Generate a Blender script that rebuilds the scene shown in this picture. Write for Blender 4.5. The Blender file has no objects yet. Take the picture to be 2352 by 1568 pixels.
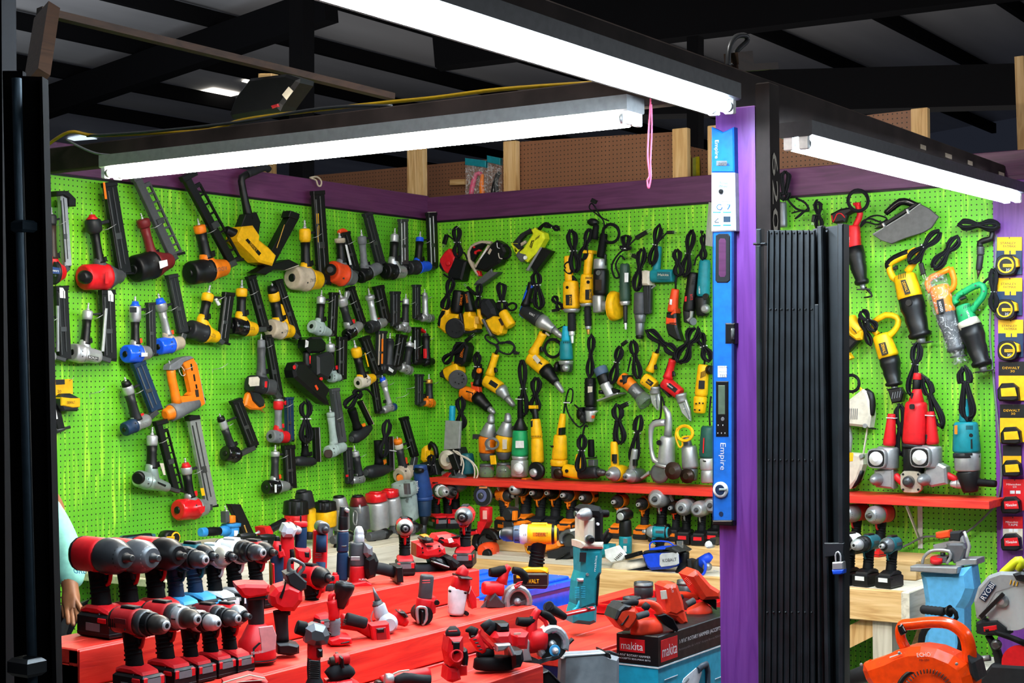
import bpy,math,random
from mathutils import Vector as V,Matrix
random.seed(7)
SC=bpy.context.scene
COL=SC.collection
# ---------------------------------------------------------------- camera, world, lights, exposure
F,YAW,PITCH,ROLL,H=3555.0,.58143,.01408,-.00746,1.7
_cy,_sy=math.cos(YAW),math.sin(YAW)
_f=V((-_sy,_cy,0));_r=V((_cy,_sy,0));_u=V((0,0,1))
FW=_f*math.cos(PITCH)+_u*math.sin(PITCH);_u2=-_f*math.sin(PITCH)+_u*math.cos(PITCH)
RT=_r*math.cos(ROLL)+_u2*math.sin(ROLL);UP=-_r*math.sin(ROLL)+_u2*math.cos(ROLL)
CAM=V((0,0,H))
cd=bpy.data.cameras.new('camera');cam=bpy.data.objects.new('camera',cd);COL.objects.link(cam)
cd.sensor_width=36;cd.lens=F/2352*36;cd.clip_start=.05;cd.clip_end=200
R3=Matrix((RT,UP,-FW)).transposed()
cam.matrix_world=Matrix.Translation(CAM)@R3.to_4x4()
SC.camera=cam
SC.view_settings.view_transform='Standard';SC.view_settings.look='None'
SC.view_settings.gamma=1;SC.view_settings.exposure=0;SC.view_settings.use_curve_mapping=False
W=bpy.data.worlds.new('world');SC.world=W;W.use_nodes=True
W.node_tree.nodes['Background'].inputs[0].default_value=(.55,.65,1,1)
W.node_tree.nodes['Background'].inputs[1].default_value=.022
TUBE_WARM,TUBE_COOL=135.0,135.0
SC.cycles.max_bounces=5;SC.cycles.diffuse_bounces=3;SC.cycles.glossy_bounces=3
SC.cycles.sample_clamp_indirect=3
def area(name,loc,sx,sy,energy,color,rot=(0,0,0)):
 l=bpy.data.lights.new(name,'AREA');l.shape='RECTANGLE';l.size=sx;l.size_y=sy
 l.energy=energy;l.color=color
 o=bpy.data.objects.new(name,l);o.location=loc;o.rotation_euler=rot;COL.objects.link(o);return o
# unseen fill lamps on the aisle side, added to brighten the tool fronts
area('aisle_fill_light',(.9,7.2,2.75),.25,4.0,45,(.92,.96,1),(0,math.radians(62),0))
area('aisle_fill_light_near',(.9,1.2,2.75),.25,3.0,14,(.92,.96,1),(0,math.radians(62),0))
# unseen lamp added high over the stall front for firmer tool shadows
area('added_high_lamp',(-2.7,3.6,4.7),.45,.45,80,(1,.96,.9),(math.radians(38),0,math.radians(12)))
# upward fill lamps, added out of view to brighten the hall roof
area('roof_fill_far',(-4.5,12.0,3.1),8.0,5.0,90,(1,.95,.9),(math.pi,0,0));area('roof_fill_side',(-9.5,5.0,3.1),5.0,8.0,170,(.9,.95,1),(math.pi,0,0));area('roof_fill_front',(2.5,5.0,3.3),3.0,10.0,10,(1,.95,.9),(math.pi,0,0))
# ---------------------------------------------------------------- pixel rays (a measuring aid: each thing stands on its own real plane)
def ray(x,y):return FW*F+RT*(x-1176)-UP*(y-784)
def onX(x,y,X):d=ray(x,y);return CAM+d*(X/d.x)
def onY(x,y,Y):d=ray(x,y);return CAM+d*(Y/d.y)
def onZ(x,y,Z):d=ray(x,y);return CAM+d*((Z-H)/d.z)
def onD(x,y,D):return CAM+ray(x,y)*(D/F)
def depth(p):return(p-CAM).dot(FW)
def pxm(p):return depth(p)/F
XL,YB=-5.516,7.477
# ---------------------------------------------------------------- materials
MATS={}
def hexc(h):
 h=h.lstrip('#');c=[int(h[i:i+2],16)/255 for i in(0,2,4)]
 return[x/12.92 if x<=.04045 else((x+.055)/1.055)**2.4 for x in c]
PAL=dict(black='121316',blk='08090b',char='1f2124',gray='6d7074',lgray='a9abac',dgray='45474a',red='d41820',dred='8e1a20',mred='a3151b',orange='f07c12',ored='ea4a1c',yellow='f5b80c',lime='d9e021',blue='1a58e8',dblue='1f3f78',navy='16304e',teal='12808c',dteal='155a63',cyan='1aa5c4',green='1d9a5c',white='e6e8e8',cream='cfc6b4',
tan='b5a792',silver='c2c4c6',steel='9a9c9e',dsteel='4c4e50',chrome='e8e8ea',brown='33241b',maroon='6d1c20',wine='7a2228',gold='c99b45',pink='d8567a',olive='9aa03c',sage='9fb0ab',sky='4aa8e0',fog='8f959a',kobalt='1646d8',hilti='e03a1e',echo='ee4408')
def mat(spec):
 """'red' plastic, 'm.silver' metal, 'r.black' rubber, 'g.blue' gloss; a hex code may stand for the colour name"""
 if spec in MATS:return MATS[spec]
 k,c=spec.split('.')if '.' in spec else('p',spec)
 rgb=hexc(PAL.get(c,c))if isinstance(PAL.get(c,c),str)else c
 m=bpy.data.materials.new({'p':'plastic_','m':'metal_','r':'rubber_','g':'gloss_','w':'worn_'}[k]+c);m.use_nodes=True
 nt=m.node_tree;N=nt.nodes;L=nt.links;b=N['Principled BSDF']
 met,ro={'p':(0,.42),'m':(.6,.36),'r':(0,.62),'g':(0,.18),'w':(0,.5)}[k]
 b.inputs['Metallic'].default_value=met;b.inputs['Specular IOR Level'].default_value={'p':.32,'r':.15,'w':.3}.get(k,.5)
 tc=N.new('ShaderNodeTexCoord');n=N.new('ShaderNodeTexNoise');n.inputs['Scale'].default_value=38 if k!='w' else 20
 n.inputs['Detail'].default_value=6
 L.new(tc.outputs['Object'],n.inputs['Vector'])
 cr=N.new('ShaderNodeValToRGB');e=cr.color_ramp.elements
 lo=.78 if k in 'rpg' else .82 if k=='m' else .6
 e[0].position=.28;e[0].color=(rgb[0]*lo,rgb[1]*lo,rgb[2]*lo,1);e[1].position=.62;e[1].color=(*rgb,1)
 if k=='w':
  e[0].position=.36;x=cr.color_ramp.elements.new(.40);x.color=(rgb[0]*.75,rgb[1]*.75,rgb[2]*.75,1);e[0].color=(rgb[0]*.3,rgb[1]*.28,rgb[2]*.26,1)
 L.new(n.outputs['Fac'],cr.inputs['Fac']);L.new(cr.outputs['Color'],b.inputs['Base Color'])
 mr=N.new('ShaderNodeMapRange');mr.inputs['To Min'].default_value=min(ro+.18,1);mr.inputs['To Max'].default_value=max(ro-.1,.08)
 L.new(n.outputs['Fac'],mr.inputs['Value']);L.new(mr.outputs['Result'],b.inputs['Roughness'])
 MATS[spec]=m;return m
def reg(name):
 m=bpy.data.materials.new(name);m.use_nodes=True;MATS[name]=m
 return m,m.node_tree.nodes,m.node_tree.links,m.node_tree.nodes['Principled BSDF']
def emis(name,col,st):
 m,N,L,b=reg(name);b.inputs['Base Color'].default_value=(.9,.9,.9,1)
 b.inputs['Emission Color'].default_value=(*col,1);b.inputs['Emission Strength'].default_value=st
emis('tube_warm',(1,.93,.80),TUBE_WARM);emis('tube_cool',(.72,.88,1),TUBE_COOL)
emis('skylight_sheet',(1,.93,.8),3.2);emis('daylight_gap',(.7,.85,1),1.2)
def mth(N,L,op,a,b=None,c=None):
 n=N.new('ShaderNodeMath');n.operation=op
 for i,v in enumerate((a,b,c)):
  if v is None:continue
  if isinstance(v,(int,float)):n.inputs[i].default_value=v
  else:L.new(v,n.inputs[i])
 return n.outputs[0]
def ramp(N,L,fac,stops):
 cr=N.new('ShaderNodeValToRGB');e=cr.color_ramp.elements
 while len(e)<len(stops):e.new(.5)
 for i,(p,c)in enumerate(stops):e[i].position=p;e[i].color=(*c,1)
 L.new(fac,cr.inputs['Fac']);return cr.outputs['Color']
def mix(N,L,f,a,b):
 n=N.new('ShaderNodeMix');n.data_type='RGBA'
 for i,v in((0,f),(6,a),(7,b)):
  if isinstance(v,(int,float)):n.inputs[i].default_value=v
  elif isinstance(v,tuple):n.inputs[i].default_value=(*v,1)
  else:L.new(v,n.inputs[i])
 return n.outputs[2]
def noise(N,L,vec,scale,detail=4,stretch=None,dist=0):
 if stretch:
  mp=N.new('ShaderNodeMapping');mp.inputs['Scale'].default_value=stretch;L.new(vec,mp.inputs['Vector']);vec=mp.outputs[0]
 n=N.new('ShaderNodeTexNoise');n.inputs['Scale'].default_value=scale;n.inputs['Detail'].default_value=detail
 n.inputs['Distortion'].default_value=dist;L.new(vec,n.inputs['Vector']);return n.outputs['Fac']
def pegboard(name,axis,ph,pz,base,hi,lo,streak=.8):
 """painted hardboard with a hole every inch; axis = index of the horizontal object coordinate"""
 m,N,L,b=reg(name)
 tc=N.new('ShaderNodeTexCoord');sp=N.new('ShaderNodeSeparateXYZ');L.new(tc.outputs['Object'],sp.inputs[0])
 def cell(o,p):return mth(N,L,'SUBTRACT',mth(N,L,'FRACT',mth(N,L,'MULTIPLY',mth(N,L,'SUBTRACT',o,p-.0127-2.54),1/.0254)),.5)
 cx=cell(sp.outputs[axis],ph);cz=cell(sp.outputs[2],pz)
 d=mth(N,L,'SQRT',mth(N,L,'ADD',mth(N,L,'MULTIPLY',cx,cx),mth(N,L,'MULTIPLY',cz,cz)))
 hole=mth(N,L,'LESS_THAN',d,.14)
 o=tc.outputs['Object']
 big=noise(N,L,o,1.1,3)
 c=ramp(N,L,big,[(.3,lo),(.7,base)])
 st=noise(N,L,o,3,5,(14,14,1.2),.4)
 s2=noise(N,L,o,2.2,2)
 sf=mth(N,L,'MULTIPLY',ramp(N,L,st,[(.53,(0,0,0)),(.68,(streak,)*3)]),ramp(N,L,s2,[(.40,(0,0,0)),(.56,(1,1,1))]))
 c=mix(N,L,sf,c,hi)
 c=mix(N,L,hole,c,(.004,.006,.003))
 L.new(c,b.inputs['Base Color']);b.inputs['Roughness'].default_value=.48
 bp=N.new('ShaderNodeBump');bp.inputs['Strength'].default_value=.35;bp.inputs['Distance'].default_value=.004
 h=mth(N,L,'SUBTRACT',mth(N,L,'MULTIPLY',st,.25),hole);L.new(h,bp.inputs['Height']);L.new(bp.outputs[0],b.inputs['Normal'])
G1,G2,G3=(.155,.55,.015),(.48,.88,.05),(.095,.42,.016)
pL=onX(149.3,1006.5,XL);pB=onY(1042.5,515.3,YB)
pegboard('pegboard_green_left',1,pL.y,pL.z,G1,G2,G3);pegboard('pegboard_green_back',0,pB.x,pB.z,G1,G2,G3)
pegboard('pegboard_brown',0,pB.x,pB.z,(.25,.105,.05),(.28,.12,.06),(.19,.08,.036),.3)
def wood(name,base,dark,grain,axis=0,rough=.6,bump=.3):
 m,N,L,b=reg(name);tc=N.new('ShaderNodeTexCoord')
 sc=[9,9,9];sc[axis]=.7
 g=noise(N,L,tc.outputs['Object'],4,6,tuple(sc),1.2)
 k=noise(N,L,tc.outputs['Object'],1.6,2)
 c=ramp(N,L,g,[(.32,dark),(.5,base),(.66,grain)])
 c=mix(N,L,ramp(N,L,k,[(.45,(0,0,0)),(.75,(.5,.5,.5))]),c,dark)
 L.new(c,b.inputs['Base Color']);b.inputs['Roughness'].default_value=rough
 bp=N.new('ShaderNodeBump');bp.inputs['Strength'].default_value=bump;bp.inputs['Distance'].default_value=.003
 L.new(g,bp.inputs['Height']);L.new(bp.outputs[0],b.inputs['Normal'])
PU=((.085,.017,.070),(.06,.011,.05),(.105,.026,.085))
wood('purple_x',*PU,0,.45,.25);wood('purple_y',*PU,1,.45,.25);wood('purple_z',(.16,.035,.26),(.12,.022,.20),(.19,.05,.30),2,.42,.3)
RD=((.74,.028,.014),(.55,.014,.010),(.80,.05,.025))
wood('red_x',*RD,0,.5,.35);wood('red_y',*RD,1,.5,.35);wood('red_z',*RD,2,.5,.35)
PN=((.70,.44,.18),(.50,.27,.09),(.80,.55,.27))
wood('pine_x',*PN,0,.55);wood('pine_y',*PN,1,.55);wood('pine_z',*PN,2,.55)
wood('dimber_y',(.035,.016,.008),(.02,.008,.004),(.045,.02,.01),1);wood('brownwood_z',(.006,.003,.0015),(.004,.002,.001),(.008,.004,.002),2,.8)
PL_=((.66,.60,.47),(.48,.42,.32),(.74,.68,.56))
wood('pale_x',*PL_,0,.6);wood('pale_y',*PL_,1,.6);wood('pale_z',*PL_,2,.6)
# ---------------------------------------------------------------- mesh builder
class M:
 def __init__(s):s.v=[];s.f=[];s.sm=[]
 def add(s,vs,fs,sm=False):
  o=len(s.v);s.v+=[V(p)for p in vs];s.f+=[tuple(i+o for i in f)for f in fs];s.sm+=[sm]*len(fs);return s
 def ring(s,rings,sm=True,caps=True,closed=False):
  n=len(rings[0]);vs=[p for r in rings for p in r];fs=[]
  m=len(rings)
  for i in range(m if closed else m-1):
   a,b=i*n,((i+1)%m)*n
   for j in range(n):
    k=(j+1)%n;fs.append((a+j,a+k,b+k,b+j))
  o=len(s.v);s.add(vs,fs,sm)
  if caps and not closed:
   s.f.append(tuple(o+j for j in range(n-1,-1,-1)));s.sm.append(False)
   s.f.append(tuple(o+(m-1)*n+j for j in range(n)));s.sm.append(False)
  return s
 def lathe(s,p0,ax,prof,seg=14,ov=1.0,side=None,sq=2.0):
  """profile [(distance, radius)] round the axis ax from p0; ov squashes it across 'side', sq > 2 makes it boxy"""
  p0=V(p0);ax=V(ax).normalized()
  a=side.normalized()if side is not None else(V((0,0,1))if abs(ax.z)<.9 else V((1,0,0)))
  a=(a-ax*a.dot(ax)).normalized();b=ax.cross(a)
  rs=[]
  for d,r in prof:
   c=p0+ax*d;row=[]
   for j in range(seg):
    t=2*math.pi*(j+.5)/seg;ct,st=math.cos(t),math.sin(t)
    k=(abs(ct)**sq+abs(st)**sq)**(-1/sq)
    row.append(c+a*(r*k*ct*ov)+b*(r*k*st))
   rs.append(row)
  return s.ring(rs)
 def path(s,pts,rad,seg=8,smooth=3,closed=False,ov=1.0,nrm=None,caps=True):
  """tube of given radius/radii through points, Catmull-Rom smoothed"""
  P=[V(p)for p in pts];R=list(rad)if isinstance(rad,(list,tuple))else[rad]*len(P)
  if smooth>1 and len(P)>2:
   Q,S=[],[];n=len(P)
   for i in range(n if closed else n-1):
    g=(lambda k:P[k%n])if closed else(lambda k:P[min(max(k,0),n-1)])
    a,b,c,d=g(i-1),g(i),g(i+1),g(i+2)
    for q in range(smooth):
     t=q/smooth
     Q.append(.5*((2*b)+(c-a)*t+(2*a-5*b+4*c-d)*t*t+(3*b-a-3*c+d)*t**3));S.append(R[i%n]+(R[(i+1)%n]-R[i%n])*t)
   if not closed:Q.append(P[-1]);S.append(R[-1])
   P,R=Q,S
  n=len(P);rs=[];up=V(nrm)if nrm is not None else V((.31,.17,.93))
  for i in range(n):
   t=(P[(i+1)%n]-P[i-1])if closed else(P[min(i+1,n-1)]-P[max(i-1,0)])
   if t.length<1e-9:t=V((0,0,1))
   t.normalize();a=up-t*up.dot(t)
   if a.length<.05:a=V((1,.2,0))-t*t.dot(V((1,.2,0)))
   a.normalize();b=t.cross(a)
   if nrm is None:up=a
   rs.append([P[i]+a*(R[i]*ov*math.cos(2*math.pi*j/seg))+b*(R[i]*math.sin(2*math.pi*j/seg))for j in range(seg)])
  return s.ring(rs,closed=closed,caps=caps)
 def prism(s,pts,nrm,th,bev=.0,off=0.0):
  """polygon extruded by th along nrm with a chamfered rim; centred on the plane moved by off"""
  nrm=V(nrm).normalized();P=[V(p)+nrm*off for p in pts]
  area=V((0,0,0))
  for i in range(len(P)):area+=P[i-1].cross(P[i])
  if area.dot(nrm)<0:P=P[::-1]
  n=len(P)
  def ins(d):
   if d<=0:return P
   o=[]
   for i in range(n):
    a,b,c=P[i-1],P[i],P[(i+1)%n]
    e1=(b-a);e2=(c-b)
    if e1.length<1e-7 or e2.length<1e-7:o.append(b.copy());continue
    e1.normalize();e2.normalize();n1=nrm.cross(e1);n2=nrm.cross(e2);m=n1+n2
    if m.length<.3:m=n1.copy()
    m.normalize();o.append(b+m*min(d/max(m.dot(n1),.4),d*2))
   return o
  h=th/2;I=ins(bev)
  if bev>0:rows=[[p-nrm*h for p in I],[p-nrm*(h-bev)for p in P],[p+nrm*(h-bev)for p in P],[p+nrm*h for p in I]]
  else:rows=[[p-nrm*h for p in P],[p+nrm*h for p in P]]
  return s.ring(rows,sm=False)
 def box(s,c,sx,sy,sz,bev=.0,ax=None):
  c=V(c);x,y,z=ax if ax else(V((1,0,0)),V((0,1,0)),V((0,0,1)))
  q=[c+x*(a*sx/2)+y*(b*sy/2)for a,b in((-1,-1),(1,-1),(1,1),(-1,1))]
  return s.prism(q,z,sz,bev)
 def bar(s,p,q,w,t,up=(0,0,1),bev=.0):
  p,q=V(p),V(q);d=(q-p).normalized();up=V(up);a=(up-d*up.dot(d)).normalized();b=d.cross(a)
  return s.prism([p+b*(w/2),p-b*(w/2),q-b*(w/2),q+b*(w/2)],a,t,bev)
def obj(name,m,mt,parent=None,loc=None):
 o0=V(loc)if loc is not None else V((0,0,0))
 if parent is not None:o0=V(parent['_w'])
 me=bpy.data.meshes.new(name);me.from_pydata([tuple(p-o0)for p in m.v],[],m.f)
 me.polygons.foreach_set('use_smooth',m.sm);me.materials.append(MATS.get(mt)or mat(mt));me.update()
 o=bpy.data.objects.new(name,me);COL.objects.link(o)
 if parent is not None:o.parent=parent
 else:o.location=o0
 o['_w']=tuple(o0)
 return o
def thing(name,label,cat,loc=(0,0,0),group=None):
 o=bpy.data.objects.new(name,None);COL.objects.link(o);o.location=loc;o.empty_display_size=.02
 o['label']=label;o['category']=cat;o['_w']=tuple(loc)
 if group:o['group']=group
 return o
def tag(o,label,cat,group=None):
 o['label']=label;o['category']=cat
 if group:o['group']=group
 return o
def struct(name,m,mt,parent=None,loc=None):
 o=obj(name,m,mt,parent,loc)
 if parent is None:o['kind']='structure'
 return o
def text(parent,s,c,right,up,h,mt,nrm_off=.0,w=None,thick=.0004,flip=False):
 """raised lettering: c centre point, right/up unit directions, h letter height, w total width to fit"""
 cu=bpy.data.curves.new('lettering','FONT');cu.body=s;cu.size=1;cu.extrude=0;cu.align_x='CENTER';cu.align_y='CENTER';cu.resolution_u=2
 o=bpy.data.objects.new('lettering',cu);COL.objects.link(o)
 me=bpy.data.meshes.new_from_object(o);bpy.data.objects.remove(o);bpy.data.curves.remove(cu)
 xs=[v.co.x for v in me.vertices];ys=[v.co.y for v in me.vertices]
 if not xs:return None
 cx,cy=(min(xs)+max(xs))/2,(min(ys)+max(ys))/2;sy=h/(max(ys)-min(ys));sx=(w/(max(xs)-min(xs)))if w else sy
 right=V(right).normalized();up=V(up);up=(up-right*up.dot(right)).normalized();n=right.cross(up)
 o0=V(parent['_w'])if parent is not None and '_w' in parent else V((0,0,0))
 for v in me.vertices:v.co=V(c)+right*((v.co.x-cx)*sx)+up*((v.co.y-cy)*sy)+n*nrm_off-o0
 me.materials.clear();me.materials.append(MATS.get(mt)or mat(mt));me.name='lettering'
 o=bpy.data.objects.new('lettering',me);COL.objects.link(o);o.parent=parent;return o
# ================================================================ the setting
X3,Y3,Z3=V((1,0,0)),V((0,1,0)),V((0,0,1))
def bx(x0,x1,y0,y1,z0,z1,bev=.0):return M().box(((x0+x1)/2,(y0+y1)/2,(z0+z1)/2),x1-x0,y1-y0,z1-z0,bev)
m_,N_,L_,b_=reg('concrete');tc_=N_.new('ShaderNodeTexCoord')
L_.new(ramp(N_,L_,noise(N_,L_,tc_.outputs['Object'],3,6),[(.3,(.05,.05,.05)),(.7,(.11,.105,.10))]),b_.inputs['Base Color']);b_.inputs['Roughness'].default_value=.7
m_,N_,L_,b_=reg('roof_sheet');tc_=N_.new('ShaderNodeTexCoord')
L_.new(ramp(N_,L_,noise(N_,L_,tc_.outputs['Object'],1.2,5,(1,.15,1)),[(.3,(.38,.38,.40)),(.7,(.58,.58,.60))]),b_.inputs['Base Color']);b_.inputs['Roughness'].default_value=.45
wv=N_.new('ShaderNodeTexWave');wv.inputs['Scale'].default_value=1.0;wv.bands_direction='Y';L_.new(tc_.outputs['Object'],wv.inputs['Vector'])
bp_=N_.new('ShaderNodeBump');bp_.inputs['Strength'].default_value=.5;L_.new(wv.outputs['Fac'],bp_.inputs['Height']);L_.new(bp_.outputs[0],b_.inputs['Normal'])
floor=struct('floor',bx(-14,5,-4,18,-.1,0),'concrete')
TOPL=onX(545,452,XL).z;TOPB=onY(1320,488,YB).z
TB2=onY(1300,431,YB).z
wl=struct('wall_left',bx(XL-.012,XL,3.2,YB+.012,0,TOPL),'pegboard_green_left')
wb=struct('wall_back',bx(XL-.012,-2.13,YB,YB+.012,0,TOPB),'pegboard_green_back')
struct('trim_1',bx(XL-.04,XL+.012,3.2,YB,TOPL+.006,TOPL+.145,.003),'purple_y')
struct('trim_2',bx(XL+.012,-1.2,YB-.012,YB+.03,TOPB+.006,TOPB+.15,.003),'purple_x')
struct('trim_3',bx(XL,XL+.008,3.2,YB,TOPL-.004,TOPL+.008),'blk');struct('trim_4',bx(XL,-2.1,YB-.008,YB,TOPB-.004,TOPB+.008),'blk')
# purple end board right of the back wall, carrying the carded tapes
struct('trim_5',bx(-2.135,-1.75,YB-.03,YB+.012,0,TOPB+.006,.003),'purple_z')
# the neighbouring stalls' bare pegboard behind, on its pine studs
BYP=YB+.30
pbz=[onY(1700,305,BYP).z,0]
def bpanel(x0,y0,x1,y1,xb0,xb1,Y,th=.006):
 a,b=onY(x0,y0,Y),onY(x1,y1,Y);zb=.0
 return M().prism([V((a.x,Y,zb)),V((b.x,Y,zb)),V((b.x,Y,b.z)),V((a.x,Y,a.z))],V((0,1,0)),th)
p=thing('pegboard_panel','bare brown pegboard above the purple rail between two pine studs','pegboard',(-3.5,BYP,2))
obj('board',bpanel(1184,326,1546,303,0,0,BYP),'pegboard_brown',p)
p=thing('pegboard_panel','long dim brown pegboard behind the rail at the wall corner','pegboard',(-5,BYP+.5,2))
obj('board',bpanel(700,405,1184,360,0,0,BYP+.5),'pegboard_brown',p)
p=thing('pegboard_panel','brown pegboard above the purple rail behind the right strip light','pegboard',(-2.5,BYP,2))
obj('board',bpanel(1770,290,2100,252,0,0,BYP),'pegboard_brown',p)
p=thing('pegboard_panel','narrow brown pegboard strip beside the yellow battens','pegboard',(-3,BYP+.5,2))
obj('board',bpanel(1580,335,1640,348,0,0,BYP+.5),'pegboard_brown',p)
def stud(x0,x1,yt,Y,lab,mt='pine_z',th=.04):
 a,b=onY(x0,yt,Y),onY(x1,yt,Y)
 o=obj('pine_stud',M().box(((a.x+b.x)/2,Y+th/2,a.z/2),b.x-a.x,th,a.z,.003),mt);tag(o,lab,'stud')
stud(935,972,338,BYP-.07,'pine stud rising above the rail at the wall corner')
stud(1156,1185,325,BYP-.07,'pine stud beside the plastic bags above the rail')
stud(1544,1578,296,BYP-.07,'pine stud at the right end of the large brown pegboard')
stud(1625,1650,289,BYP-.05,'pine stud just left of the tall blue level')
stud(2092,2130,250,BYP-.07,'tall pine stud above the right strip light')
stud(585,626,365,BYP+.1,'pine stud behind the black flooring tool')
for x0,y0,x1,y1,l in((1582,356,1588,406,'upright yellow batten nearest the pine stud'),(1596,362,1590,406,'leaning pale yellow batten between two upright ones'),(1602,360,1606,405,'upright yellow batten beside the brown pegboard strip')):
 o=obj('yellow_batten',M().bar(onY(x0,y0,BYP+.46),onY(x1,y1+8,BYP+.46)+V((0,0,-2.1)),.022,.015,up=Y3),'olive' if 'pale' in l else 'b8a800');tag(o,l,'batten','yellow battens above the rail')
o=obj('wood_offcut',M().bar(onY(1036,419,BYP+.487),onY(1070,418,BYP+.487),.035,.03,up=Y3),'pine_x');tag(o,'short wooden offcut lying against the corner pegboard','offcut')
# ---- steel storefront: header, post, cross beam
XS=-2.08
m_,N_,L_,b_=reg('painted_steel');tc_=N_.new('ShaderNodeTexCoord')
L_.new(ramp(N_,L_,noise(N_,L_,tc_.outputs['Object'],6,6),[(.35,(.013,.009,.008)),(.62,(.030,.021,.019))]),b_.inputs['Base Color']);b_.inputs['Roughness'].default_value=.7;b_.inputs['Specular IOR Level'].default_value=.15
m_,N_,L_,b_=reg('roof_steel');b_.inputs['Base Color'].default_value=(.006,.006,.007,1);b_.inputs['Roughness'].default_value=.9;b_.inputs['Specular IOR Level'].default_value=.05
m_,N_,L_,b_=reg('black_steel');tc_=N_.new('ShaderNodeTexCoord')
L_.new(ramp(N_,L_,noise(N_,L_,tc_.outputs['Object'],14,6),[(.35,(.006,.008,.010)),(.7,(.016,.021,.026))]),b_.inputs['Base Color']);b_.inputs['Roughness'].default_value=.42
hz0=onX(1700,262,XS).z;hz1=onX(1700,172,XS).z
struct('trim_6',bx(XS-.10,XS,-1.5,9.5,hz0,hz1+.02,.006),'painted_steel')
PY=4.36
a=onY(1645,400,PY);b=onY(1735,400,PY);c=onY(1742,400,PY);d=onY(1769,400,PY)
struct('trim_7',bx(a.x,b.x,PY,PY+.09,0,hz0,.004),'purple_z')
PD_=onX(1791,400,d.x).y;struct('trim_8',bx(b.x+.003,d.x,PY,PD_,0,onY(1760,188,PY).z,.004),'painted_steel')
XP0,XP1=a.x,b.x
# beam carrying the middle strip light, from the header to the left wall
zb=onY(900,246,PY+.02).z
struct('trim_9',bx(XL,XS-.10,PY,PY+.06,zb-.10,zb,.004),'painted_steel')
# ---- roof of the hall
def zr(x):return 5.55+.09*(x+5.0)
rf=M().prism([V((-16,-6,zr(-16))),V((4,-6,zr(4))),V((4,24,zr(4))),V((-16,24,zr(-16)))],V((-.09,0,1)),.03)
struct('ceiling',rf,'roof_sheet')
k=0
for i in range(-2,14):
 x=1.2-1.15*i
 struct('trim_%d'%(20+i+2),M().box((x,9,zr(x)-.12),.07,30,.15),'roof_steel')
def beam(name,p,q,w,t):struct(name,M().bar(p,q,w,t,up=Z3),'roof_steel')
def rz(x,y,dz):
 z=5.3
 for _ in range(12):
  q=onZ(x,y,z);z=zr(q.x)-dz
 return onZ(x,y,z)
beam('trim_40',rz(90,242,.36),rz(760,10,.36),.16,.30)
beam('trim_41',rz(1000,100,.42),rz(2600,-100,.42),.25,.5);beam('trim_42',onD(1350,225,12),onD(2700,190,12),.25,.32)
o=struct('trim_43',M().bar(onD(693,-30,9.6),onD(693,415,9.6),.11,.11,up=Y3),'roof_steel')
o=struct('trim_44',M().bar(onD(1597,85,11),onD(1597,420,11),.09,.09,up=Y3),'roof_steel')
# skylights let into the sheet
def sky(nm,pts,mt):struct(nm,M().prism([rz(x,y,.03)for x,y in pts],V((-.09,0,1)),.006),mt)
sky('window_1',[(425,220),(490,204),(552,216),(486,232)],'skylight_sheet')
sky('window_2',[(555,187),(600,178),(640,186),(582,194)],'skylight_sheet')
sky('window_3',[(155,318),(190,311),(223,319),(170,323)],'daylight_gap')
# roof timber and dark timbers left
struct('trim_45',M().bar(onD(90,25,6.2),onD(900,222,7.4),.05,.03),'dimber_y')
struct('trim_46',M().bar(onD(108,30,5.9),onD(84,185,5.6),.10,.05,up=Y3),'dimber_y')
struct('trim_47',M().bar(onD(2342,130,9),onD(2350,360,9),.05,.04,up=Y3),'pine_z')
# ---- strip lights
def lamp(label,p,q,mt,down,side,tubes,grey='m.lgray',w=.115,h=.05,sockets=True,base=None):
 t=thing('strip_light',label,'light',tuple((p+q)/2));d=(q-p).normalized()
 m=M();c=[(-.5,0),(.5,0),(.5,-.92),(.44,-1),(-.44,-1),(-.5,-.92)]
 m.prism([p+side*(a*w)-down*(b*h)*1 for a,b in c],d,(q-p).length,.0,(q-p).length/2)
 obj('housing',m,grey,t)
 for s in tubes:
  a=p+side*s+down*(h+.021)+d*.035;L=(q-p).length-.07
  obj('tube',M().lathe(a,d,[(0,.011),(.008,.019),(L-.008,.019),(L,.011)],12),mt,t)
  for e in(p+side*s+d*.012,q+side*s-d*.012):
   obj('socket',M().box(e+down*(h+.016),.02,.03,.05,.003,ax=(d,side,down)),'white',t)
   obj('tube_cap',M().lathe(e+down*(h+.021)+(d*.012 if(e-p).length<.3 else-d*.028),d,[(0,.0165),(.016,.0165)],12),'m.steel',t)
 return t
dn=V((0,0,-1))
PL0=onY(252,352,PY-.06);PL1=onY(1460,232,PY-.06);zz=(PL0.z+PL1.z)/2
lamp('long white strip light hung under the cross beam above the left wall',V((PL0.x,PY-.06,zz)),V((PL1.x,PY-.06,zz)),'tube_warm',dn,Y3,(-.032,.032))
z1=onX(1660,215,XS+.07).z+.026;y1=onX(1662,215,XS+.07).y
lamp('long cool strip light on the header nearest the camera',V((XS+.07,y1-2.36,z1)),V((XS+.07,y1,z1)),'tube_cool',dn,X3,(-.026,.026),'m.dgray')
q0=onX(1826,279,XS+.12);q1=onX(2326,421,XS+.12)
lamp('cool strip light over the folding gate and power saws',V((XS+.12,q0.y,q0.z)),V((XS+.12,q1.y,q1.z)),'tube_cool',dn,X3,(-.026,.026),'m.dgray')
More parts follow.
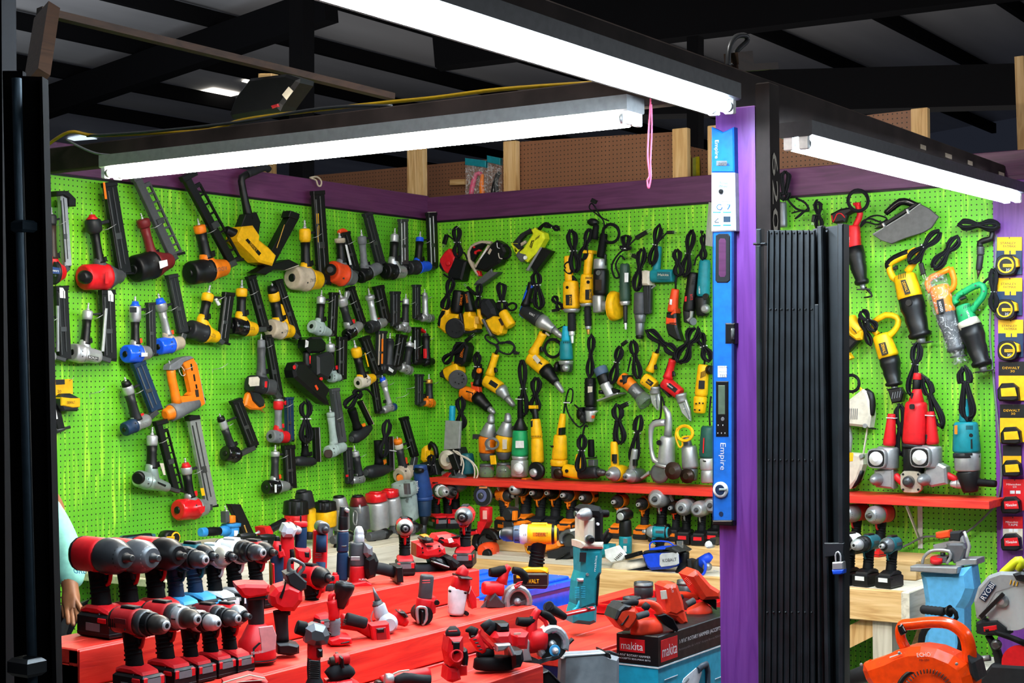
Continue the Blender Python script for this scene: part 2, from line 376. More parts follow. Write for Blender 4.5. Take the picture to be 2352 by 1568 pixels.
# ---- benches
BZ,BF=.665,6.74
t=thing('display_bench','pine two-tier bench along the back wall under the red shelf','bench',((XL-2.35)/2,7.1,0))
for i in range(4):
 y0=BF+.03+i*.175;obj('top_board',bx(XL+.02,-2.36,y0,y0+.171,BZ-.038,BZ,.003),'pale_x',t)
obj('front_board',bx(XL+.6,-2.36,BF,BF+.038,BZ-.14,BZ+.002,.004),'pine_x',t)
obj('end_board',bx(-2.36,-2.322,BF,YB-.03,BZ-.14,BZ+.001,.004),'pale_y',t)
for x in(-2.46,-3.7,-4.9):obj('leg',bx(x-.045,x+.045,BF+.03,BF+.12,0,BZ-.04,.003),'pale_z',t)
obj('brace',M().bar((-2.5,BF+.06,BZ-.16),(-3.3,BF+.06,.05),.09,.038,up=Y3),'pine_z',t)
obj('brace',M().bar((-2.42,BF+.1,.12),(-2.42,YB-.1,BZ-.15),.09,.038,up=X3),'pine_z',t)
BZ2,BF2=.755,7.12
obj('upper_tier',bx(XL+.5,-3.02,BF2,YB-.02,BZ,BZ2,.004),'pine_x',t)
obj('upper_tier',bx(-2.95,-2.42,BF2,YB-.02,BZ,BZ2,.004),'pine_x',t)
LBX=-4.93
t=thing('side_bench','pale wooden bench along the left wall behind the red stand','bench',((XL+LBX)/2,5.7,0))
for i in range(3):
 x0=XL+.02+i*.195;obj('top_board',bx(x0,x0+.191,4.75,BF,.74,.775,.003),'pale_y',t)
obj('front_board',bx(LBX,LBX+.035,4.75,BF,.62,.772,.003),'pale_y',t)
for y in(4.85,6.5):obj('leg',bx(LBX-.09,LBX,y,y+.09,0,.74,.003),'pale_z',t)
SZ=1.045
t=thing('wall_shelf','long red painted shelf across the back wall','shelf',(-3.8,YB,SZ))
obj('board',bx(onY(985,1100,YB-.27).x,-2.10,YB-.27,YB-.002,SZ-.038,SZ,.003),'red_x',t)
for x0 in(1186,1576,2112):
 q=onY(x0,1150,YB-.01);bk=obj('bracket',bx(q.x-.012,q.x+.012,YB-.006,YB-.001,SZ-.27,SZ-.04),'white',t)
 obj('bracket_arm',M().bar((q.x,YB-.006,SZ-.235),(q.x,YB-.2,SZ-.045),.018,.006,up=X3),'white',bk)
 obj('bracket_top',bx(q.x-.012,q.x+.012,YB-.22,YB,SZ-.043,SZ-.039),'white',bk)
# red stepped stand
T3Z,T3X,T2Z,T2X,T1Z,T1X=1.04,-2.84,.945,-2.60,.845,-2.36
t=thing('stepped_stand','red painted three-step wooden display stand full of cordless tools','display stand',(-2.7,3.2,0))
TY0=onZ(170,1490,T3Z).y
def tier(z,xf,y0,y1,dep):
 n=max(1,round(dep/.12))
 for i in range(n):
  w=dep/n;obj('top_board',bx(xf-dep+i*w,xf-dep+(i+1)*w-.002,y0,y1,z-.036,z,.003),'red_y',t)
 zz=z;k=0
 while zz>.1 and k<(2 if z>.9 else 6):
  obj('face_board',bx(xf-.03,xf+.006+k*.0,y0,y1,max(zz-.09,0),zz-.002,.003),'red_y',t);zz-=.091;k+=1
e3=onZ(1117,1307,T3Z).y;e2=onZ(1210,1388,T2Z).y;e1=onZ(1232,1523,T1Z).y
tier(T3Z,T3X,TY0,e3,.18);tier(T2Z,T2X,TY0,e2,.235);tier(T1Z,T1X,TY0-.3,e1,.235)
for y in(TY0,e3-.09):
 for x in(T3X-.18,T3X-.1):obj('leg',bx(x,x+.085,y,y+.085,0,T3Z-.036,.003),'red_z',t)
obj('end_rail',bx(T3X-.18,T3X,TY0,TY0+.04,T3Z-.126,T3Z-.037,.003),'red_x',t)
for z,xf,dep,y0 in((T3Z,T3X,.18,TY0),(T2Z,T2X,.235,TY0),(T1Z,T1X,.235,TY0-.3)):obj('end_panel',bx(xf-dep+.002,xf-.032,y0+.001,y0+.022,max(z-.5,0),z-.037,.002),'red_z',t)
m_,N_,L_,b_=reg('clear_plastic');b_.inputs['Base Color'].default_value=(.85,.9,.9,1);b_.inputs['Transmission Weight'].default_value=.9;b_.inputs['Roughness'].default_value=.12;b_.inputs['IOR'].default_value=1.3
m_,N_,L_,b_=reg('clear_film');b_.inputs['Base Color'].default_value=(.95,.95,.95,1);b_.inputs['Roughness'].default_value=.08;b_.inputs['Alpha'].default_value=.22
tc_=N_.new('ShaderNodeTexCoord');nn_=noise(N_,L_,tc_.outputs['Object'],40,5,None,2);L_.new(ramp(N_,L_,nn_,[(.5,(.04,)*3),(.68,(.45,)*3)]),b_.inputs['Alpha'])
bp_=N_.new('ShaderNodeBump');bp_.inputs['Strength'].default_value=1;bp_.inputs['Distance'].default_value=.01;L_.new(nn_,bp_.inputs['Height']);L_.new(bp_.outputs[0],b_.inputs['Normal'])
PAL.update(kobalt2='1b6fd0',lcd='5a6b58',blue_card='1268c8',white_card='dfe4ea')
m_,N_,L_,b_=reg('clear_guard');b_.inputs['Base Color'].default_value=(.8,.85,.85,1);b_.inputs['Roughness'].default_value=.1;b_.inputs['Alpha'].default_value=.28
# ================================================================ kit: parts measured in crop pixels, built on a thing's own plane
CR=[0,0,1.0];PLN=['L',.07]
def crop(x,y,s):CR[:]=[x,y,s]
def plane(k,v):PLN[:]=[k,v]
def benchP(px,X=None,Z=1.0,Y=None):
 """the point of the line X (or Y) = const, height Z, that lies above the picture column px"""
 y=1350.0
 for _ in range(30):
  p=onX(px,y,X)if X is not None else onY(px,y,Y);y+=(p.z-Z)/pxm(p)
 return p
ANCH=[V((0,0,0))];NV=V((.77,-.638,0)).normalized();AV=V((-NV.y,NV.x,0))
def P(x,y,dz=0.0):
 x,y=CR[0]+x/CR[2],CR[1]+y/CR[2];k,v=PLN
 if k=='L':return onX(x,y,XL+v+dz)
 if k=='B':return onY(x,y,YB-v-dz)
 if k=='X':return onX(x,y,v+dz)
 if k=='Y':return onY(x,y,v-dz)
 if k=='A':d=ray(x,y);return CAM+d*(((ANCH[0]-CAM).dot(NV)+dz)/d.dot(NV))
def NRM():return NV.copy()if PLN[0]=='A' else X3.copy()if PLN[0]in 'LX' else-Y3
def ALONG():return Y3.copy()if PLN[0]in 'LX' else X3.copy()
def rr(p,r):return r/CR[2]*pxm(p)
def seglathe(p,q,prof,seg=14,ov=1.0,sq=2.0,sc=None):
 """prof [(t, r in crop px)] with t in 0..1 between the points p and q"""
 d=q-p;L=d.length;s=sc or pxm((p+q)/2)/CR[2]
 return M().lathe(p,d,[(t*L,max(r*s,.0004))for t,r in prof],seg,ov,NRM(),sq)
def mk(root,spec,tree):
 k,name,mt=spec[0],spec[1],spec[2];a=spec[3:]
 par=root
 if '>' in name:pn,name=name.split('>');par=tree[pn]
 if k=='l':
  x0,y0,x1,y1,prof=a[:5];o=a[5]if len(a)>5 else{}
  dz=o.get('dz',0);m=seglathe(P(x0,y0,dz),P(x1,y1,o.get('dz1',dz)),prof,o.get('seg',14),o.get('ov',1),o.get('sq',2))
 elif k=='t':
  pts=a[0];o=a[1]if len(a)>1 else{};dz=o.get('dz',0)
  q=[P(p[0],p[1],dz+(p[3]if len(p)>3 else 0))for p in pts]
  m=M().path(q,[rr(c,p[2])for c,p in zip(q,pts)],o.get('seg',12),o.get('sm',2),nrm=NRM(),ov=o.get('ov',1))
 elif k=='p':
  pts,th=a[0],a[1];o=a[2]if len(a)>2 else{}
  m=M().prism([P(x,y,o.get('dz',0))for x,y in pts],NRM(),th,o.get('bev',min(.004,th*.2)))
 elif k=='b':
  x0,y0,x1,y1,w,th=a[:6];o=a[6]if len(a)>6 else{}
  p,q=P(x0,y0,o.get('dz',0)),P(x1,y1,o.get('dz',0))
  ang=math.hypot(x1-x0,y1-y0);nx,ny=-(y1-y0)/ang*w/2,(x1-x0)/ang*w/2
  dz=o.get('dz',0);m=M().prism([P(x0+nx,y0+ny,dz),P(x1+nx,y1+ny,dz),P(x1-nx,y1-ny,dz),P(x0-nx,y0-ny,dz)],NRM(),th,o.get('bev',min(.003,th*.2)))
 elif k=='c':
  pts,r=a[0],a[1];o=a[2]if len(a)>2 else{}
  m=M().path([P(p[0],p[1],o.get('dz',0)+(p[2]if len(p)>2 else 0))for p in pts],r,o.get('seg',6),o.get('sm',4),closed=o.get('cl',False))
 elif k=='n':
  x,y,prof=a[:3];o=a[3]if len(a)>3 else{};p=P(x,y,o.get('dz',0));s=pxm(p)/CR[2]
  d=V(o['d']).normalized()if 'd' in o else NRM()
  m=M().lathe(p,d,[(q,r*s)for q,r in prof],o.get('seg',16),o.get('ov',1),None,o.get('sq',2))
 elif k=='x':
  x,y,h,w=a[:4];an=math.radians(a[4]if len(a)>4 else 0);dz=a[5]if len(a)>5 else .03
  p=P(x,y,dz);s=pxm(p)/CR[2];cs=1.0
  r=(P(x+math.cos(an)*10,y-math.sin(an)*10,dz)-p);u=(P(x-math.sin(an)*10,y-math.cos(an)*10,dz)-p)
  return text(root,name,p,r,u,h*u.length/10,mt,0,w*r.length/10)
 o=obj(name,m,mt,par);tree[name]=o;return o
def T(name,cat,label,at,specs,group=None):
 if PLN[0]=='A':ANCH[0]=benchP(CR[0]+at[0]/CR[2],X=PLN[1][0],Z=PLN[1][1])
 t=thing(name,label,cat,tuple(P(*at)),group);tree={}
 for s in specs:mk(t,s,tree)
 return t
def fitting(x,y,ux,uy,k=1.0):
 """air plug: hexagon, neck and barbs, leaving the point x,y in the direction ux,uy"""
 return('l','air_fitting','m.silver',x,y,x+ux*62*k,y+uy*62*k,[(0,15*k),(.22,15*k),(.25,9*k),(.5,8*k),(.55,11*k),(.62,7*k),(.78,7*k),(.84,9*k),(1,4*k)],{'seg':8})
def hook(x,y,lab,L=90,rise=35,off=None):
 """a wire peg hook from the board, its tip turned up beyond the tool"""
 s=PLN[:];PLN[1]=.0
 p0=P(x-L*.35,y+rise*.4);PLN[:]=s
 k,v=s;n=NRM();q=P(x+L*.25,y+rise*.1,.035)
 a=p0;c=P(x+L*.62,y-rise*.55,.035)
 PLN[:]=s
 o=obj('peg_hook',M().path([a+V((0,0,-.018)),a,a+n*.01,q,c],.0016,5,2),'m.silver',None,a)
 tag(o,lab,'hook');return o
HOOKS=0
def NG(lab,H,hm,cm,hd,bm,km,mg,mm,k=.4,tr=None,fit=True,ex=(),off=.068,mth=.026,lad=False,nose=True,hk=True,cf=.26,rail='m.dsteel',cat='nail gun',name='nail_gun',fk=None,arm=True,square=2.0):
 """pneumatic nailer: H handle (x0,y0,r0,x1,y1,r1), hd head (x0,y0,r0,x1,y1,r1) from cap to nose, mg magazine (x0,y0,x1,y1,w)"""
 plane(PLN[0],off);x0,y0,r0,x1,y1,r1=H;L=math.hypot(x1-x0,y1-y0);ux,uy=(x1-x0)/L,(y1-y0)/L
 a0,b0,s0,a1,b1,s1=hd
 if PLN[0]=='L':
  ea,eb=s0*.38/(a1-a0)*(1 if a1>a0 else-1),s1*.25/(a1-a0)*(1 if a1>a0 else-1)
  a0,b0,a1,b1=a0+(a1-a0)*ea,b0+(b1-b0)*ea,a1-(a1-a0)*eb,b1-(b1-b0)*eb
 hx,hy=a0+(a1-a0)*k,b0+(b1-b0)*k
 sp=[]
 if fit:sp.append(fitting(x0,y0,-ux,-uy,fk or r0/42))
 cx,cy=x0+(x1-x0)*cf,y0+(y1-y0)*cf
 sp.append(('l','collar',cm,x0,y0,cx,cy,[(0,r0*.72),(.08,r0*.95),(.2,r0),(.78,r0),(1,r1*1.02)]))
 sp.append(('l','handle',hm,cx,cy,x1+ux*r1*.5,y1+uy*r1*.5,[(0,r1),(.3,r1*.9),(.7,r1*.97),(.92,r1*1.12),(1,r1*1.2)],{'ov':1.15}))
 sp.append(('l','head',bm,hx,hy,a1,b1,[(0,s0*.96),(.18,s0*.96),(.3,s0*.86),(.72,s1*1.05),(.88,s1),(.96,s1*.85),(1,s1*.6)],{'seg':16,'sq':square}))
 nx,ny=hx+(a1-hx)*.35,hy+(b1-hy)*.35
 sp.append(('t','head>neck',bm,[(x1-ux*r1*.3,y1-uy*r1*.3,r1*1.12),(x1+ux*r1,y1+uy*r1,r1*1.35),(nx,ny,s0*.72)],{'sm':2,'seg':10}))
 sp.append(('l','cylinder_cap',km,a0,b0,hx,hy,[(0,s0*.82),(.03,s0*.93),(.09,s0*.99),(.3,s0),(.86,s0),(.88,s0*1.05),(1,s0*1.05)],{'seg':16,'sq':square}))
 sp.append(('l','cylinder_cap>exhaust_port','blk',a0-(hx-a0)*.06,b0-(hy-b0)*.06,a0+(hx-a0)*.05,b0+(hy-b0)*.05,[(0,s0*.3),(1,s0*.4)]))
 for t_ in(.25,.75):
  fx,fy=hx+(a1-hx)*.04,hy+(b1-hy)*.04
  sp.append(('n','cylinder_cap>screw','m.dsteel',fx,fy+s0*(t_-.5)*1.1,[(0,s0*.09),(.008,s0*.09)],{'dz':s0*.8/CR[2]*pxm(P(fx,fy)),'seg':6}))
 if mg:
  m0,n0,m1,n1,w=mg;q=math.hypot(m1-m0,n1-n0);vx,vy=(m1-m0)/q,(n1-n0)/q;px_,py_=-vy,vx
  if px_<0:px_,py_=-px_,-py_
  if lad:
   sp.append(('b','magazine',mm,m0-px_*w*.22,n0-py_*w*.22,m1-px_*w*.22,n1-py_*w*.22,w*.5,mth))
   sp.append(('b','magazine>outer_rail',mm,m0+px_*w*.45+vx*q*.14,n0+py_*w*.45+vy*q*.14,m1+px_*w*.45,n1+py_*w*.45,w*.12,mth*.6))
   for i in range(9):
    f=.14+.86*i/8;bx_,by_=m0+vx*q*f,n0+vy*q*f
    sp.append(('b','magazine>web',mm,bx_-px_*w*.05,by_-py_*w*.05,bx_+px_*w*.5,by_+py_*w*.5,w*.13 if i not in(0,8)else w*.3,mth*.4))
  else:
   sp.append(('b','magazine',mm,m0,n0,m1,n1,w,mth))
   sp.append(('b','magazine>rail',rail,m0+vx*q*.08-px_*w*.18,n0+vy*q*.08-py_*w*.18,m1-vx*q*.06-px_*w*.18,n1-vy*q*.06-py_*w*.18,w*.10,.006,{'dz':mth/2+.002}))
   sp.append(('b','magazine>rail',rail,m0+vx*q*.05+px_*w*.22,n0+vy*q*.05+py_*w*.22,m1-vx*q*.1+px_*w*.22,n1-vy*q*.1+py_*w*.22,w*.07,.005,{'dz':mth/2+.002}))
  sp.append(('b','magazine>end_cap',mm,m0-vx*w*.12,n0-vy*w*.12,m0+vx*w*.28,n0+vy*w*.28,w*1.08,mth*1.25))
  sp.append(('b','magazine>pusher','m.dsteel',m0+vx*q*.55+px_*w*.05,n0+vy*q*.55+py_*w*.05,m0+vx*q*.62+px_*w*.05,n0+vy*q*.62+py_*w*.05,w*.5,.008,{'dz':mth/2+.003}))
  if arm:
   f=max(.02,min(.9,((x0+ux*L*.1-m0)*vx+(y0+uy*L*.1-n0)*vy)/q));ex_,ey_=m0+vx*q*f,n0+vy*q*f
   sp.append(('b','magazine_arm','char',x0+ux*L*.14,y0+uy*L*.14,ex_,ey_,max(r0*.4,7),.014,{'dz':-.008}))
  if nose:
   sp.append(('b','nose','m.dsteel',a1-(a1-a0)*.08,b1,m1+vx*w*.1,n1+vy*w*.1,max(s1*.75,10),.03))
   sp.append(('b','nose>contact_tip','blk',m1,n1,m1+(a1-a0)*.26,n1+(b1-b0)*.2,max(s1*.35,7),.012))
 tx_,ty_=x1+(1 if a1>a0 else-1)*r1*1.3,y1-r1*.2
 sp.append(('p','trigger',tr or 'blk',[(tx_-r1*.45,ty_-r1*.5),(tx_+r1*.2,ty_-r1*.75),(tx_+r1*.35,ty_+r1*.3),(tx_-r1*.35,ty_+r1*.6)],.014))
 r=T(name,cat,lab,((x0+x1)/2,(y0+y1)/2),sp+list(ex))
 if hk:hook(x0+r0*1.2,y0+L*.22,'thin wire peg hook holding the '+hk if isinstance(hk,str)else 'wire hook',r0*2.6,r0*.9)
 return r
CORD='r.black'
def bundle(specs_name,x0,y0,x1,y1,w,n=6,r=.0038,tie=.5,dz=0.0,mt=CORD,plug=None,lead=None,seed=1):
 """a power cord folded into long loops from x0,y0 to x1,y1, pinched by a tie; returns specs"""
 rd=random.Random(seed);L=math.hypot(x1-x0,y1-y0);ux,uy=(x1-x0)/L,(y1-y0)/L;px_,py_=-uy,ux
 sp=[];pts=[]
 n=int(n*1.5)+1;r*=1.18
 for i in range(n):
  a=(i+.5)/n*2-1;ww=w*(.22+.78*abs(a))*(1 if a>0 else-1)*.5;jit=rd.uniform(-.05,.05);z=rd.uniform(-.010,.014)
  top=(x0+ux*L*(jit),y0+uy*L*(jit));bot=(x1+ux*L*jit,y1+uy*L*jit)
  def q(f,s,zz):return(x0+ux*L*f+px_*s,y0+uy*L*f+py_*s,z+zz)
  pin=w*.16*a
  seq=[q(.0+jit,ww*.3,0),q(.10,ww*.85,0),q(.28,ww*.8,.002),q(tie,pin,.004),q(.75,ww*.95,.002),q(.93,ww*.8,0),q(1.0+jit,ww*.25,0)]
  pts.append(seq if i%2==0 else seq[::-1])
 flat=[p for s in pts for p in s]
 sp.append(('c','cord',mt,flat,r,{'sm':3,'dz':dz,'seg':6}))
 tx,ty=x0+ux*L*tie,y0+uy*L*tie
 sp.append(('b','cord>cable_tie','white' if seed%2 else 'blk',tx-px_*w*.24,ty-py_*w*.24,tx+px_*w*.24,ty+py_*w*.24,max(w*.09,4),.03,{'dz':dz}))
 if plug:
  a,b,c,d=plug;sp.append(('c','cord_end',mt,[(tx,ty),((tx+a)/2,(ty+b)/2,.012),(a,b)],r,{'dz':dz,'sm':3}))
  sp.append(('b','plug','blk',a,b,c,d,max(w*.32,12),.02,{'dz':dz}))
  e=math.hypot(c-a,d-b);vx,vy=(c-a)/e,(d-b)/e
  for s in(-1,1):sp.append(('b','plug>prong','m.silver',c-vy*s*w*.08,d+vx*s*w*.08,c+vx*e*.4-vy*s*w*.08,d+vy*e*.4+vx*s*w*.08,3,.002,{'dz':dz}))
 if lead:sp.append(('c','cord_lead',mt,lead,r*1.25,{'dz':dz,'sm':3}))
 return sp
def S(name,mt,x0,y0,x1,y1,r0,r1=None,sq=2.4,dz=0,dz1=None,ov=1.0):
 r1=r0 if r1 is None else r1
 return('l',name,mt,x0,y0,x1,y1,[(0,r0*.82),(.05,r0*.96),(.1,r0),(.9,r1),(.95,r1*.96),(1,r1*.82)],{'sq':sq,'dz':dz,'dz1':dz if dz1 is None else dz1,'ov':ov})
def vents(par,x,y,dx,dy,n,w,l,dz,ang=0,mt='blk'):
 """a row of vent slots"""
 c,s_=math.cos(math.radians(ang)),math.sin(math.radians(ang));o=[]
 for i in range(n):
  cx,cy=x+dx*i,y+dy*i;o.append(('b',par+'>vent_slot',mt,cx-c*l/2,cy+s_*l/2,cx+c*l/2,cy-s_*l/2,w,.003,{'dz':dz}))
 return o
def chuck(x0,y0,x1,y1,r,mt='m.steel',dz=0,dz1=None):
 return('l','chuck',mt,x0,y0,x1,y1,[(0,r*.9),(.12,r),(.45,r),(.5,r*.9),(.6,r*.95),(.75,r*.85),(.98,r*.5),(1,r*.3)],{'seg':16,'dz':dz,'dz1':dz if dz1 is None else dz1})
def PD(lab,name,cat,hd,bd,gd,ck,hm,bm,gm,ex=(),grip=None,off=.06):
 """corded pistol tool: handle (x0,y0,x1,y1,r), body (x0,y0,x1,y1,r0,r1), gear case (x1,y1,r), chuck (x1,y1,r)"""
 plane(PLN[0],off);x0,y0,x1,y1,r=hd;a0,b0,a1,b1,r0,r1=bd;L=math.hypot(a1-a0,b1-b0);ux,uy=(a1-a0)/L,(b1-b0)/L
 sp=[('t','handle',hm,[(x0,y0,r*.95),((x0*2+x1)/3,(y0*2+y1)/3,r*.88),((x0+2*x1)/3,(y0+2*y1)/3,r*.95),(x1,y1,r*1.25)],{'ov':1.1}),S('motor_housing',bm,a0,b0,a1,b1,r0,r1,2.8)]
 if grip:sp.append(('t','handle>grip',grip,[(x0-r*.5,y0+r*.4,r*.55),((x0+x1)/2-r*.55,(y0+y1)/2,r*.55),(x1-r*.6,y1,r*.6)],{'dz':.004}))
 sp.append(('b','motor_housing>nameplate','char',a0+ux*L*.25,b0+uy*L*.25,a0+ux*L*.75,b0+uy*L*.75,r0*.7,.003,{'dz':r0*.96/CR[2]*pxm(P(a0,b0))}))
 sp+=[('n','motor_housing>screw','m.dsteel',a0+ux*L*f-uy*r0*.6,b0+uy*L*f+ux*r0*.6,[(0,5),(.004,5)],{'dz':r0*.85/CR[2]*pxm(P(a0,b0)),'seg':6})for f in(.1,.88)]
 if gd:
  g0,h0,r2=gd;sp.append(('l','gear_case',gm,a1,b1,g0,h0,[(0,r1*1.02),(.3,r1*1.0),(.42,r1*.85),(.8,r2*1.1),(1,r2)],{'seg':16}));a1,b1=g0,h0
 if ck:sp.append(chuck(a1,b1,ck[0],ck[1],ck[2]))
 vx,vy=(x1-x0),(y1-y0);q=math.hypot(vx,vy);vx,vy=vx/q,vy/q;tx,ty=x0+vx*q*.72,y0+vy*q*.72;sgn=1 if a1>a0 else-1
 sp.append(('p','trigger','blk',[(tx+r*.7*sgn,ty-r*.6),(tx+r*1.35*sgn,ty-r*.2),(tx+r*1.5*sgn,ty+r*.7),(tx+r*.8*sgn,ty+r*.9)],.018))
 sp.append(('l','cord_boot','r.blk',x0+vx*4,y0+vy*4,x0-vx*q*.2,y0-vy*q*.2,[(0,r*.42),(1,r*.26)],{'seg':8}))
 return T(name,cat,lab,((x0+a1)/2,(y0+b1)/2),sp+list(ex))
def ring_coil(x,y,rx,ry,n,r=.0038,dz=0,mt=CORD,seed=0,name='cord'):
 rd=random.Random(seed);pts=[]
 for i in range(n*10):
  t=2*math.pi*i/10;k=1+.10*math.sin(t*.37+seed)+rd.uniform(-.02,.02);pts.append((x+rx*k*math.cos(t),y+ry*k*math.sin(t),.012*math.sin(i*.61+seed)))
 return('c',name,mt,pts,r,{'sm':2,'dz':dz})
# ================================================================ nail guns and staplers on the left wall
plane('L',.068)
crop(100,360,3.92)
NG('red nail gun half hidden behind the dark gate post, silver rail magazine',(70,520,46,80,900,40),'brown','char',(20,1040,108,190,1040,70),'red','char',(165,340,210,985,62),'m.lgray',k=.3,hk='red nail gun beside the gate post',
ex=[('p','magazine_bumper','blk',[(90,310),(190,310),(262,380),(262,450),(205,450),(200,380),(150,350),(90,360)],.05),('p','sticker','dblue',[(55,985),(145,1000),(145,1055),(60,1050)],.002,{'dz':.075}),('x','Powers','white',100,1022,26,76,-6,.078)])
NG('red and black framing nailer with knurled red cap, second from gate post',(440,560,76,500,935,42),'blk','char',(310,1085,118,720,1075,62),'dgray','red',(590,240,725,1050,108),'blk',k=.58,cf=.36,hk='red and black framing nailer',
ex=[('l','red_ring','red',437,520,440,565,[(0,26),(.4,34),(1,62)]),('n','end_knob','blk',385,1085,[(0,62),(.03,62),(.05,30)],{'d':(.5,-.85,0),'dz':.06}),('p','sticker','orange',[(535,230),(552,230),(572,380),(552,380)],.002,{'dz':.02}),('p','label','red',[(556,1035),(584,1035),(584,1140),(556,1140)],.002,{'dz':.088})],fk=1.0)
NG('dark red framing nailer with black cap and round-holed grey magazine',(890,560,62,972,870,42),'maroon','maroon',(765,1025,125,1165,925,74),'maroon','blk',(855,165,1185,880,130),'dgray',k=.5,lad=True,hk='dark red framing nailer',ex=[('p','badge','white',[(1040,940),(1112,925),(1120,980),(1050,1008)],.002,{'dz':.088})],fk=.9)
NG('orange framing nailer with black cap and long slotted black magazine',(1400,615,56,1462,890,50),'blk','orange',(1275,1055,108,1665,990,76),'orange','blk',(1298,165,1715,935,128),'blk',k=.5,lad=True,hk='orange framing nailer',ex=[('x','RIDGID','dgray',1595,1010,34,110,190,.09)],fk=1.0)
plane('L',.07)
T('flooring_nailer','nail gun','yellow and black flooring nailer hanging at a slant under its long bent grip',(1850,700),[('t','grip','r.char',[(2030,118,30),(1990,95,34),(1900,130,36),(1830,160,34)]),
('t','handle_bar','blk',[(1850,150,30),(1785,190,34),(1788,260,33),(1815,400,36),(1850,560,46)]),('p','bracket','blk',[(1790,520),(1890,500),(1925,590),(1905,740),(1745,640)],.05),('p','body','yellow',[(1735,632),(1832,622),(1893,712),(1888,752),(1975,820),(2042,892),(2008,985),(1888,952),(1700,765),(1690,730)],.10,{'bev':.012}),
('p','body>label','blk',[(1818,748),(1838,735),(1960,868),(1940,890)],.002,{'dz':.052}),('x','DEWALT','yellow',1890,812,22,92,-48,.054),('l','strike_cap','blk',1640,655,1755,712,[(0,30),(.1,40),(.5,42),(.6,48),(1,50)]),
('b','magazine','blk',2240,530,1985,1000,82,.05),('b','magazine>end_cap','blk',2265,545,2180,515,60,.06),('b','magazine>lettering_strip','gold',2170,610,2100,820,6,.002,{'dz':.028}),
('p','foot_plate','blk',[(1862,1045),(1960,990),(2080,950),(2170,925),(2262,972),(2140,1022),(2035,1015),(1960,1065)],.07),('b','foot_plate>edge','cream',2135,1020,2258,978,9,.07)])
crop(600,400,4.356)
NG('yellow nail gun with large beige cap and tall black magazine',(436,545,60,446,905,46),'blk','yellow',(262,1030,122,605,1065,92),'yellow','tan',(562,178,625,1085,108),'blk',k=.52,cf=.38,hk='yellow and beige framing nailer',ex=[('p','sticker','yellow',[(552,392),(574,392),(576,496),(556,496)],.002,{'dz':.016}),('p','sticker','yellow',[(562,510),(578,510),(582,680),(568,680)],.002,{'dz':.016}),('x','DEWALT','char',520,1058,34,62,188,.085)])
NG('orange capped grey nail gun with orange-edged magazine',(785,640,56,800,865,40),'blk','tan',(655,955,112,945,1055,72),'gray','ored',(830,590,935,960,84),'blk',k=.5,cf=.22,hk='orange capped grey nail gun',ex=[('n','end_knob','blk',695,955,[(0,60),(.02,58),(.035,30)],{'d':(.55,-.83,-.05),'dz':.07}),('t','magazine_guard','ored',[(775,580,20),(820,560,22),(862,590,18),(885,660,14),(905,790,16),(935,940,12)]),('p','label','white',[(838,705),(858,705),(905,905),(885,908)],.002,{'dz':.02})])
NG('all grey finish nailer with black cap, fourth from the wall corner',(1005,620,46,1030,905,34),'gray','gray',(955,1040,72,1195,925,60),'gray','blk',(1062,395,1195,900,76),'char',k=.42,cf=.3,hk='all grey finish nailer')
NG('silver nail gun with steel twin-rail magazine third from the wall corner',(1335,600,42,1322,850,42),'blk','m.silver',(1205,965,82,1445,980,62),'m.silver','blk',(1418,455,1425,905,72),'m.dsteel',k=.42,cf=.32,hk='silver twin-rail nail gun',rail='m.silver',ex=[('x','PaslodeMax','char',1385,985,24,92,2,.07)])
NG('bright blue nail gun right beside the wall corner',(1588,630,40,1570,860,38),'blk','blue',(1440,940,72,1695,918,50),'blue','char',(1702,392,1722,935,84),'blk',k=.4,cf=.2,hk='bright blue nail gun',rail='m.silver',ex=[('p','corner_bracket','cream',[(1672,378),(1762,375),(1768,462),(1742,464),(1742,405),(1675,400)],.02)])
crop(100,640,4.126)
NG('black magazine nail gun cut off by the gate post, white label on top',(20,330,40,40,620,36),'blk','m.silver',(-60,720,80,110,740,50),'m.silver','m.silver',(160,80,195,760,112),'blk',hk='nail gun cut off by the gate post',ex=[('p','label','white',[(150,82),(182,85),(204,120),(206,185),(155,180)],.002,{'dz':.016}),('b','side_rail','m.lgray',132,255,135,690,20,.012,{'dz':.016})])
NG('silver nail gun with white-labelled wide black magazine, near the gate post',(420,300,50,392,600,42),'blk','m.silver',(238,690,86,545,745,64),'m.silver','m.silver',(600,118,622,765,122),'blk',k=.32,cf=.3,hk='silver nail gun by the gate post',square=2.8,ex=[('p','label','white',[(610,112),(640,112),(662,150),(662,218),(615,210)],.002,{'dz':.016}),('b','side_rail','m.silver',592,280,560,690,22,.012,{'dz':.016}),('p','nameplate','char',[(425,725),(520,742),(518,775),(424,755)],.003,{'dz':.068}),('x','HITACHI','white',470,748,22,80,171,.072)])
NG('silver nail gun with blue domed cap and black grip, orange trigger',(868,250,58,868,600,40),'blk','m.silver',(740,715,88,1015,700,66),'m.lgray','g.blue',(1012,232,1025,720,66),'char',k=.55,cf=.46,tr='ored',hk='blue capped nail gun with black grip',ex=[('l','blue_ring','blue',870,215,868,262,[(0,30),(.5,34),(1,54)]),('p','badge','char',[(818,270),(882,268),(882,320),(818,320)],.002,{'dz':.058}),('p','badge','white',[(928,700),(985,700),(985,735),(928,738)],.002,{'dz':.066})])
NG('silver nail gun with blue cap and slender silver grip, leaning left',(1105,225,60,1170,520,38),'m.lgray','m.lgray',(1055,650,80,1330,600,62),'tan','g.blue',(1212,-30,1322,510,88),'char',k=.52,cf=.3,tr='ored',hk='blue capped nail gun with silver grip',ex=[('l','blue_ring','blue',1098,185,1108,235,[(0,34),(.4,40),(1,58)])])
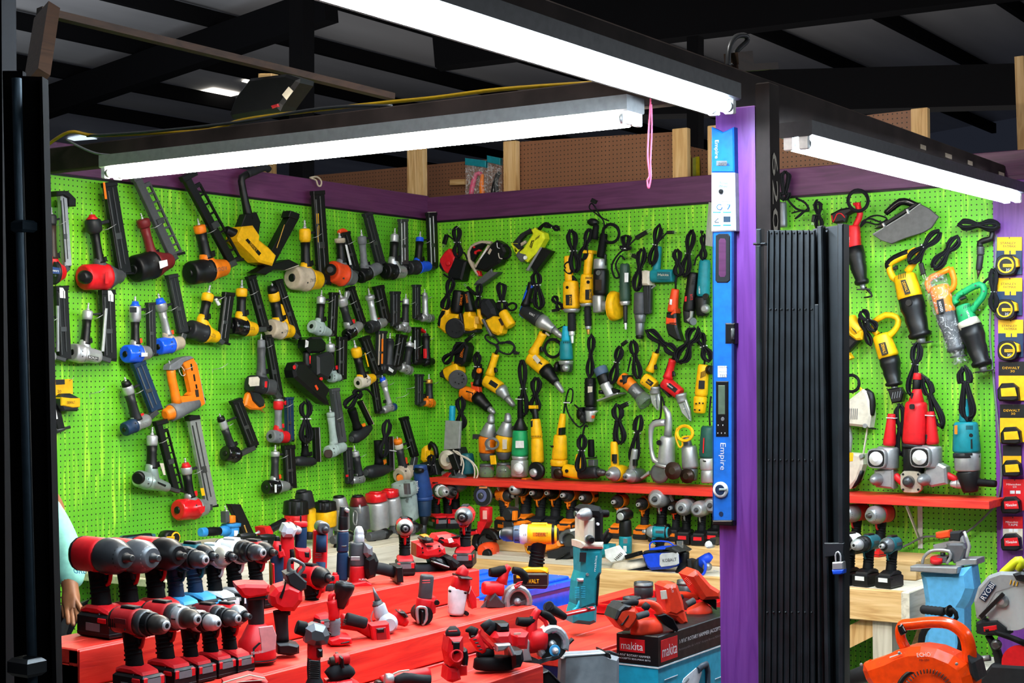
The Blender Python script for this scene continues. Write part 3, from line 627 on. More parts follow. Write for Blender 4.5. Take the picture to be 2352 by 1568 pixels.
NG('yellow nail gun with ribbed black cap, magazine tilted right',(1562,140,58,1512,372,44),'blk','yellow',(1345,465,92,1665,560,58),'yellow','char',(1752,140,1695,605,88),'blk',k=.5,cf=.34,hk='yellow nail gun with ribbed cap',ex=[('x','BOSTITCH','char',1592,528,30,84,152,.075),('b','band','white',1630,190,1665,250,24,.012)])
NG('yellow nail gun with glossy black cap below the flooring nailer',(1878,90,55,1872,335,44),'blk','yellow',(1748,440,86,2022,485,66),'yellow','g.blk',(1962,-20,2095,470,74),'blk',k=.5,cf=.34,hk='glossy black capped yellow nailer',ex=[('x','BOSTITCH','char',1962,470,30,84,175,.075)])
crop(540,640,4.356)
NG('yellow nail gun with round beige cap and yellow-edged magazine',(382,130,58,428,400,50),'blk','yellow',(312,490,96,585,530,66),'yellow','tan',(425,20,618,590,74),'blk',k=.5,cf=.36,hk='round beige capped nailer',ex=[('l','black_ring','blk',360,75,382,135,[(0,40),(.5,52),(1,56)]),('p','inner_rail','yellow',[(450,250),(485,265),(545,450),(548,480),(500,460),(470,360)],.012),('x','DEWALT','char',528,522,28,62,182,.075)])
NG('grey-green finish nailer with dark disc cap, upright black magazine',(862,178,45,846,415,40),'blk','m.silver',(738,465,68,958,545,42),'sage','sage',(988,145,970,560,68),'blk',k=.42,cf=.32,hk='grey-green finish nailer')
NG('silver finish nailer with black dome cap and red trigger, leaning',(1062,190,55,1130,440,40),'char','m.silver',(1085,590,62,1265,450,48),'m.lgray','g.blk',(1152,90,1275,465,66),'blk',k=.45,cf=.34,tr='red',hk='silver nailer with black dome cap',ex=[('p','adjuster','m.lgray',[(1105,130),(1145,110),(1150,140),(1120,210),(1095,200)],.02)])
NG('slim silver finish nailer with black cap, magazine leaning left',(1345,165,48,1392,420,32),'m.silver','m.silver',(1308,500,62,1508,425,48),'m.lgray','char',(1432,80,1512,440,84),'blk',k=.45,cf=.2,tr='red',hk='slim silver finish nailer')
NG('silver brad nailer with rounded black magazine on its left',(1708,200,34,1700,420,33),'char','m.silver',(1752,508,38,1610,480,38),'m.lgray','m.lgray',(1602,135,1600,475,74),'char',k=.35,cf=.26,hk='brad nailer with rounded magazine')
NG('small all silver brad nailer high beside the wall corner',(1897,140,26,1902,370,31),'m.lgray','m.lgray',(1985,395,42,1848,390,40),'m.lgray','m.lgray',(1815,65,1815,395,56),'char',k=.35,cf=.14,hk='all silver brad nailer')
NG('black stapler with red trim beside the wall corner',(1905,548,32,1908,795,42),'blk','char',(1990,828,40,1780,830,36),'blk','blk',(1815,490,1815,845,62),'blk',k=.3,cf=.1,hk='black stapler with red trim',ex=[('p','top_trim','red',[(1788,490),(1850,488),(1895,525),(1890,545),(1835,508),(1790,508)],.03),('b','grip_stripe','red',1900,700,1902,795,14,.02,{'dz':.035}),('b','label','white',1800,615,1800,700,16,.002,{'dz':.018})])
NG('silver nosed brad nailer with slanted black magazine on its left',(1748,640,46,1716,850,38),'char','m.silver',(1770,925,50,1640,880,46),'m.lgray','m.lgray',(1668,570,1608,890,80),'blk',k=.35,cf=.22,hk='silver nosed slanted brad nailer')
NG('dark brad nailer with orange window strip in its magazine',(1548,600,40,1532,850,46),'char','char',(1602,925,52,1450,890,50),'char','char',(1462,530,1450,885,80),'char',k=.35,cf=.1,tr='orange',hk='dark brad nailer with orange strip',rail='tan',ex=[('b','window_strip','orange',1475,600,1470,850,14,.004,{'dz':.018}),('p','label','white',[(1540,880),(1588,915),(1575,940),(1535,915)],.002,{'dz':.05})])
NG('yellow finish nailer with cream cap above a looped cord',(1205,690,54,1265,965,42),'blk','yellow',(1205,1050,64,1400,985,44),'yellow','cream',(1292,590,1432,965,84),'blk',k=.5,cf=.34,hk='yellow nailer with cream cap',ex=[('b','sticker','yellow',1300,740,1335,880,12,.002,{'dz':.016}),('x','DEWALT','char',1345,1010,22,56,28,.06)])
NG('slim nailer with pale green body behind the black cordless nailer',(950,650,48,965,900,36),'blk','m.silver',(925,985,52,1055,985,40),'sage','sage',(1068,590,1062,1005,84),'blk',k=.4,cf=.34,tr='red',off=.06,hk='pale green bodied nailer')
plane('L',.10)
T('cordless_nailer','nail gun','bulky black cordless nailer with red accents pointing down right',(740,820),[('p','battery','g.blk',[(668,610),(720,582),(820,580),(870,640),(862,720),(800,745),(705,745),(662,690)],.075,{'bev':.012}),
('t','handle','blk',[(715,740,38),(712,800,36),(722,890,44)]),('t','handle>grip_stripe','red',[(750,770,8),(748,850,8)],{'dz':.02}),('p','motor_housing','char',[(775,770),(900,728),(952,790),(945,890),(885,1010),(780,960)],.08,{'bev':.012}),
('p','nose_housing','blk',[(530,915),(560,840),(640,828),(760,950),(905,1105),(870,1180),(900,1262),(845,1250),(700,1130),(545,990)],.085,{'bev':.014}),('t','hanging_strap','tan',[(830,620,8),(870,660,8),(850,740,8)]),
('p','nose_housing>label','ored',[(795,1070),(812,1060),(835,1100),(822,1118)],.002,{'dz':.045}),('n','nose_housing>ring','red',590,885,[(0,22),(.004,22),(.005,14)],{'dz':.043}),('n','adjustment_wheel','red',850,1000,[(0,16),(.012,16)],{'dz':.045})])
crop(540,640,4.356)
NG('large dusty grey nail gun with black cap and cream plate',(262,610,40,262,940,42),'dgray','gray',(118,1040,88,400,1095,78),'dgray','char',(325,570,435,1190,78),'blk',k=.5,cf=.24,hk='large dusty grey nail gun',square=2.8,ex=[('p','plate','cream',[(140,985),(228,978),(245,1000),(240,1070),(150,1078),(135,1050)],.004,{'dz':.10,'bev':.001}),('p','label','red',[(300,1025),(322,1025),(318,1090),(296,1085)],.002,{'dz':.083})])
plane('L',.05)
T('chalk_reel','chalk reel','yellow and black chalk reel pointing down with brass tip',(190,1230),[('p','body','orange',[(78,1270),(110,1150),(150,1120),(275,1230),(290,1280),(250,1312),(140,1308)],.035,{'bev':.008}),
('p','body>pad','char',[(150,1125),(230,1130),(290,1220),(282,1270),(245,1285),(180,1220)],.02,{'dz':.022,'bev':.006}),('l','tip','m.gold',235,1295,298,1342,[(0,14),(.5,9),(1,4)])])
crop(240,900,4.356)
NG('red and grey nail gun with upright navy magazine',(1740,85,52,1735,350,36),'gray','red',(1635,440,66,1842,452,60),'red','gray',(1842,60,1852,485,66),'navy',k=.5,cf=.36,tr='red',hk='red and grey nail gun',ex=[('l','top_ring','m.lgray',1742,68,1740,100,[(0,44),(1,50)]),('p','lever','red',[(1790,110),(1828,62),(1830,130),(1800,130)],.012)])
plane('L',.068)
crop(540,640,4.356)
NG('white slim brad nailer with blue end beside empty peg hooks',(1478,1005,40,1535,1235,28),'m.silver','m.silver',(1612,1275,40,1465,1320,38),'m.lgray','dblue',(1385,1010,1435,1335,56),'blk',k=.22,cf=.32,hk='white slim brad nailer',ex=[('l','blue_ring','blue',1470,990,1480,1025,[(0,30),(1,36)])])
NG('black stapler with orange-yellow nose low beside the wall corner',(1940,1005,36,1942,1180,35),'char','m.gold',(1995,1250,44,1880,1232,42),'orange','orange',(1842,960,1840,1260,58),'char',k=.4,cf=.24,hk='orange-nosed black stapler')
crop(100,640,4.126)
NG('grey nail gun with navy cap and wide navy magazine',(790,1010,55,875,1315,46),'char','m.silver',(738,1440,68,1010,1325,62),'m.lgray','navy',(895,800,1065,1245,112),'navy',k=.42,cf=.28,tr='red',hk='navy capped nail gun',rail='m.gray',ex=[('l','black_ring','blk',772,970,790,1015,[(0,40),(1,50)]),('x','BOSCH','gray',955,1378,34,72,14,.075)])
plane('L',.068)
T('trim_nailer','nail gun','bright orange open-frame nailer with grey barrel and orange end cap',(1300,1000),[fitting(1200,830,-.2,-1,.9),('t','handle','orange',[(1205,850,46),(1215,950,44),(1240,1060,44),(1262,1180,52)]),
('p','top_cap','gray',[(1162,862),(1168,820),(1280,748),(1362,730),(1395,750),(1300,790),(1262,850),(1200,872)],.05),('p','magazine','orange',[(1290,790),(1395,742),(1440,820),(1512,1185),(1462,1218),(1440,1210),(1400,1120),(1345,1100),(1378,1070),(1330,850)],.035),
('p','frame_base','orange',[(1240,1120),(1330,1110),(1470,1090),(1480,1200),(1260,1200)],.04),('b','magazine>slot','blk',1398,805,1408,870,14,.004,{'dz':.018}),('b','magazine>slot','blk',1424,905,1434,970,14,.004,{'dz':.018}),('b','magazine>slot','blk',1445,1000,1452,1040,14,.004,{'dz':.018}),('b','magazine>slot','brown',1450,1050,1458,1120,30,.006,{'dz':.018}),
('b','magazine>edge','m.silver',1430,790,1516,1180,6,.03,{'dz':-.002}),('b','trigger','char',1345,1120,1400,1100,18,.016),('l','barrel','gray',1205,1270,1455,1178,[(0,84),(.3,82),(.5,70),(1,52)],{'seg':16}),('l','end_cap','orange',1148,1292,1208,1268,[(0,36),(.15,58),(.9,66),(1,80)],{'seg':16}),
('p','nose','blk',[(1440,1150),(1520,1120),(1535,1140),(1470,1200)],.02),('c','tag_string','white',[(1290,800),(1285,860),(1310,915),(1340,910),(1335,870),(1300,820)],.0015)])
hook(1330,850,'thin wire peg hook holding the orange open-frame nailer',150,40)
crop(240,900,4.356)
NG('large silver-green nail gun with black disc cap, lower left',(478,432,56,470,740,50),'blk','m.silver',(295,850,86,655,962,52),'m.sage','m.sage',(555,295,735,985,112),'blk',k=.3,cf=.34,lad=True,hk='large silver-green nail gun',ex=[('n','end_cap','blk',345,855,[(0,66),(.012,66),(.02,50)],{'d':(.45,-.88,-.1),'dz':.062}),('p','label','cream',[(552,712),(590,712),(612,830),(590,830)],.002,{'dz':.02}),('p','nameplate','blk',[(532,895),(618,930),(608,950),(535,915)],.003,{'dz':.07})])
NG('red capped nail gun with very long silver magazine',(815,745,58,852,1030,46),'blk','m.silver',(688,1185,108,1035,1150,82),'m.lgray','g.red',(885,260,1062,1140,104),'m.lgray',k=.62,cf=.28,tr='red',hk='red capped nail gun',rail='m.dsteel',ex=[('l','red_ring','red',808,710,816,752,[(0,34),(.5,40),(1,56)]),('p','top_block','blk',[(820,250),(860,228),(930,232),(938,270),(830,292)],.04),('p','sticker','yellow',[(958,962),(992,958),(1008,1035),(975,1038)],.002,{'dz':.018}),('p','badge','red',[(932,1150),(1005,1140),(1000,1195),(965,1220)],.003,{'dz':.088})])
NG('small black nail gun with ball cap and tilted plain black magazine',(1170,275,42,1262,530,40),'char','m.silver',(1172,610,82,1355,635,62),'blk','g.blk',(1312,85,1490,545,98),'blk',k=.75,cf=.36,hk='small black ball-capped nail gun',ex=[('l','black_ring','blk',1160,245,1172,290,[(0,36),(1,42)])])
NG('silver nail gun with black cap and red trigger, lowest on the wall',(1708,595,46,1702,860,38),'char','m.silver',(1585,955,74,1848,940,50),'m.lgray','g.blk',(1838,545,1862,955,100),'blk',k=.48,cf=.2,tr='ored',hk='silver nail gun lowest on the wall',ex=[('p','badge','white',[(1702,925),(1722,925),(1722,1005),(1704,1005)],.002,{'dz':.07})])
crop(600,880,4.356)
def corded_stapler(lab,cord,H,hd,mg,tr,ex=(),mm='m.lgray'):
 plane('L',.06);x0,y0,r0,x1,y1,r1=H;a0,b0,s0,a1,b1,s1=hd
 T('electric_stapler','stapler',lab,((x0+x1)/2,(y0+y1)/2),[('t','handle','r.blk',[(x0,y0,r0),((x0*2+x1)/3,(y0*2+y1)/3,r0*.95),((x0+2*x1)/3,(y0+2*y1)/3,r1*.9),(x1,y1,r1*1.2)]),('l','head','char',a0,b0,a1,b1,[(0,s0*.5),(.06,s0*.85),(.15,s0),(.5,s0),(.6,s0*.94),(.8,s1),(1,s1*.6)],{'sq':2.6}),('l','head>vent_cap','dgray',a0-(a1-a0)*.02,b0,a0+(a1-a0)*.1,b0+(b1-b0)*.1,[(0,s0*.5),(1,s0*.5)]),
('b','magazine','blk',*mg[:4],mg[4],.026),('b','magazine>side_plate',mm,mg[0]+mg[4]*.3,mg[1],mg[2]+mg[4]*.3,mg[3],mg[4]*.25,.028),('p','trigger',tr,[(x1+r1*.8,y1-r1*.9),(x1+r1*1.6,y1-r1*1.2),(x1+r1*1.7,y1-r1*.3),(x1+r1*1.1,y1+r1*.1)],.014)]+cord+list(ex))
corded_stapler('black electric stapler under a long looped cord with brass plug prongs',bundle('',445,185,450,590,150,7,.0038,.42,.05,plug=(450,540,452,600),seed=3),(435,520,38,440,730,40),(335,780,52,535,785,48),(548,440,562,785,56),'blk')
NG('pale grey-green slim nailer with dark oval cap',(692,290,42,725,590,36),'sage','sage',(640,700,66,845,625,52),'sage','sage',(728,60,805,590,78),'dgray',k=.3,cf=.16,hk='pale slim nailer with dark oval cap',ex=[('n','end_cap','brown',672,705,[(0,42),(.01,42),(.014,34)],{'d':(.6,-.8,0),'dz':.05,'sq':3})])
corded_stapler('black electric nailer with cord looped over it, orange trigger',bundle('',985,80,850,240,120,6,.004,.2,.05,lead=[(985,70),(1060,60),(1120,130)],seed=4),(905,260,48,965,450,44),(905,560,62,1095,440,44),(985,175,1100,410,40),'orange',mm='tan')
NG('black and silver brad nailer with magazine on its left, low on the wall',(938,680,40,975,900,40),'char','m.silver',(1032,955,42,895,975,38),'m.lgray','m.lgray',(862,650,885,1000,64),'char',k=.3,cf=.22,hk='low brad nailer',ex=[('p','flag_sticker','red',[(845,915),(872,912),(872,935),(848,938)],.002,{'dz':.018})])
corded_stapler('black electric nailer with zip-tied cord and orange trigger, near the shelf',bundle('',1265,380,1215,730,110,6,.0042,.5,.04,seed=6),(1165,570,42,1178,810,42),(1048,895,66,1300,850,42),(1288,530,1298,870,52),'orange',ex=[('b','cable_tie','white',1212,662,1330,680,10,.05)])
plane('L',.075)
NG('cream nail gun with orange collar and black magazine behind the bench tools',(1370,595,44,1415,830,38),'char','cream',(1345,945,82,1540,850,50),'tan','tan',(1425,345,1535,730,66),'blk',k=.4,cf=.26,hk='cream nail gun with orange collar',off=.09,ex=[('l','orange_ring','orange',1362,555,1372,605,[(0,34),(.3,46),(1,44)]),('n','end_cap','orange',1385,945,[(0,36),(.015,34)],{'dz':.07,'d':(.7,-.7,0)}),('p','lever','ored',[(1440,745),(1455,740),(1465,820),(1445,820)],.01)])
# left edge: carded tape, half-hidden nailer; empty hooks
crop(100,640,4.126)
plane('L',.02)
T('carded_tape_measure','tape measure','yellow tape measure on its card hanging near the gate post',(200,1100),[('p','card','yellow',[(112,955),(275,948),(278,1090),(115,1110)],.0015),('p','card>dark_panel','char',[(114,956),(200,953),(202,1000),(116,1005)],.001,{'dz':.0015}),
('x','DEWALT','yellow',160,1015,24,66,2,.003),('x','20','char',150,1066,26,36,0,.003),('p','case','char',[(138,1110),(165,1088),(230,1085),(310,1125),(318,1180),(300,1255),(160,1255),(135,1200)],.045,{'dz':.025,'bev':.008}),
('p','case>front','yellow',[(140,1120),(230,1130),(318,1130),(316,1215),(250,1222),(140,1200)],.048,{'dz':.027,'bev':.004}),('x','DEWALT','char',262,1172,26,76,4,.055)])
hook(250,950,'thin wire peg hook holding the carded tape near the gate post',60,30)
T('side_rail_tool','nail gun','black stapler with white strip cut off by the gate post, low',(130,1350),[('b','magazine','blk',95,1180,150,1420,70,.03),('b','magazine>strip','white',95,1200,120,1330,30,.004,{'dz':.017}),('l','nose','m.dsteel',110,1440,248,1405,[(0,30),(.6,22),(.7,12),(1,16)]),('t','handle','blk',[(40,1220,30),(60,1400,36)])])
for x,y,l in((430,1085,'left of the navy magazine'),(1595,855,'right of the orange nailer')):hook(x+60,y-20,'bare wire peg hook '+l,150,60)
crop(540,640,4.356)
for x,y,l in((1700,1100,'upper one left of the orange-nosed stapler'),(1600,1190,'lower one beside the white slim nailer')):hook(x+60,y-20,'bare wire peg hook, '+l,130,50)
# ================================================================ corded tools on the back wall
plane('B',.055);crop(980,440,4.611)
PALETTE_=None
T('finishing_sander','sander','red and black finishing sander under a hanging cord, beside the wall corner',(320,780),[('p','body','red',[(162,790),(168,715),(215,645),(262,605),(330,690),(330,780),(258,875),(205,845)],.07,{'bev':.01}),
('p','body>dark_panel','blk',[(162,790),(175,730),(205,790),(235,850),(200,845)],.074,{'bev':.006}),('n','body>dial','red',235,760,[(0,28),(.01,28),(.014,18)],{'dz':.036}),('p','dust_box','blk',[(330,700),(455,740),(405,942),(262,930),(255,870)],.08,{'bev':.01})]+bundle('',318,385,330,690,115,7,seed=11,dz=.02,plug=(215,455,185,555),lead=[(330,640),(400,650),(430,720)]))
hook(280,385,'thin wire peg hook above the red and black finishing sander',120,60)
T('corded_jigsaw','jigsaw','black and beige jigsaw with red trigger hanging tilted on the back wall',(640,740),[('p','body','blk',[(600,700),(715,555),(770,515),(835,555),(868,640),(800,760),(640,850),(540,815)],.075,{'bev':.012}),
('t','handle_frame','tan',[(560,890,20),(495,790,24),(452,690,24),(480,590,22),(580,538,20),(690,545,18)],{'ov':1.5}),('p','grip_pad','blk',[(470,640),(495,580),(600,540),(640,550),(560,640),(500,740),(480,720)],.04,{'bev':.008}),
('b','centre_stripe','tan',545,800,690,575,26,.07),('b','centre_stripe>lettering_band','white',568,715,635,605,12,.002,{'dz':.036}),('b','centre_stripe>red_band','red',590,712,648,618,6,.002,{'dz':.036}),
('p','trigger','red',[(512,660),(515,632),(565,612),(578,628),(540,642),(530,665)],.03,{'dz':.012}),('n','lock_button','red',507,588,[(0,11),(.008,11)],{'dz':.022}),('p','body>label','tan',[(645,650),(672,598),(692,615),(665,668)],.002,{'dz':.04}),
('p','blade_guard','red',[(535,835),(570,840),(580,895),(545,890)],.03),('p','shoe','m.gray',[(515,965),(690,815),(700,850),(765,850),(580,985)],.012,{'dz':.02}),('p','shoe','m.dsteel',[(520,990),(560,940),(785,850),(770,875),(590,1000)],.05,{'bev':.002}),
ring_coil(830,640,60,70,5,.0036,.03,seed=2),('c','cord_tie','white',[(745,540),(750,590),(775,600)],.002,{'dz':.05}),('c','cord_tie','cream',[(760,650),(770,700),(800,710)],.003,{'dz':.05})])
T('corded_jigsaw','jigsaw','lime green jigsaw with black handle and black shoe, tilted right',(1120,600),[('p','body','lime',[(1132,405),(1172,385),(1205,412),(1265,440),(1278,500),(1190,650),(1092,750),(1030,715),(985,660),(1050,605),(1150,450)],.07,{'bev':.01}),
('p','handle','char',[(920,545),(1005,448),(1105,392),(1145,400),(1118,440),(1060,460),(1010,510),(990,560),(1030,600),(972,672)],.045,{'bev':.01}),('p','handle>edge','lime',[(918,545),(980,545),(985,555),(930,558),(965,640),(1010,610),(970,672)],.048),
('p','front_cover','m.gray',[(975,680),(1000,640),(1100,665),(1065,735),(1030,748)],.074,{'bev':.006}),('n','front_cover>dial','white',1050,700,[(0,22),(.01,20)],{'dz':.036}),('p','body>label','blk',[(1085,590),(1110,518),(1140,515),(1110,600)],.002,{'dz':.036}),('x','RYOBI','lime',1112,560,20,78,62,.039)]+vents('body',1155,500,12,-8,4,4,34,.036,70)+[
('p','shoe','blk',[(1125,800),(1245,592),(1345,632),(1290,700),(1165,862)],.05),('p','shoe>edge','m.lgray',[(1072,835),(1225,590),(1245,595),(1098,842)],.055),('p','trigger','tan',[(1005,580),(1000,545),(1050,515),(1060,545)],.022),
('t','cord_boot','r.blk',[(1190,400,22),(1225,360,18),(1250,340,14)])]+bundle('',1240,345,1400,395,60,5,.0036,.6,.01,seed=5))
T('lime_jigsaw_cord_plug','plug','small black plug and cord bundle left of the first yellow grinder',(1370,1180),bundle('',1345,1115,1420,1240,90,6,.003,.5,.02,seed=8,plug=(1400,1250,1330,1262)))
PD('blue and black corded drill with silver gear head under its cord','corded_drill','drill',(1115,965,1045,1215,42),(1020,1250,1205,1365,66,80),(1345,1462,44),(1440,1545,36),'blk','char','m.lgray',grip='blue',
ex=[('t','back_strip','blue',[(1120,990,20),(1060,1080,26),(1030,1200,26),(998,1300,22),(1060,1335,16)],{'dz':.008}),('x','KOBALT','white',1115,1300,22,62,-28,.075)]+bundle('',1155,860,1195,1235,130,7,.0038,.35,.045,seed=9))
def sander_disc(x,y,r,col='char',d=(.25,-.95,-.2)):return[('n','sanding_pad',col,x,y,[(0,r*.8),(.012,r),(.024,r),(.025,r*.9)],{'d':d,'dz':.03,'seg':22})]+[('n','sanding_pad>dust_hole','blk',x+r*.5*math.cos(t*.785),y+r*.5*math.sin(t*.785),[(0,7),(.003,7)],{'d':d,'dz':.055,'seg':8})for t in range(8)]
T('orbital_sander','sander','yellow orbital sander, black pad facing out, tall black dust bag, nearest corner',(300,1300),[S('dust_bag','blk',345,1045,315,1285,60,62,3),('x','DEWALT','orange',366,1145,24,112,83,.075),('p','body','yellow',[(150,1340),(200,1225),(268,1228),(262,1292),(370,1300),(340,1400),(225,1500),(180,1460),(146,1430)],.08,{'bev':.012}),
('p','body>grip','blk',[(150,1420),(160,1330),(200,1250),(250,1250),(240,1300),(200,1350),(190,1450)],.085,{'bev':.008}),('x','DEWALT','yellow',205,1370,22,78,62,.052)]+sander_disc(312,1440,108)+bundle('',265,930,185,1250,110,6,seed=12,dz=.03,lead=[(265,930),(190,880),(180,870)]))
T('palm_sander','sander','yellow palm sander with black dust bag between two other sanders',(470,1350),[S('dust_bag','blk',430,1060,470,1280,54,58,3),('x','DEWALT','orange',425,1130,22,92,97,.075),('p','body','yellow',[(412,1300),(430,1275),(490,1272),(500,1310),(560,1330),(560,1450),(500,1475),(430,1470)],.08,{'bev':.012}),
('p','body>plate','gold',[(510,1320),(548,1322),(552,1400),(515,1392)],.002,{'dz':.042}),('p','sanding_plate','char',[(370,1290),(395,1290),(440,1480),(560,1465),(555,1490),(430,1505),(405,1460)],.07),('t','grip','yellow',[(560,1235,26),(560,1300,26),(600,1400,20)])]+bundle('',560,985,545,1230,80,5,seed=13,dz=.02,plug=(520,1090,430,1010)))
T('palm_sander','sander','yellow palm sander with big round grey dust bag, third from corner',(740,1400),[('p','dust_bag','r.char',[(590,1180),(620,1132),(680,1135),(745,1230),(765,1310),(680,1360),(600,1300)],.09,{'bev':.02}),('p','body','yellow',[(650,1365),(730,1315),(800,1330),(860,1340),(835,1450),(822,1500),(780,1522),(725,1500),(680,1440)],.08,{'bev':.014}),
S('front_knob','yellow',805,1270,895,1425,52,58,2.4,.02),('p','body>plate','brown',[(758,1350),(790,1335),(825,1400),(795,1420)],.002,{'dz':.043}),('b','sanding_plate','m.gray',622,1350,715,1530,24,.07)]+bundle('',790,970,800,1250,125,5,.0045,.68,.02,seed=15,lead=[(810,1170),(880,1255),(940,1240),(945,1195),(900,1180),(840,1215)]))
plane('B',.055);crop(1260,440,4.48)
def straight(lab,name,cat,secs,ex,at,group=None):return T(name,cat,lab,at,[S(*q)for q in secs]+list(ex),group)
straight('yellow straight grinder with black neck, leftmost of two yellow ones','straight_grinder','grinder',[('handle','yellow',198,662,215,925,40,46),('motor_housing','yellow',228,920,238,1205,76,84,3),('flange','m.lgray',238,1205,238,1245,92,70),('neck','r.char',236,1245,240,1435,40,42),('collet','m.chrome',240,1432,240,1480,30,30),('spindle','m.chrome',242,1480,246,1560,18,14)],
[('p','motor_housing>label','char',[(175,1062),(240,1058),(242,1168),(178,1170)],.002,{'dz':.046}),('x','DEWALT','yellow',225,1115,24,88,90,.049),('p','trigger','blk',[(232,845),(260,870),(285,900),(282,940),(235,925)],.02),('n','motor_housing>switch','blk',193,985,[(0,16),(.006,15)],{'dz':.044}),('p','side_tab','red',[(135,1180),(150,1150),(150,1215),(138,1215)],.03)]+bundle('',235,405,275,815,135,7,seed=17,dz=.02,lead=[(180,790),(165,760),(200,725),(240,760),(235,830),(200,840),(160,800)]),(220,950))
straight('yellow straight grinder partly behind the big black polisher','straight_grinder','grinder',[('handle','yellow',422,602,400,860,44,44),('motor_housing','yellow',402,850,392,1150,66,72,3),('flange','m.lgray',396,1150,398,1182,76,60),('neck','r.char',400,1182,408,1385,34,36),('collet','m.lgray',408,1380,408,1415,30,30),('spindle','m.gold',408,1415,410,1470,18,14)],
[('p','motor_housing>label','char',[(378,1008),(440,1005),(442,1110),(378,1112)],.002,{'dz':.042}),('x','DEWALT','yellow',428,1058,22,84,90,.045),('n','motor_housing>switch','blk',410,930,[(0,18),(.006,17)],{'dz':.040}),('b','handle>top','yellow',370,620,470,622,34,.06)]+vents('motor_housing',385,888,14,0,5,5,20,.04,90)+bundle('',425,395,340,700,100,7,seed=18,dz=.02),(400,950))
straight('large black angle polisher with round yellow pad','angle_polisher','polisher',[('handle','r.blk',572,430,535,680,38,42),('rear_housing','m.lgray',532,690,530,800,62,66,3),('motor_housing','blk',540,795,535,1065,76,72,3),('gear_housing','m.lgray',515,1065,522,1245,60,58,4),('spindle_boss','m.lgray',560,1175,640,1175,52,40),('yellow_pad','yellow',640,1175,668,1175,120,156),('yellow_pad','yellow',668,1175,722,1172,156,140)],
[('n','motor_housing>badge','m.gray',515,835,[(0,28),(.006,26)],{'dz':.045}),('p','motor_housing>label','brown',[(480,905),(545,905),(545,1015),(480,1015)],.002,{'dz':.045}),('p','trigger','blk',[(575,630),(595,650),(590,760),(565,750)],.02),('t','side_handle','r.blk',[(470,490,38),(480,420,34),(490,340,30)],{'dz':.02}),('l','side_handle>flange','blk',405,310,510,320,[(0,20),(.3,40),(.7,40),(1,20)]),
ring_coil(640,430,85,95,6,.0042,.02,seed=3),('c','cord_lead',CORD,[(570,430),(565,300),(480,220),(420,170),(440,120),(480,160),(540,260),(620,300)],.0042,{'dz':.01}),('b','plug','blk',445,85,490,110,40,.025,{'dz':.03})],(540,900))
straight('slim dark green straight grinder with thin neck','straight_grinder','grinder',[('motor_housing','2f4a3c',785,742,786,1130,50,56),('ring','m.silver',786,1128,788,1170,56,44),('neck','char',790,1170,790,1350,24,20),('collet','m.chrome',792,1350,794,1420,16,12)],[('p','label','white',[(782,835),(822,835),(820,930),(782,932)],.002,{'dz':.032})]+bundle('',800,455,790,600,130,6,seed=21,dz=.015,tie=.9,lead=[(790,590),(720,640),(650,760),(680,880),(730,870),(690,760),(740,660),(785,700)],plug=(900,480,1010,415)),(790,950))
straight('grey metal nibbler with dark round motor, hanging nose down','metal_nibbler','nibbler',[('motor_housing','dgray',940,1035,938,1265,58,62,3),('gear_housing','m.gray',942,1262,945,1350,62,50),('nose','m.gray',940,1345,938,1480,46,42),('nose_ring','blk',938,1478,938,1515,40,36)],bundle('',965,595,905,1000,120,8,seed=22,dz=.02,plug=(930,680,860,655)),(940,1250))
straight('teal belt grinder with horizontal motor and long dark belt arm','belt_grinder','grinder',[('handle','teal',1132,562,1105,860,36,42),('motor_housing','teal',1065,868,1292,866,68,66,4)],
[('p','gear_cover','cream',[(985,820),(1020,810),(1066,820),(1066,965),(982,965)],.08,{'bev':.01}),('p','motor_housing>label','dteal',[(1115,822),(1248,825),(1248,905),(1115,902)],.003,{'dz':.05}),('x','Makita','cream',1180,855,24,110,0,.053),('b','belt_arm','char',1010,965,1018,1260,52,.03),('b','belt','char',1050,960,1045,1250,22,.03),('l','belt_roller','m.dsteel',1040,1230,1060,1232,[(0,16),(1,16)]),('b','tension_lever','m.steel',1100,965,1040,1010,14,.012)]+bundle('',1140,355,1060,740,105,7,seed=23,dz=.02,plug=(1220,420,1290,418)),(1150,860))
T('metal_shear','shears','orange and black metal shear hanging straight down beside the belt grinder',(1290,1200),[S('motor_housing','ored',1305,1000,1275,1240,40,54),('p','body','blk',[(1232,1240),(1330,1240),(1342,1400),(1385,1530),(1340,1535),(1250,1475),(1228,1400)],.06,{'bev':.01}),('p','body>front','ored',[(1232,1290),(1330,1300),(1335,1375),(1228,1365)],.064,{'bev':.006}),('p','motor_housing>label','white',[(1248,1105),(1272,1108),(1268,1165),(1245,1160)],.002,{'dz':.032}),('p','motor_housing>curve','ored',[(1280,1260),(1330,1200),(1332,1250),(1290,1275)],.066)]+vents('body',1252,1352,20,0,4,10,16,.034)+bundle('',1320,605,1340,860,110,8,seed=24,dz=.02,lead=[(1340,850),(1310,900),(1308,1000)]))
straight('black oscillating tool with red label and silver clamp lever','oscillating_tool','power tool',[('motor_housing','blk',1492,830,1445,1240,56,66),('nose','char',1448,1230,1430,1350,64,40)],[('p','label','red',[(1402,1078),(1422,1075),(1420,1130),(1400,1130)],.002,{'dz':.036}),('x','27.5','red',1470,1085,60,24,8,.042),('p','clamp_lever','m.lgray',[(1460,1225),(1490,1230),(1480,1290),(1440,1340),(1420,1320),(1455,1290)],.02,{'dz':.035}),('n','clamp','m.gray',1470,1335,[(0,40),(.02,40)],{'d':(.8,-.5,0),'dz':.01})]+vents('motor_housing',1495,885,-3,18,5,5,30,.034)+bundle('',1475,415,1400,860,110,8,seed=25,dz=.02),(1450,1100))
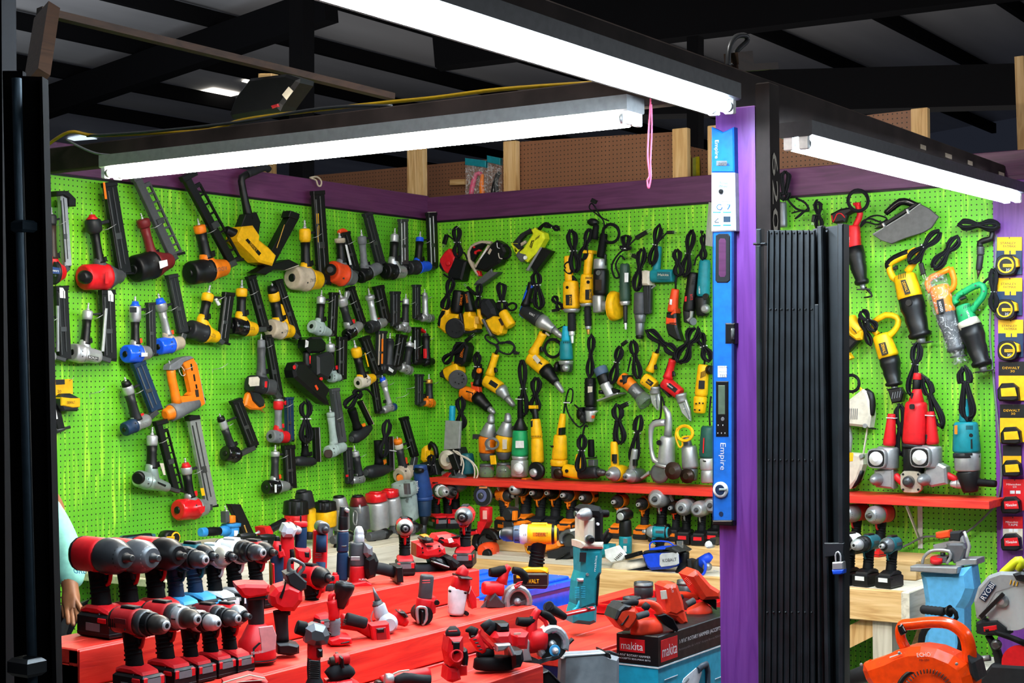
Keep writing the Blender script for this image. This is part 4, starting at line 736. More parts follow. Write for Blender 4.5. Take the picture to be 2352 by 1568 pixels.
straight('teal angle grinder at the right end of the wall behind the level','angle_grinder','grinder',[('motor_housing','teal',1610,702,1590,1080,56,66,2.8),('gear_head','blk',1585,1080,1585,1280,70,60,4)],[('x','Makita','white',1552,1010,80,16,0,.045),('n','side_port','blk',1622,1078,[(0,34),(.012,30)],{'dz':.036}),('n','spindle','m.steel',1622,1205,[(0,50),(.02,46),(.03,26)],{'dz':.03})]+bundle('',1595,450,1590,690,80,6,seed=26,dz=.02,plug=(1575,430,1580,400),lead=[(1500,760),(1520,680),(1580,620)]),(1590,950))
o=obj('paper_sheet',M().prism([P(1648,108,.02),P(1684,112,.16),P(1688,566,.16),P(1608,552,.02)],-Y3+X3*.3,.001),'white');tag(o,'sheet of white paper hanging left of the tall blue level','paper')
plane('B',.055);crop(980,740,4.125)
straight('teal slim angle grinder hanging head down with looped cable','angle_grinder','grinder',[('handle','cyan',1322,35,1318,180,34,42),('motor_housing','teal',1318,175,1325,355,54,62,2.8),('gear_head','m.lgray',1320,362,1320,400,64,60,4),('gear_head','m.dsteel',1325,395,1325,472,58,50,3)],[('n','spindle','m.lgray',1325,432,[(0,38),(.02,32),(.03,14)],{'dz':.03}),('l','guard','blk',1228,420,1262,425,[(0,50),(.8,56),(1,40)]),ring_coil(1195,245,78,84,4,.0042,-.01,seed=5),('c','cord_lead',CORD,[(1160,120),(1250,60),(1310,30)],.004)]+vents('motor_housing',1300,190,16,0,4,5,18,.034,90),(1320,250))
PD('yellow drywall screwdriver with long black nose pointing down right','screw_gun','drill',(1108,100,1010,300,44),(975,328,1120,440,66,72),(1225,570,42),(1295,668,30),'yellow','yellow','blk',ex=[('p','label','cream',[(1000,330),(1030,305),(1078,360),(1050,395)],.002,{'dz':.07}),('p','hang_clip','tan',[(1130,90),(1165,120),(1160,135),(1125,110)],.01)])
PD('yellow corded drill with silver gear head below looping grey cord','corded_drill','drill',(655,300,598,500,38),(562,540,700,630,64,62),(762,715,38),(830,795,32),'yellow','yellow','m.lgray',grip='char',ex=[
('c','cord','r.char',[(665,290),(680,230),(600,190),(555,150),(570,120),(640,140),(700,200),(780,180),(830,230),(790,300),(700,280),(660,220),(720,190),(820,210),(835,280)],.006),('p','plug','char',[(820,285),(840,270),(875,285),(870,305),(830,305)],.02)])
T('orbital_sander','sander','yellow sander with big square black dust box and worn pad',(290,420),[('p','dust_box','blk',[(300,185),(395,190),(425,235),(395,375),(360,412),(285,395)],.08,{'bev':.01}),('x','DEWALT','orange',335,280,26,100,80,.042),S('body','yellow',200,500,330,430,78,70),('p','grip','char',[(148,480),(195,430),(215,455),(200,530),(155,520)],.08,{'bev':.01}),('p','knob','yellow',[(245,375),(275,368),(275,400),(250,402)],.04)]+sander_disc(305,535,92,'dgray',(.3,-.9,-.2))+bundle('',330,205,160,385,95,6,.0036,.5,.06,seed=28,plug=(370,180,430,130)))
PD('orange and black corded drill pointing down right, cable dangling above','corded_drill','drill',(510,430,478,600,36),(335,655,470,700,62,66),(590,815,44),(645,865,30),'blk','orange','blk',ex=[('n','knob','orange',505,458,[(0,26),(.015,26),(.02,18)],{'dz':.03}),('p','bridge','ored',[(432,565),(505,595),(512,662),(440,640)],.04),]+vents('motor_housing',395,660,4,18,4,4,26,.055)+bundle('',480,300,470,540,90,6,seed=29,dz=.01,plug=(470,330,485,280)))
# on the shelf
plane('B',.12)
def shelfY():return SZ
T('belt_sander','sander','belt sander standing on its end on the shelf, silver plate and teal handle',(250,1300),[S('handle','cyan',245,790,240,940,30,30),('p','base_plate','m.silver',[(185,928),(327,936),(315,1195),(170,1205)],.02,{'dz':.05,'bev':.002}),('n','rear_pulley','cream',215,1300,[(0,92),(.03,92),(.032,60),(.04,58)],{'dz':.03,'seg':24}),('n','rear_pulley>hub','m.steel',215,1300,[(0,30),(.012,26)],{'dz':.07}),
S('front_roller','m.lgray',150,1432,240,1432,26,26),S('motor_housing','dteal',380,1240,390,1440,60,70,3),('p','body','char',[(225,1200),(340,1180),(380,1300),(360,1440),(240,1440),(250,1320)],.08),('c','cord','cream',[(250,1210),(300,1250),(390,1290),(470,1370),(480,1460),(410,1530),(320,1510),(305,1430),(330,1330),(330,1270),(420,1320),(455,1400),(440,1500),(370,1525),(335,1450),(350,1340),(310,1240),(260,1220)],.0048,{'dz':.06}),
('b','plug','blk',245,1250,300,1400,60,.04,{'dz':.07}),('b','plug','blk',255,1400,285,1500,36,.03,{'dz':.08})]+bundle('',320,720,330,1000,110,7,seed=30,dz=0))
for lab,x,bm,cm_,y0 in(('worn silver and orange router standing nose up on the shelf',610,'orange','m.lgray',870),('worn silver and yellow router standing nose up on the shelf',770,'yellow','m.silver',860)):
 T('plunge_router','router',lab,(x,1200),[chuck(x,y0+85,x,y0-2,36),S('gear_head','m.lgray',x-6,y0+85,x-30,y0+215,46,84),S('motor_housing',bm,x-34,y0+210,x-40,y0+370,78,72,3),S('lower_housing','dgray',x-40,y0+368,x-40,y0+440,72,52),('l','base_ring','m.gray',x-42,y0+470,x-42,y0+490,[(0,62),(1,70)]),('l','clear_base','clear_plastic',x-42,y0+490,x-42,1462,[(0,66),(1,74)],{'seg':16}),
('b','side_knob','m.dsteel',x-160 if x<700 else x-120,y0+210,x-80,y0+215,44,.04),('p','label','cream',[(x-52,y0+250),(x-10,y0+250),(x-12,y0+340),(x-52,y0+342)],.002,{'dz':.055})]+([ring_coil(x+10,1150,58,50,3,.0045,.08,'r.gray',4),('p','tag','yellow',[(600,1262),(652,1258),(660,1345),(610,1348)],.01,{'dz':.07})]if x<700 else[('l','side_handle','blk',x+45,1000,x+90,1010,[(0,20),(1,24)])]))
straight('green and black angle grinder standing head down on the shelf','angle_grinder','grinder',[('handle','r.blk',885,698,888,915,24,28,3),('rear_cone','blk',888,905,885,1022,28,74),('motor_housing','green',885,1020,885,1268,66,76,3),('collar','m.silver',883,1266,882,1300,74,66,3),('gear_head','m.silver',882,1300,880,1462,72,70,5)],[('n','spindle_flange','white',876,1385,[(0,56),(.012,54),(.014,36),(.026,30),(.027,12)],{'dz':.05}),('p','label','white',[(842,1122),(920,1122),(922,1190),(842,1190)],.002,{'dz':.055}),('b','handle>cable_tie','white',858,725,905,728,8,.05),]+bundle('',905,380,925,880,95,7,seed=31,dz=-.02),(885,1100))
straight('slim yellow angle grinder with black disc guard on the shelf','angle_grinder','grinder',[('neck','blk',1020,800,1036,925,30,30),('motor_housing','yellow',1030,915,1045,1100,44,52,3),('motor_housing','yellow',1046,1095,1052,1330,54,58,2.6)],[('b','top_ring','yellow',985,802,1052,802,32,.05),('n','wheel_guard','blk',1052,1405,[(0,84),(.02,86),(.024,70)],{'dz':.045,'seg':24}),('n','spindle_flange','m.silver',1015,1425,[(0,42),(.012,38),(.014,18)],{'dz':.07}),('p','switch','blk',[(1008,935),(1028,925),(1032,990),(1010,992)],.06)]+vents('motor_housing',1000,1080,15,0,6,5,14,.045,90)+bundle('',1040,535,1020,850,120,8,seed=32,dz=-.02),(1040,1150))
straight('thick yellow angle grinder with exposed dark gear face on the shelf','angle_grinder','grinder',[('handle','yellow',1292,865,1268,1070,28,38,3),('motor_housing','yellow',1266,1065,1258,1300,58,70,3),('motor_collar','yellow',1256,1300,1254,1362,78,76,3),('gear_head','m.dsteel',1250,1362,1246,1478,64,60,4)],[('n','gear_face','m.brown',1248,1430,[(0,50),(.012,46),(.014,14)],{'dz':.05}),('p','switch','blk',[(1268,1000),(1300,995),(1294,1065),(1266,1065)],.05,{'dz':.01}),('n','knob','blk',1200,1175,[(0,10),(.02,10)],{'dz':.03}),('c','cord',CORD,[(1300,860),(1310,780),(1345,640),(1385,650),(1370,760),(1320,760),(1350,880),(1440,990),(1500,940),(1480,860),(1400,780)],.0048),('b','cord>cable_tie','white',1305,760,1362,762,10,.03)],(1260,1200))
T('corded_jigsaw','jigsaw','yellow and black saw at the left end of the red shelf with its cord around',(40,1300),[('t','handle','blk',[(15,1200,22),(45,1150,26),(85,1200,24),(95,1290,22)]),('p','body','yellow',[(0,1170),(25,1160),(28,1310),(-10,1330),(-40,1300),(-30,1200)],.06,{'bev':.01}),('p','side','yellow',[(20,1215),(60,1215),(55,1285),(20,1290)],.065),('p','base','char',[(-30,1330),(110,1300),(140,1440),(-20,1460)],.08)]+bundle('',50,1260,30,1440,90,7,seed=33,dz=.06))
plane('B',.06);crop(1260,740,4.1275)
straight('black angle grinder hanging below its long cord, disc on the left','angle_grinder','grinder',[('motor_housing','blk',395,525,398,800,50,54,3),('collar','char',398,800,398,835,54,50,3),('gear_head','m.silver',400,835,392,942,46,36,4),('wheel_guard','blk',292,862,340,868,60,66),('grinding_disc','char',322,900,360,902,60,56)],[('p','label','cream',[(372,608),(416,608),(414,660),(372,668)],.002,{'dz':.034}),('p','deflector','white',[(350,838),(470,838),(430,870),(400,865)],.03),('b','switch','ored',424,882,422,910,10,.03,{'dz':.02})]+vents('motor_housing',380,560,9,0,5,4,40,.03,90)+bundle('',408,128,390,510,85,8,.003,.46,.01,seed=34),(395,750))
T('trim_router','router','silver trim router with blue-grey top and square plate, tilted right',(560,580),[S('top_cap','4a5f78',485,425,515,500,66,64,2.2),S('motor_housing','blk',512,495,540,580,60,58),S('lower_body','m.silver',540,575,590,700,58,48),('b','base_plate','m.lgray',497,742,695,672,16,.10),('n','lock_knob','blk',525,660,[(0,20),(.03,18)],{'dz':.01,'d':(-.8,-.5,0)}),('b','clamp','blk',600,640,665,660,40,.03)]+bundle('',680,240,600,570,95,7,.0034,.42,.01,seed=35,plug=(695,215,745,178)))
T('trim_router','router','orange and grey trim router with clear plastic base, tilted right',(790,620),[S('top_cap','orange',690,530,745,570,66,64,2.6),S('body','orange',735,555,800,620,60,60,2.6),S('motor_housing','m.gray',790,610,875,700,60,60),('l','clear_base','clear_plastic',860,690,930,770,[(0,62),(.6,78),(1,84)],{'seg':14}),('n','top_cap>button','blk',690,555,[(0,14),(.005,14)],{'dz':.042}),('p','body>grip','char',[(725,500),(775,500),(770,570),(735,590)],.09,{'bev':.008}),('x','RIDGID','white',815,655,14,44,-42,.062)]+bundle('',800,185,850,520,100,7,.0034,.4,.01,seed=36,lead=[(780,330),(765,400),(750,470)]))
def shear(lab,hd,bd,g,tip,hm,ex=()):
 x,y,r=g;t0,t1=tip;r_=PD(lab,'metal_shear','shears',hd,bd,g,None,hm,hm,'m.lgray',grip='char',ex=[('p','blade','m.silver',[(x-r*.9,y-r*.1),(x+r*.8,y-r*.7),((x+t0)/2+r*.75,(y+t1)/2-10),(t0,t1),(t0-18,t1-8),((x+t0)/2-r*.9,(y+t1)/2+12)],.022),('b','blade>edge','m.dsteel',x+r*.4,y+10,t0-6,t1-20,9,.03),('n','blade>bolt','m.chrome',(x*2+t0)/3,(y*2+t1)/3,[(0,9),(.02,8)],{'seg':6})]+list(ex));return r_
shear('yellow metal shear with silver blades, left of the red one',(1020,290,960,465,36),(905,530,1010,610,62,56),(1010,680,48),(1045,835),'yellow',ex=[('x','DEWALT','yellow',940,560,16,66,-35,.065)])
shear('red metal shear with long curved silver blades pointing down right',(1180,350,1130,530,40),(1095,560,1250,680,62,58),(1270,760,46),(1352,935),'red',ex=[('x','Milwaukee','white',1150,600,16,70,-35,.065),('p','lower_grip','blk',[(1045,590),(1070,585),(1165,700),(1150,712)],.04)])
straight('yellow compact angle grinder beside the level, high above the shelf','angle_grinder','grinder',[('motor_housing','yellow',1470,400,1445,700,50,58,3),('gear_head','yellow',1440,700,1430,860,58,52,4)],[('p','label','char',[(1425,550),(1482,552),(1478,632),(1420,630)],.002,{'dz':.036}),('n','side_port','blk',1520,450,[(0,46),(.03,40)],{'d':(.9,-.4,0),'dz':.0}),]+[('n','gear_head>bolt','blk',x,y,[(0,9),(.004,9)],{'dz':.036,'seg':6})for x,y in((1400,770),(1432,765),(1465,768),(1388,828),(1432,832))]+vents('motor_housing',1445,500,11,-5,5,4,60,.034,85)+bundle('',1420,100,1520,360,120,7,seed=37,dz=.01,lead=[(1490,240),(1480,330),(1478,400)]),(1450,600))
T('power_cord','cord','thick tangle of black cords tied with white zip ties above the red shear',(1200,180),bundle('',940,80,1200,290,110,8,.004,.6,.02,seed=38,lead=[(1050,170),(1045,240),(1035,290)])+[('c','cord_lead',CORD,[(1200,290),(1190,320),(1180,350)],.005,{'dz':.02})])
T('power_cord','cord','folded black cord hanging right above the red shear in two loops',(1300,260),bundle('',1400,60,1240,370,170,9,.004,.45,.03,seed=40))
# shelf row, right half
plane('B',.13)
T('angle_drill','drill','yellow side-handle drill lying on the shelf with black gear case and tied cord',(340,1380),[S('motor_housing','yellow',150,1400,300,1430,62,60,2.8),S('gear_case','char',290,1430,470,1418,56,58,3),chuck(460,1418,545,1428,36,'m.dsteel'),S('side_handle','r.blk',402,1110,405,1275,30,32),('l','side_handle>flange','blk',405,1278,406,1292,[(0,56),(1,56)]),S('handle','yellow',300,1250,290,1400,40,48),('n','motor_housing>screw','blk',175,1408,[(0,16),(.008,16)],{'dz':.04}),('b','mount','m.gray',395,1330,450,1330,60,.05)]+bundle('',320,1080,300,1415,110,8,.004,.4,.08,seed=41,lead=[(320,1080),(345,980),(370,990)]))
def facing_impact(lab,x,y,r,hm,body,ex=(),top=None,gm='m.lgray'):
 T('impact_wrench','impact wrench',lab,(x,y),[S('handle',hm,top[0],top[1],x-5,y-r*.5,top[2],top[2]*1.1,3),('n','motor_housing',body,x,y,[(-.10,r*.8),(-.06,r*.98),(.01,r),(.02,r*.86)],{'sq':2.8}),('n','gear_case',gm,x+3,y+4,[(.018,r*.95),(.03,r*.9),(.05,r*.62),(.075,r*.52),(.078,r*.36)],{}),('n','gear_case>anvil','m.dsteel',x+3,y+4,[(.07,r*.22),(.10,r*.2)],{'seg':4}),('p','switch','blk',[(top[0]-14,(top[1]+y)/2-r*.4),(top[0]+18,(top[1]+y)/2-r*.4),(top[0]+18,(top[1]+y)/2+r*.5),(top[0]-14,(top[1]+y)/2+r*.5)],.03,{'dz':.022})]+list(ex))
facing_impact('yellow handled impact wrench on the shelf facing out, cord tied above',635,1430,76,'yellow','yellow',bundle('',650,790,680,1140,130,6,.0042,.42,.0,seed=42,plug=(690,800,750,770),lead=[(640,930),(620,1030),(622,1130)])+[('p','handle_label','char',[(610,1252),(650,1252),(648,1338),(610,1338)],.002,{'dz':.034})],(622,1130,34))
facing_impact('silver impact wrench on the shelf with black grip strap, facing out',795,1450,68,'m.lgray','m.gray',bundle('',860,895,800,1330,110,6,.0036,.35,-.02,seed=43),(820,1200,30))
T('metal_saw','saw','large bare aluminium saw with D-handle standing on the shelf',(1100,1250),[('t','top_handle','m.lgray',[(1090,795,16),(1130,860,30),(1140,950,34),(1130,1075,40)]),('t','loop_handle','m.silver',[(1110,950,34),(1030,955,34),(980,985,30),(968,1080,22),(975,1200,20),(1000,1300,26),(1060,1330,30)]),S('motor_housing','m.silver',1130,1080,1115,1345,68,78,3),('n','brush_cap','blk',1050,1140,[(0,26),(.01,24)],{'dz':.05}),S('neck','m.lgray',1110,1340,1105,1372,88,88,4),('n','blade_guard','m.gray',1065,1430,[(0,92),(.02,95),(.024,70)],{'dz':.01,'seg':26}),('n','wheel','brown',1190,1405,[(0,82),(.016,84),(.018,40),(.026,34)],{'dz':.06,'seg':26}),('p','foot','m.lgray',[(880,1470),(960,1405),(965,1440),(895,1482)],.04),('c','cord',CORD,[(1100,800),(1070,700),(1060,900),(1000,930),(960,980)],.005)])
T('metal_saw','saw','small worn grey grinder with yellow cord coiled around its neck',(1340,1300),[S('motor_housing','m.lgray',1330,1170,1350,1385,70,80,2.6),S('neck','m.gray',1310,1090,1325,1180,34,40),('n','wheel','m.brown',1325,1455,[(0,68),(.02,70),(.022,36),(.03,30)],{'dz':.05,'seg':24}),S('gear_head','m.gray',1340,1385,1345,1500,74,60,3),ring_coil(1290,1050,74,70,4,.0055,.06,'yellow',7),('c','cord_lead','yellow',[(1220,1000),(1205,1080),(1240,1180),(1270,1160),(1270,1090),(1370,1080)],.0055,{'dz':.06})])
straight('dark green large grinder at the right end of the shelf beside the level','angle_grinder','grinder',[('motor_housing','1e5148',1515,985,1502,1285,66,72,2.8),('gear_case','m.silver',1502,1285,1505,1400,66,64),('gear_head','m.lgray',1508,1398,1512,1522,58,62,3)],[('p','label','red',[(1468,1095),(1478,1095),(1470,1240),(1460,1238)],.002,{'dz':.046}),('p','gear_case>slot','blk',[(1465,1306),(1495,1312),(1492,1322),(1464,1318)],.003,{'dz':.04}),('c','cord_lead',CORD,[(1530,980),(1525,860),(1540,700)],.005)],(1505,1200))
# ================================================================ right bay: saws on the back wall, carded tapes, level, gate
plane('B',.065);crop(1740,380,3.843)
def RS(lab,loop,lr,lm,body,bm,boot,ex=(),bootm='blk',name='reciprocating_saw',lpat=None,cat='saw'):
 """reciprocating saw: handle loop points, motor body (x0,y0,x1,y1,r0,r1), rubber boot (x0,y0,x1,y1,r0,r1)"""
 x0,y0,x1,y1,r0,r1=body;u0,v0,u1,v1,q0,q1=boot;L=math.hypot(u1-u0,v1-v0);ux,uy=(u1-u0)/L,(v1-v0)/L
 sp=[('t','handle',lm,[(a,b,lr)for a,b in loop],{'ov':1.2}),S('motor_housing',bm,x0,y0,x1,y1,r0,r1,3),('l','rubber_boot',bootm,u0,v0,u1,v1,[(0,q0),(.25,q0*1.04),(.45,q0*.86),(.55,q0*.9),(.85,q1*.95),(.9,q1*1.2),(.97,q1*1.15),(1,q1*.9)],{'sq':2.6,'seg':16}),
('l','blade_clamp','m.steel',u1,v1,u1+ux*L*.16,v1+uy*L*.16,[(0,q1*.5),(.6,q1*.42),(1,q1*.2)]),('b','shoe','m.dsteel',u1+ux*L*.10-uy*q1,v1+uy*L*.10+ux*q1,u1+ux*L*.16+uy*q1*1.1,v1+uy*L*.16-ux*q1*1.1,12,.035)]
 if lpat:sp.append(('t','handle>grip','r.blk',[(a,b,lr*.98)for a,b in lpat],{'dz':.006}))
 return T(name,cat,lab,((x0+x1)/2,(y0+y1)/2),sp+list(ex))
T('corded_tool','power tool','grey corded tool hanging behind the numbered steel post',(215,440),[S('body','m.gray',222,325,225,545,34,38),('c','cord',CORD,[(440,380),(380,440),(330,470),(400,400),(300,420)],.004)]+bundle('',245,60,235,300,120,6,seed=50,tie=.8,lead=[(250,280),(340,380),(450,400),(420,330),(340,290)]))
T('power_cord','cord','small folded black cord with plug hanging above the folded gate',(530,420),bundle('',530,315,545,560,80,6,seed=52,plug=(500,440,490,500)))
RS('red and black reciprocating saw beside the gate with coiled cord ring',[(880,335),(905,430),(880,500),(850,560)],26,'red',(850,530,845,730,52,66),'red',(850,722,925,1050,78,52),[
('p','rear_handle','blk',[(655,430),(740,385),(835,368),(878,400),(800,442),(782,500),(705,515),(668,505)],.05,{'bev':.01}),('t','rear_handle>trim','red',[(655,440,5),(668,500,5),(700,430,5),(740,425,5),(770,460,5)],{'dz':.026}),('p','trigger','gray',[(690,480),(770,455),(775,490),(700,512)],.03),('x','CRAFTSMAN','white',805,680,12,96,85,.07),
ring_coil(888,310,88,92,6,.0045,.03,seed=6),('p','ring_top','red',[(848,330),(905,325),(905,360),(880,370),(850,350)],.03),('t','hook','blk',[(935,1075,9),(975,1100,12),(1010,1150,9),(940,1165,7)])])
plane('B',.075)
T('seaming_iron','power tool','black tool with wide curved steel plate, tilted, top of right bay',(1300,450),[('t','handle','g.blk',[(1130,425,24),(1180,380,30),(1260,320,34),(1330,325,32),(1400,350,26),(1430,345,20)]),('p','stiffener','blk',[(1040,560),(1410,330),(1440,345),(1130,545)],.05),('p','steel_plate','m.dsteel',[(1018,610),(1150,530),(1300,440),(1438,340),(1520,380),(1602,452),(1540,550),(1470,590),(1310,640),(1185,692),(1090,660)],.012,{'dz':.02}),('p','steel_plate>rim','m.steel',[(1018,605),(1150,525),(1300,434),(1438,334),(1446,340),(1300,446),(1150,537),(1024,614)],.02,{'dz':.02}),
('b','bracket','m.lgray',1325,385,1340,430,22,.03,{'dz':.02}),('b','bracket','m.lgray',1110,510,1130,545,22,.03,{'dz':.02}),('c','cord',CORD,[(1150,480),(1090,500),(1000,470),(930,490),(910,540),(960,500),(1060,520),(1140,470),(1060,440),(980,460),(920,520)],.0045)])
T('soldering_tool','power tool','slim black angled electric tool with coiled cord at top right',(1950,750),[('t','elbow','blk',[(2070,580,22),(2065,640,26),(2010,660,28),(1965,680,28),(1965,720,28)]),('l','spring_neck','m.dsteel',1968,715,1968,790,[(0,30),(.1,36),(.2,30),(.35,36),(.45,30),(.6,36),(.7,30),(.85,36),(1,28)]),S('barrel','char',1968,790,1952,925,28,26),('l','tip','brown',1952,925,1945,990,[(0,18),(.4,14),(1,3)])]
+bundle('',1780,520,2120,530,110,6,.0045,.5,.02,seed=54))
RS('yellow reciprocating saw with black boot, largest in the right bay',[(1400,745),(1310,790),(1200,845),(1160,890),(1195,990),(1240,1010)],30,'yellow',(1295,960,1350,1175,92,104),'yellow',(1350,1165,1440,1520,104,84),[
('t','rear_frame','yellow',[(1390,740,26),(1420,800,22),(1380,860,28),(1320,940,34)]),('p','motor_housing>label','char',[(1262,1015),(1305,1005),(1352,1128),(1302,1140)],.003,{'dz':.072}),('x','DEWALT','yellow',1305,1072,26,100,-68,.076),('n','rubber_boot>dial','blk',1338,1210,[(0,30),(.008,28)],{'dz':.07}),('p','trigger','blk',[(1200,900),(1235,880),(1235,915),(1205,925)],.03)]+vents('motor_housing',1245,975,15,-3,5,5,56,.066,84)+bundle('',1600,590,1340,850,120,8,.004,.5,.03,seed=55,plug=(1440,860,1465,960)),lpat=[(1330,765),(1210,815),(1150,870),(1160,900)])
RS('orange reciprocating saw wrapped in clear plastic film',[(1700,910),(1540,985),(1500,1040),(1530,1120)],26,'orange',(1600,1060,1670,1310,84,82),'orange',(1660,1300,1760,1640,84,66),[
('t','rear_frame','orange',[(1700,905,30),(1735,1000,26),(1725,1080,26),(1650,1120,40)]),('p','motor_housing>label','char',[(1578,1190),(1640,1170),(1660,1290),(1600,1310)],.003,{'dz':.06}),('x','RIDGID','white',1618,1245,22,90,-75,.064),
('l','plastic_wrap','clear_film',1540,960,1665,1330,[(0,60),(.12,118),(.3,108),(.5,116),(.7,96),(.85,104),(1,90)],{'seg':11}),('l','plastic_wrap','clear_film',1665,1330,1790,1740,[(0,92),(.2,100),(.4,84),(.6,92),(.8,66),(.92,50),(1,84)],{'seg':9})]+bundle('',1770,640,1560,900,120,7,.0045,.45,.02,seed=56),bootm='dgray')
RS('green reciprocating saw with white band and open loop handle',[(1760,1220),(1745,1170),(1850,1100),(1960,1050),(2000,1090),(1985,1160),(1920,1240),(1890,1290)],30,'green',(1810,1230,1860,1375,62,78),'green',(1880,1420,1985,1770,98,74),[
('l','band','cream',1852,1365,1880,1425,[(0,86),(1,96)],{'sq':3}),('x','HITACHI','white',1865,1325,18,92,-68,.06),('b','trigger','char',1790,1180,1840,1160,24,.03),('n','lock','green',1805,1130,[(0,15),(.012,13)],{'dz':.03})]+[('n','screw','m.dsteel',x,y,[(0,9),(.004,9)],{'dz':.036,'seg':6})for x,y in((1742,1145),(1925,1058),(1998,1110),(1802,1320),(1962,1275))]+vents('motor_housing',1822,1250,14,-5,7,4,30,.05,80)+bundle('',2080,925,2085,1270,85,8,.0045,.55,.0,seed=57,lead=[(2060,990),(2020,1010),(1985,1050)]))
crop(1740,740,3.564)
T('band_file','power tool','yellow and black tool cut off by the gate, above the band saw',(790,60),[S('body','yellow',745,-30,840,90,60,56,3),('p','rear','yellow',[(735,-40),(790,-60),(880,80),(870,140),(820,150),(735,80)],.06,{'bev':.01}),('p','pad','blk',[(735,100),(840,150),(760,240),(735,250)],.06,{'bev':.01}),('b','tail','yellow',735,250,772,300,30,.05)]+vents('body',775,50,10,10,4,4,30,.05,-60)+bundle('',840,-40,925,180,60,5,seed=58,dz=.02))
RS('yellow reciprocating saw with caged nose, middle of the right bay',[(960,-10),(950,60),(985,100)],24,'yellow',(1010,100,1078,290,70,80),'yellow',(1078,285,1120,520,78,58),[('t','rear_frame','yellow',[(955,-5,24),(1050,-60,26),(1140,-40,24),(1150,20,24),(1110,80,26),(1060,120,34)]),('p','motor_housing>label','char',[(990,175),(1045,160),(1072,255),(1018,272)],.003,{'dz':.06}),('x','DEWALT','yellow',1032,216,26,80,-75,.064),('p','nose_cage','blk',[(1075,545),(1180,530),(1208,580),(1190,650),(1110,662)],.05,{'bev':.006})]+vents('nose_cage',1105,600,20,-4,4,7,54,.027,80,'gray')+bundle('',850,-90,960,60,100,7,.004,.5,.04,seed=59))
T('portable_band_saw','saw','cream portable band saw standing on the shelf, cut off by the gate',(820,1000),[('p','upper_housing','cream',[(700,700),(760,640),(850,570),(880,545),(915,560),(945,640),(950,770),(935,860),(700,835)],.09,{'bev':.012}),('t','upper_housing>bumper','blk',[(880,560,22),(925,590,30),(938,680,32),(930,760,26)],{'dz':.02}),('t','frame','m.lgray',[(735,840,26),(760,950,20),(740,1070,26)]),('p','lower_housing','cream',[(700,1060),(880,1075),(885,1160),(840,1290),(780,1360),(700,1365)],.09,{'bev':.012}),
('t','lower_housing>bumper','blk',[(850,1210,28),(820,1290,30),(770,1340,22)],{'dz':.02}),('p','lower_housing>plate','yellow',[(737,1062),(785,1068),(780,1135),(737,1138)],.003,{'dz':.047}),('b','blade','cream',900,865,865,1085,12,.014),('n','blade_guide','m.steel',895,845,[(0,22),(.03,18)],{'dz':.02}),('n','blade_guide','m.steel',862,1095,[(0,20),(.03,16)],{'dz':.02}),('b','tension_lever','blk',900,860,970,872,12,.012),('t','top_lever','yellow',[(825,538,9),(850,545,11),(845,600,16),(838,620,10)]),ring_coil(770,500,62,68,4,.0045,0,seed=8)]+vents('upper_housing',750,750,16,0,5,5,90,.047,88,'m.gray'))
plane('B',.14)
def right_angle_drill(lab,hx0,hy0,hx1,hy1,fx,fy,fr,blk,ck,sh,cord):
 T('right_angle_drill','drill',lab,(fx,fy),[S('handle','red',hx0,hy0,hx1,hy1,32,50,3),('b','handle>cable_tie','white',hx0-34,hy0+30,hx0+34,hy0+34,8,.05),('b','handle>switch','blk',hx0-20,(hy0+hy1)/2+50,hx0-16,(hy0+hy1)/2+110,22,.05),S('body','m.lgray',fx+50,fy-90,fx+40,fy+90,84,92,3),
('n','end_plate','m.lgray',fx,fy,[(.03,fr),(.075,fr*.98),(.082,fr*.9)],{'sq':4,'seg':20}),('n','end_plate>slot_ring','blk',fx,fy,[(.080,fr*.84),(.083,fr*.84)],{'sq':4,'seg':20}),('n','end_plate>hub','white',fx,fy,[(.08,fr*.72),(.088,fr*.68),(.089,fr*.3),(.093,fr*.26)],{'seg':18}),
('p','gear_block','m.lgray',blk,.08,{'bev':.01}),('n','chuck','m.steel',ck[0],ck[1],[(.03,50),(.05,52),(.07,46),(.09,36),(.11,22),(.112,10)],{}),('l','side_handle','red',*sh,[(0,26),(.1,30),(.9,24),(1,18)],{'sq':3})]+cord)
right_angle_drill('red and silver right-angle drill, left of the big red drill',1098,750,1078,1010,1018,1108,82,[(975,1205),(1060,1190),(1130,1200),(1130,1360),(985,1345),(970,1270)],(1005,1280),(1125,1250,1200,1330),bundle('',1165,690,1180,1080,110,7,.0045,.45,-.04,seed=60))
straight('big red magnetic drill with square steel base plate on the shelf','magnetic_drill','drill',[('neck','red',1308,415,1305,470,28,34,3),('neck','blk',1305,468,1300,560,34,30,3),('handle','red',1308,545,1300,660,34,60,3),('motor_housing','red',1300,650,1288,1000,84,94,4),('collar','char',1286,995,1284,1025,98,88,4),('lower_housing','blk',1284,1022,1284,1240,86,84,3)],[('p','switch','blk',[(1268,580),(1290,575),(1290,640),(1268,645)],.06),('n','motor_housing>slot','blk',1265,690,[(0,22),(.006,20)],{'dz':.075,'sq':4}),('n','base_plate','m.cream',1285,1300,[(.02,88),(.05,90),(.055,84)],{'sq':5}),('n','base_plate>gear','m.dsteel',1272,1295,[(.055,48),(.08,44),(.10,30),(.102,12)])]+[('n','base_plate>bolt','blk',1285+a*62,1300+b*62,[(.055,10),(.058,10)],{'seg':8})for a in(-1,1)for b in(-1,1)]+bundle('',1310,180,1260,590,110,8,.0045,.4,-.03,seed=61),(1290,800))
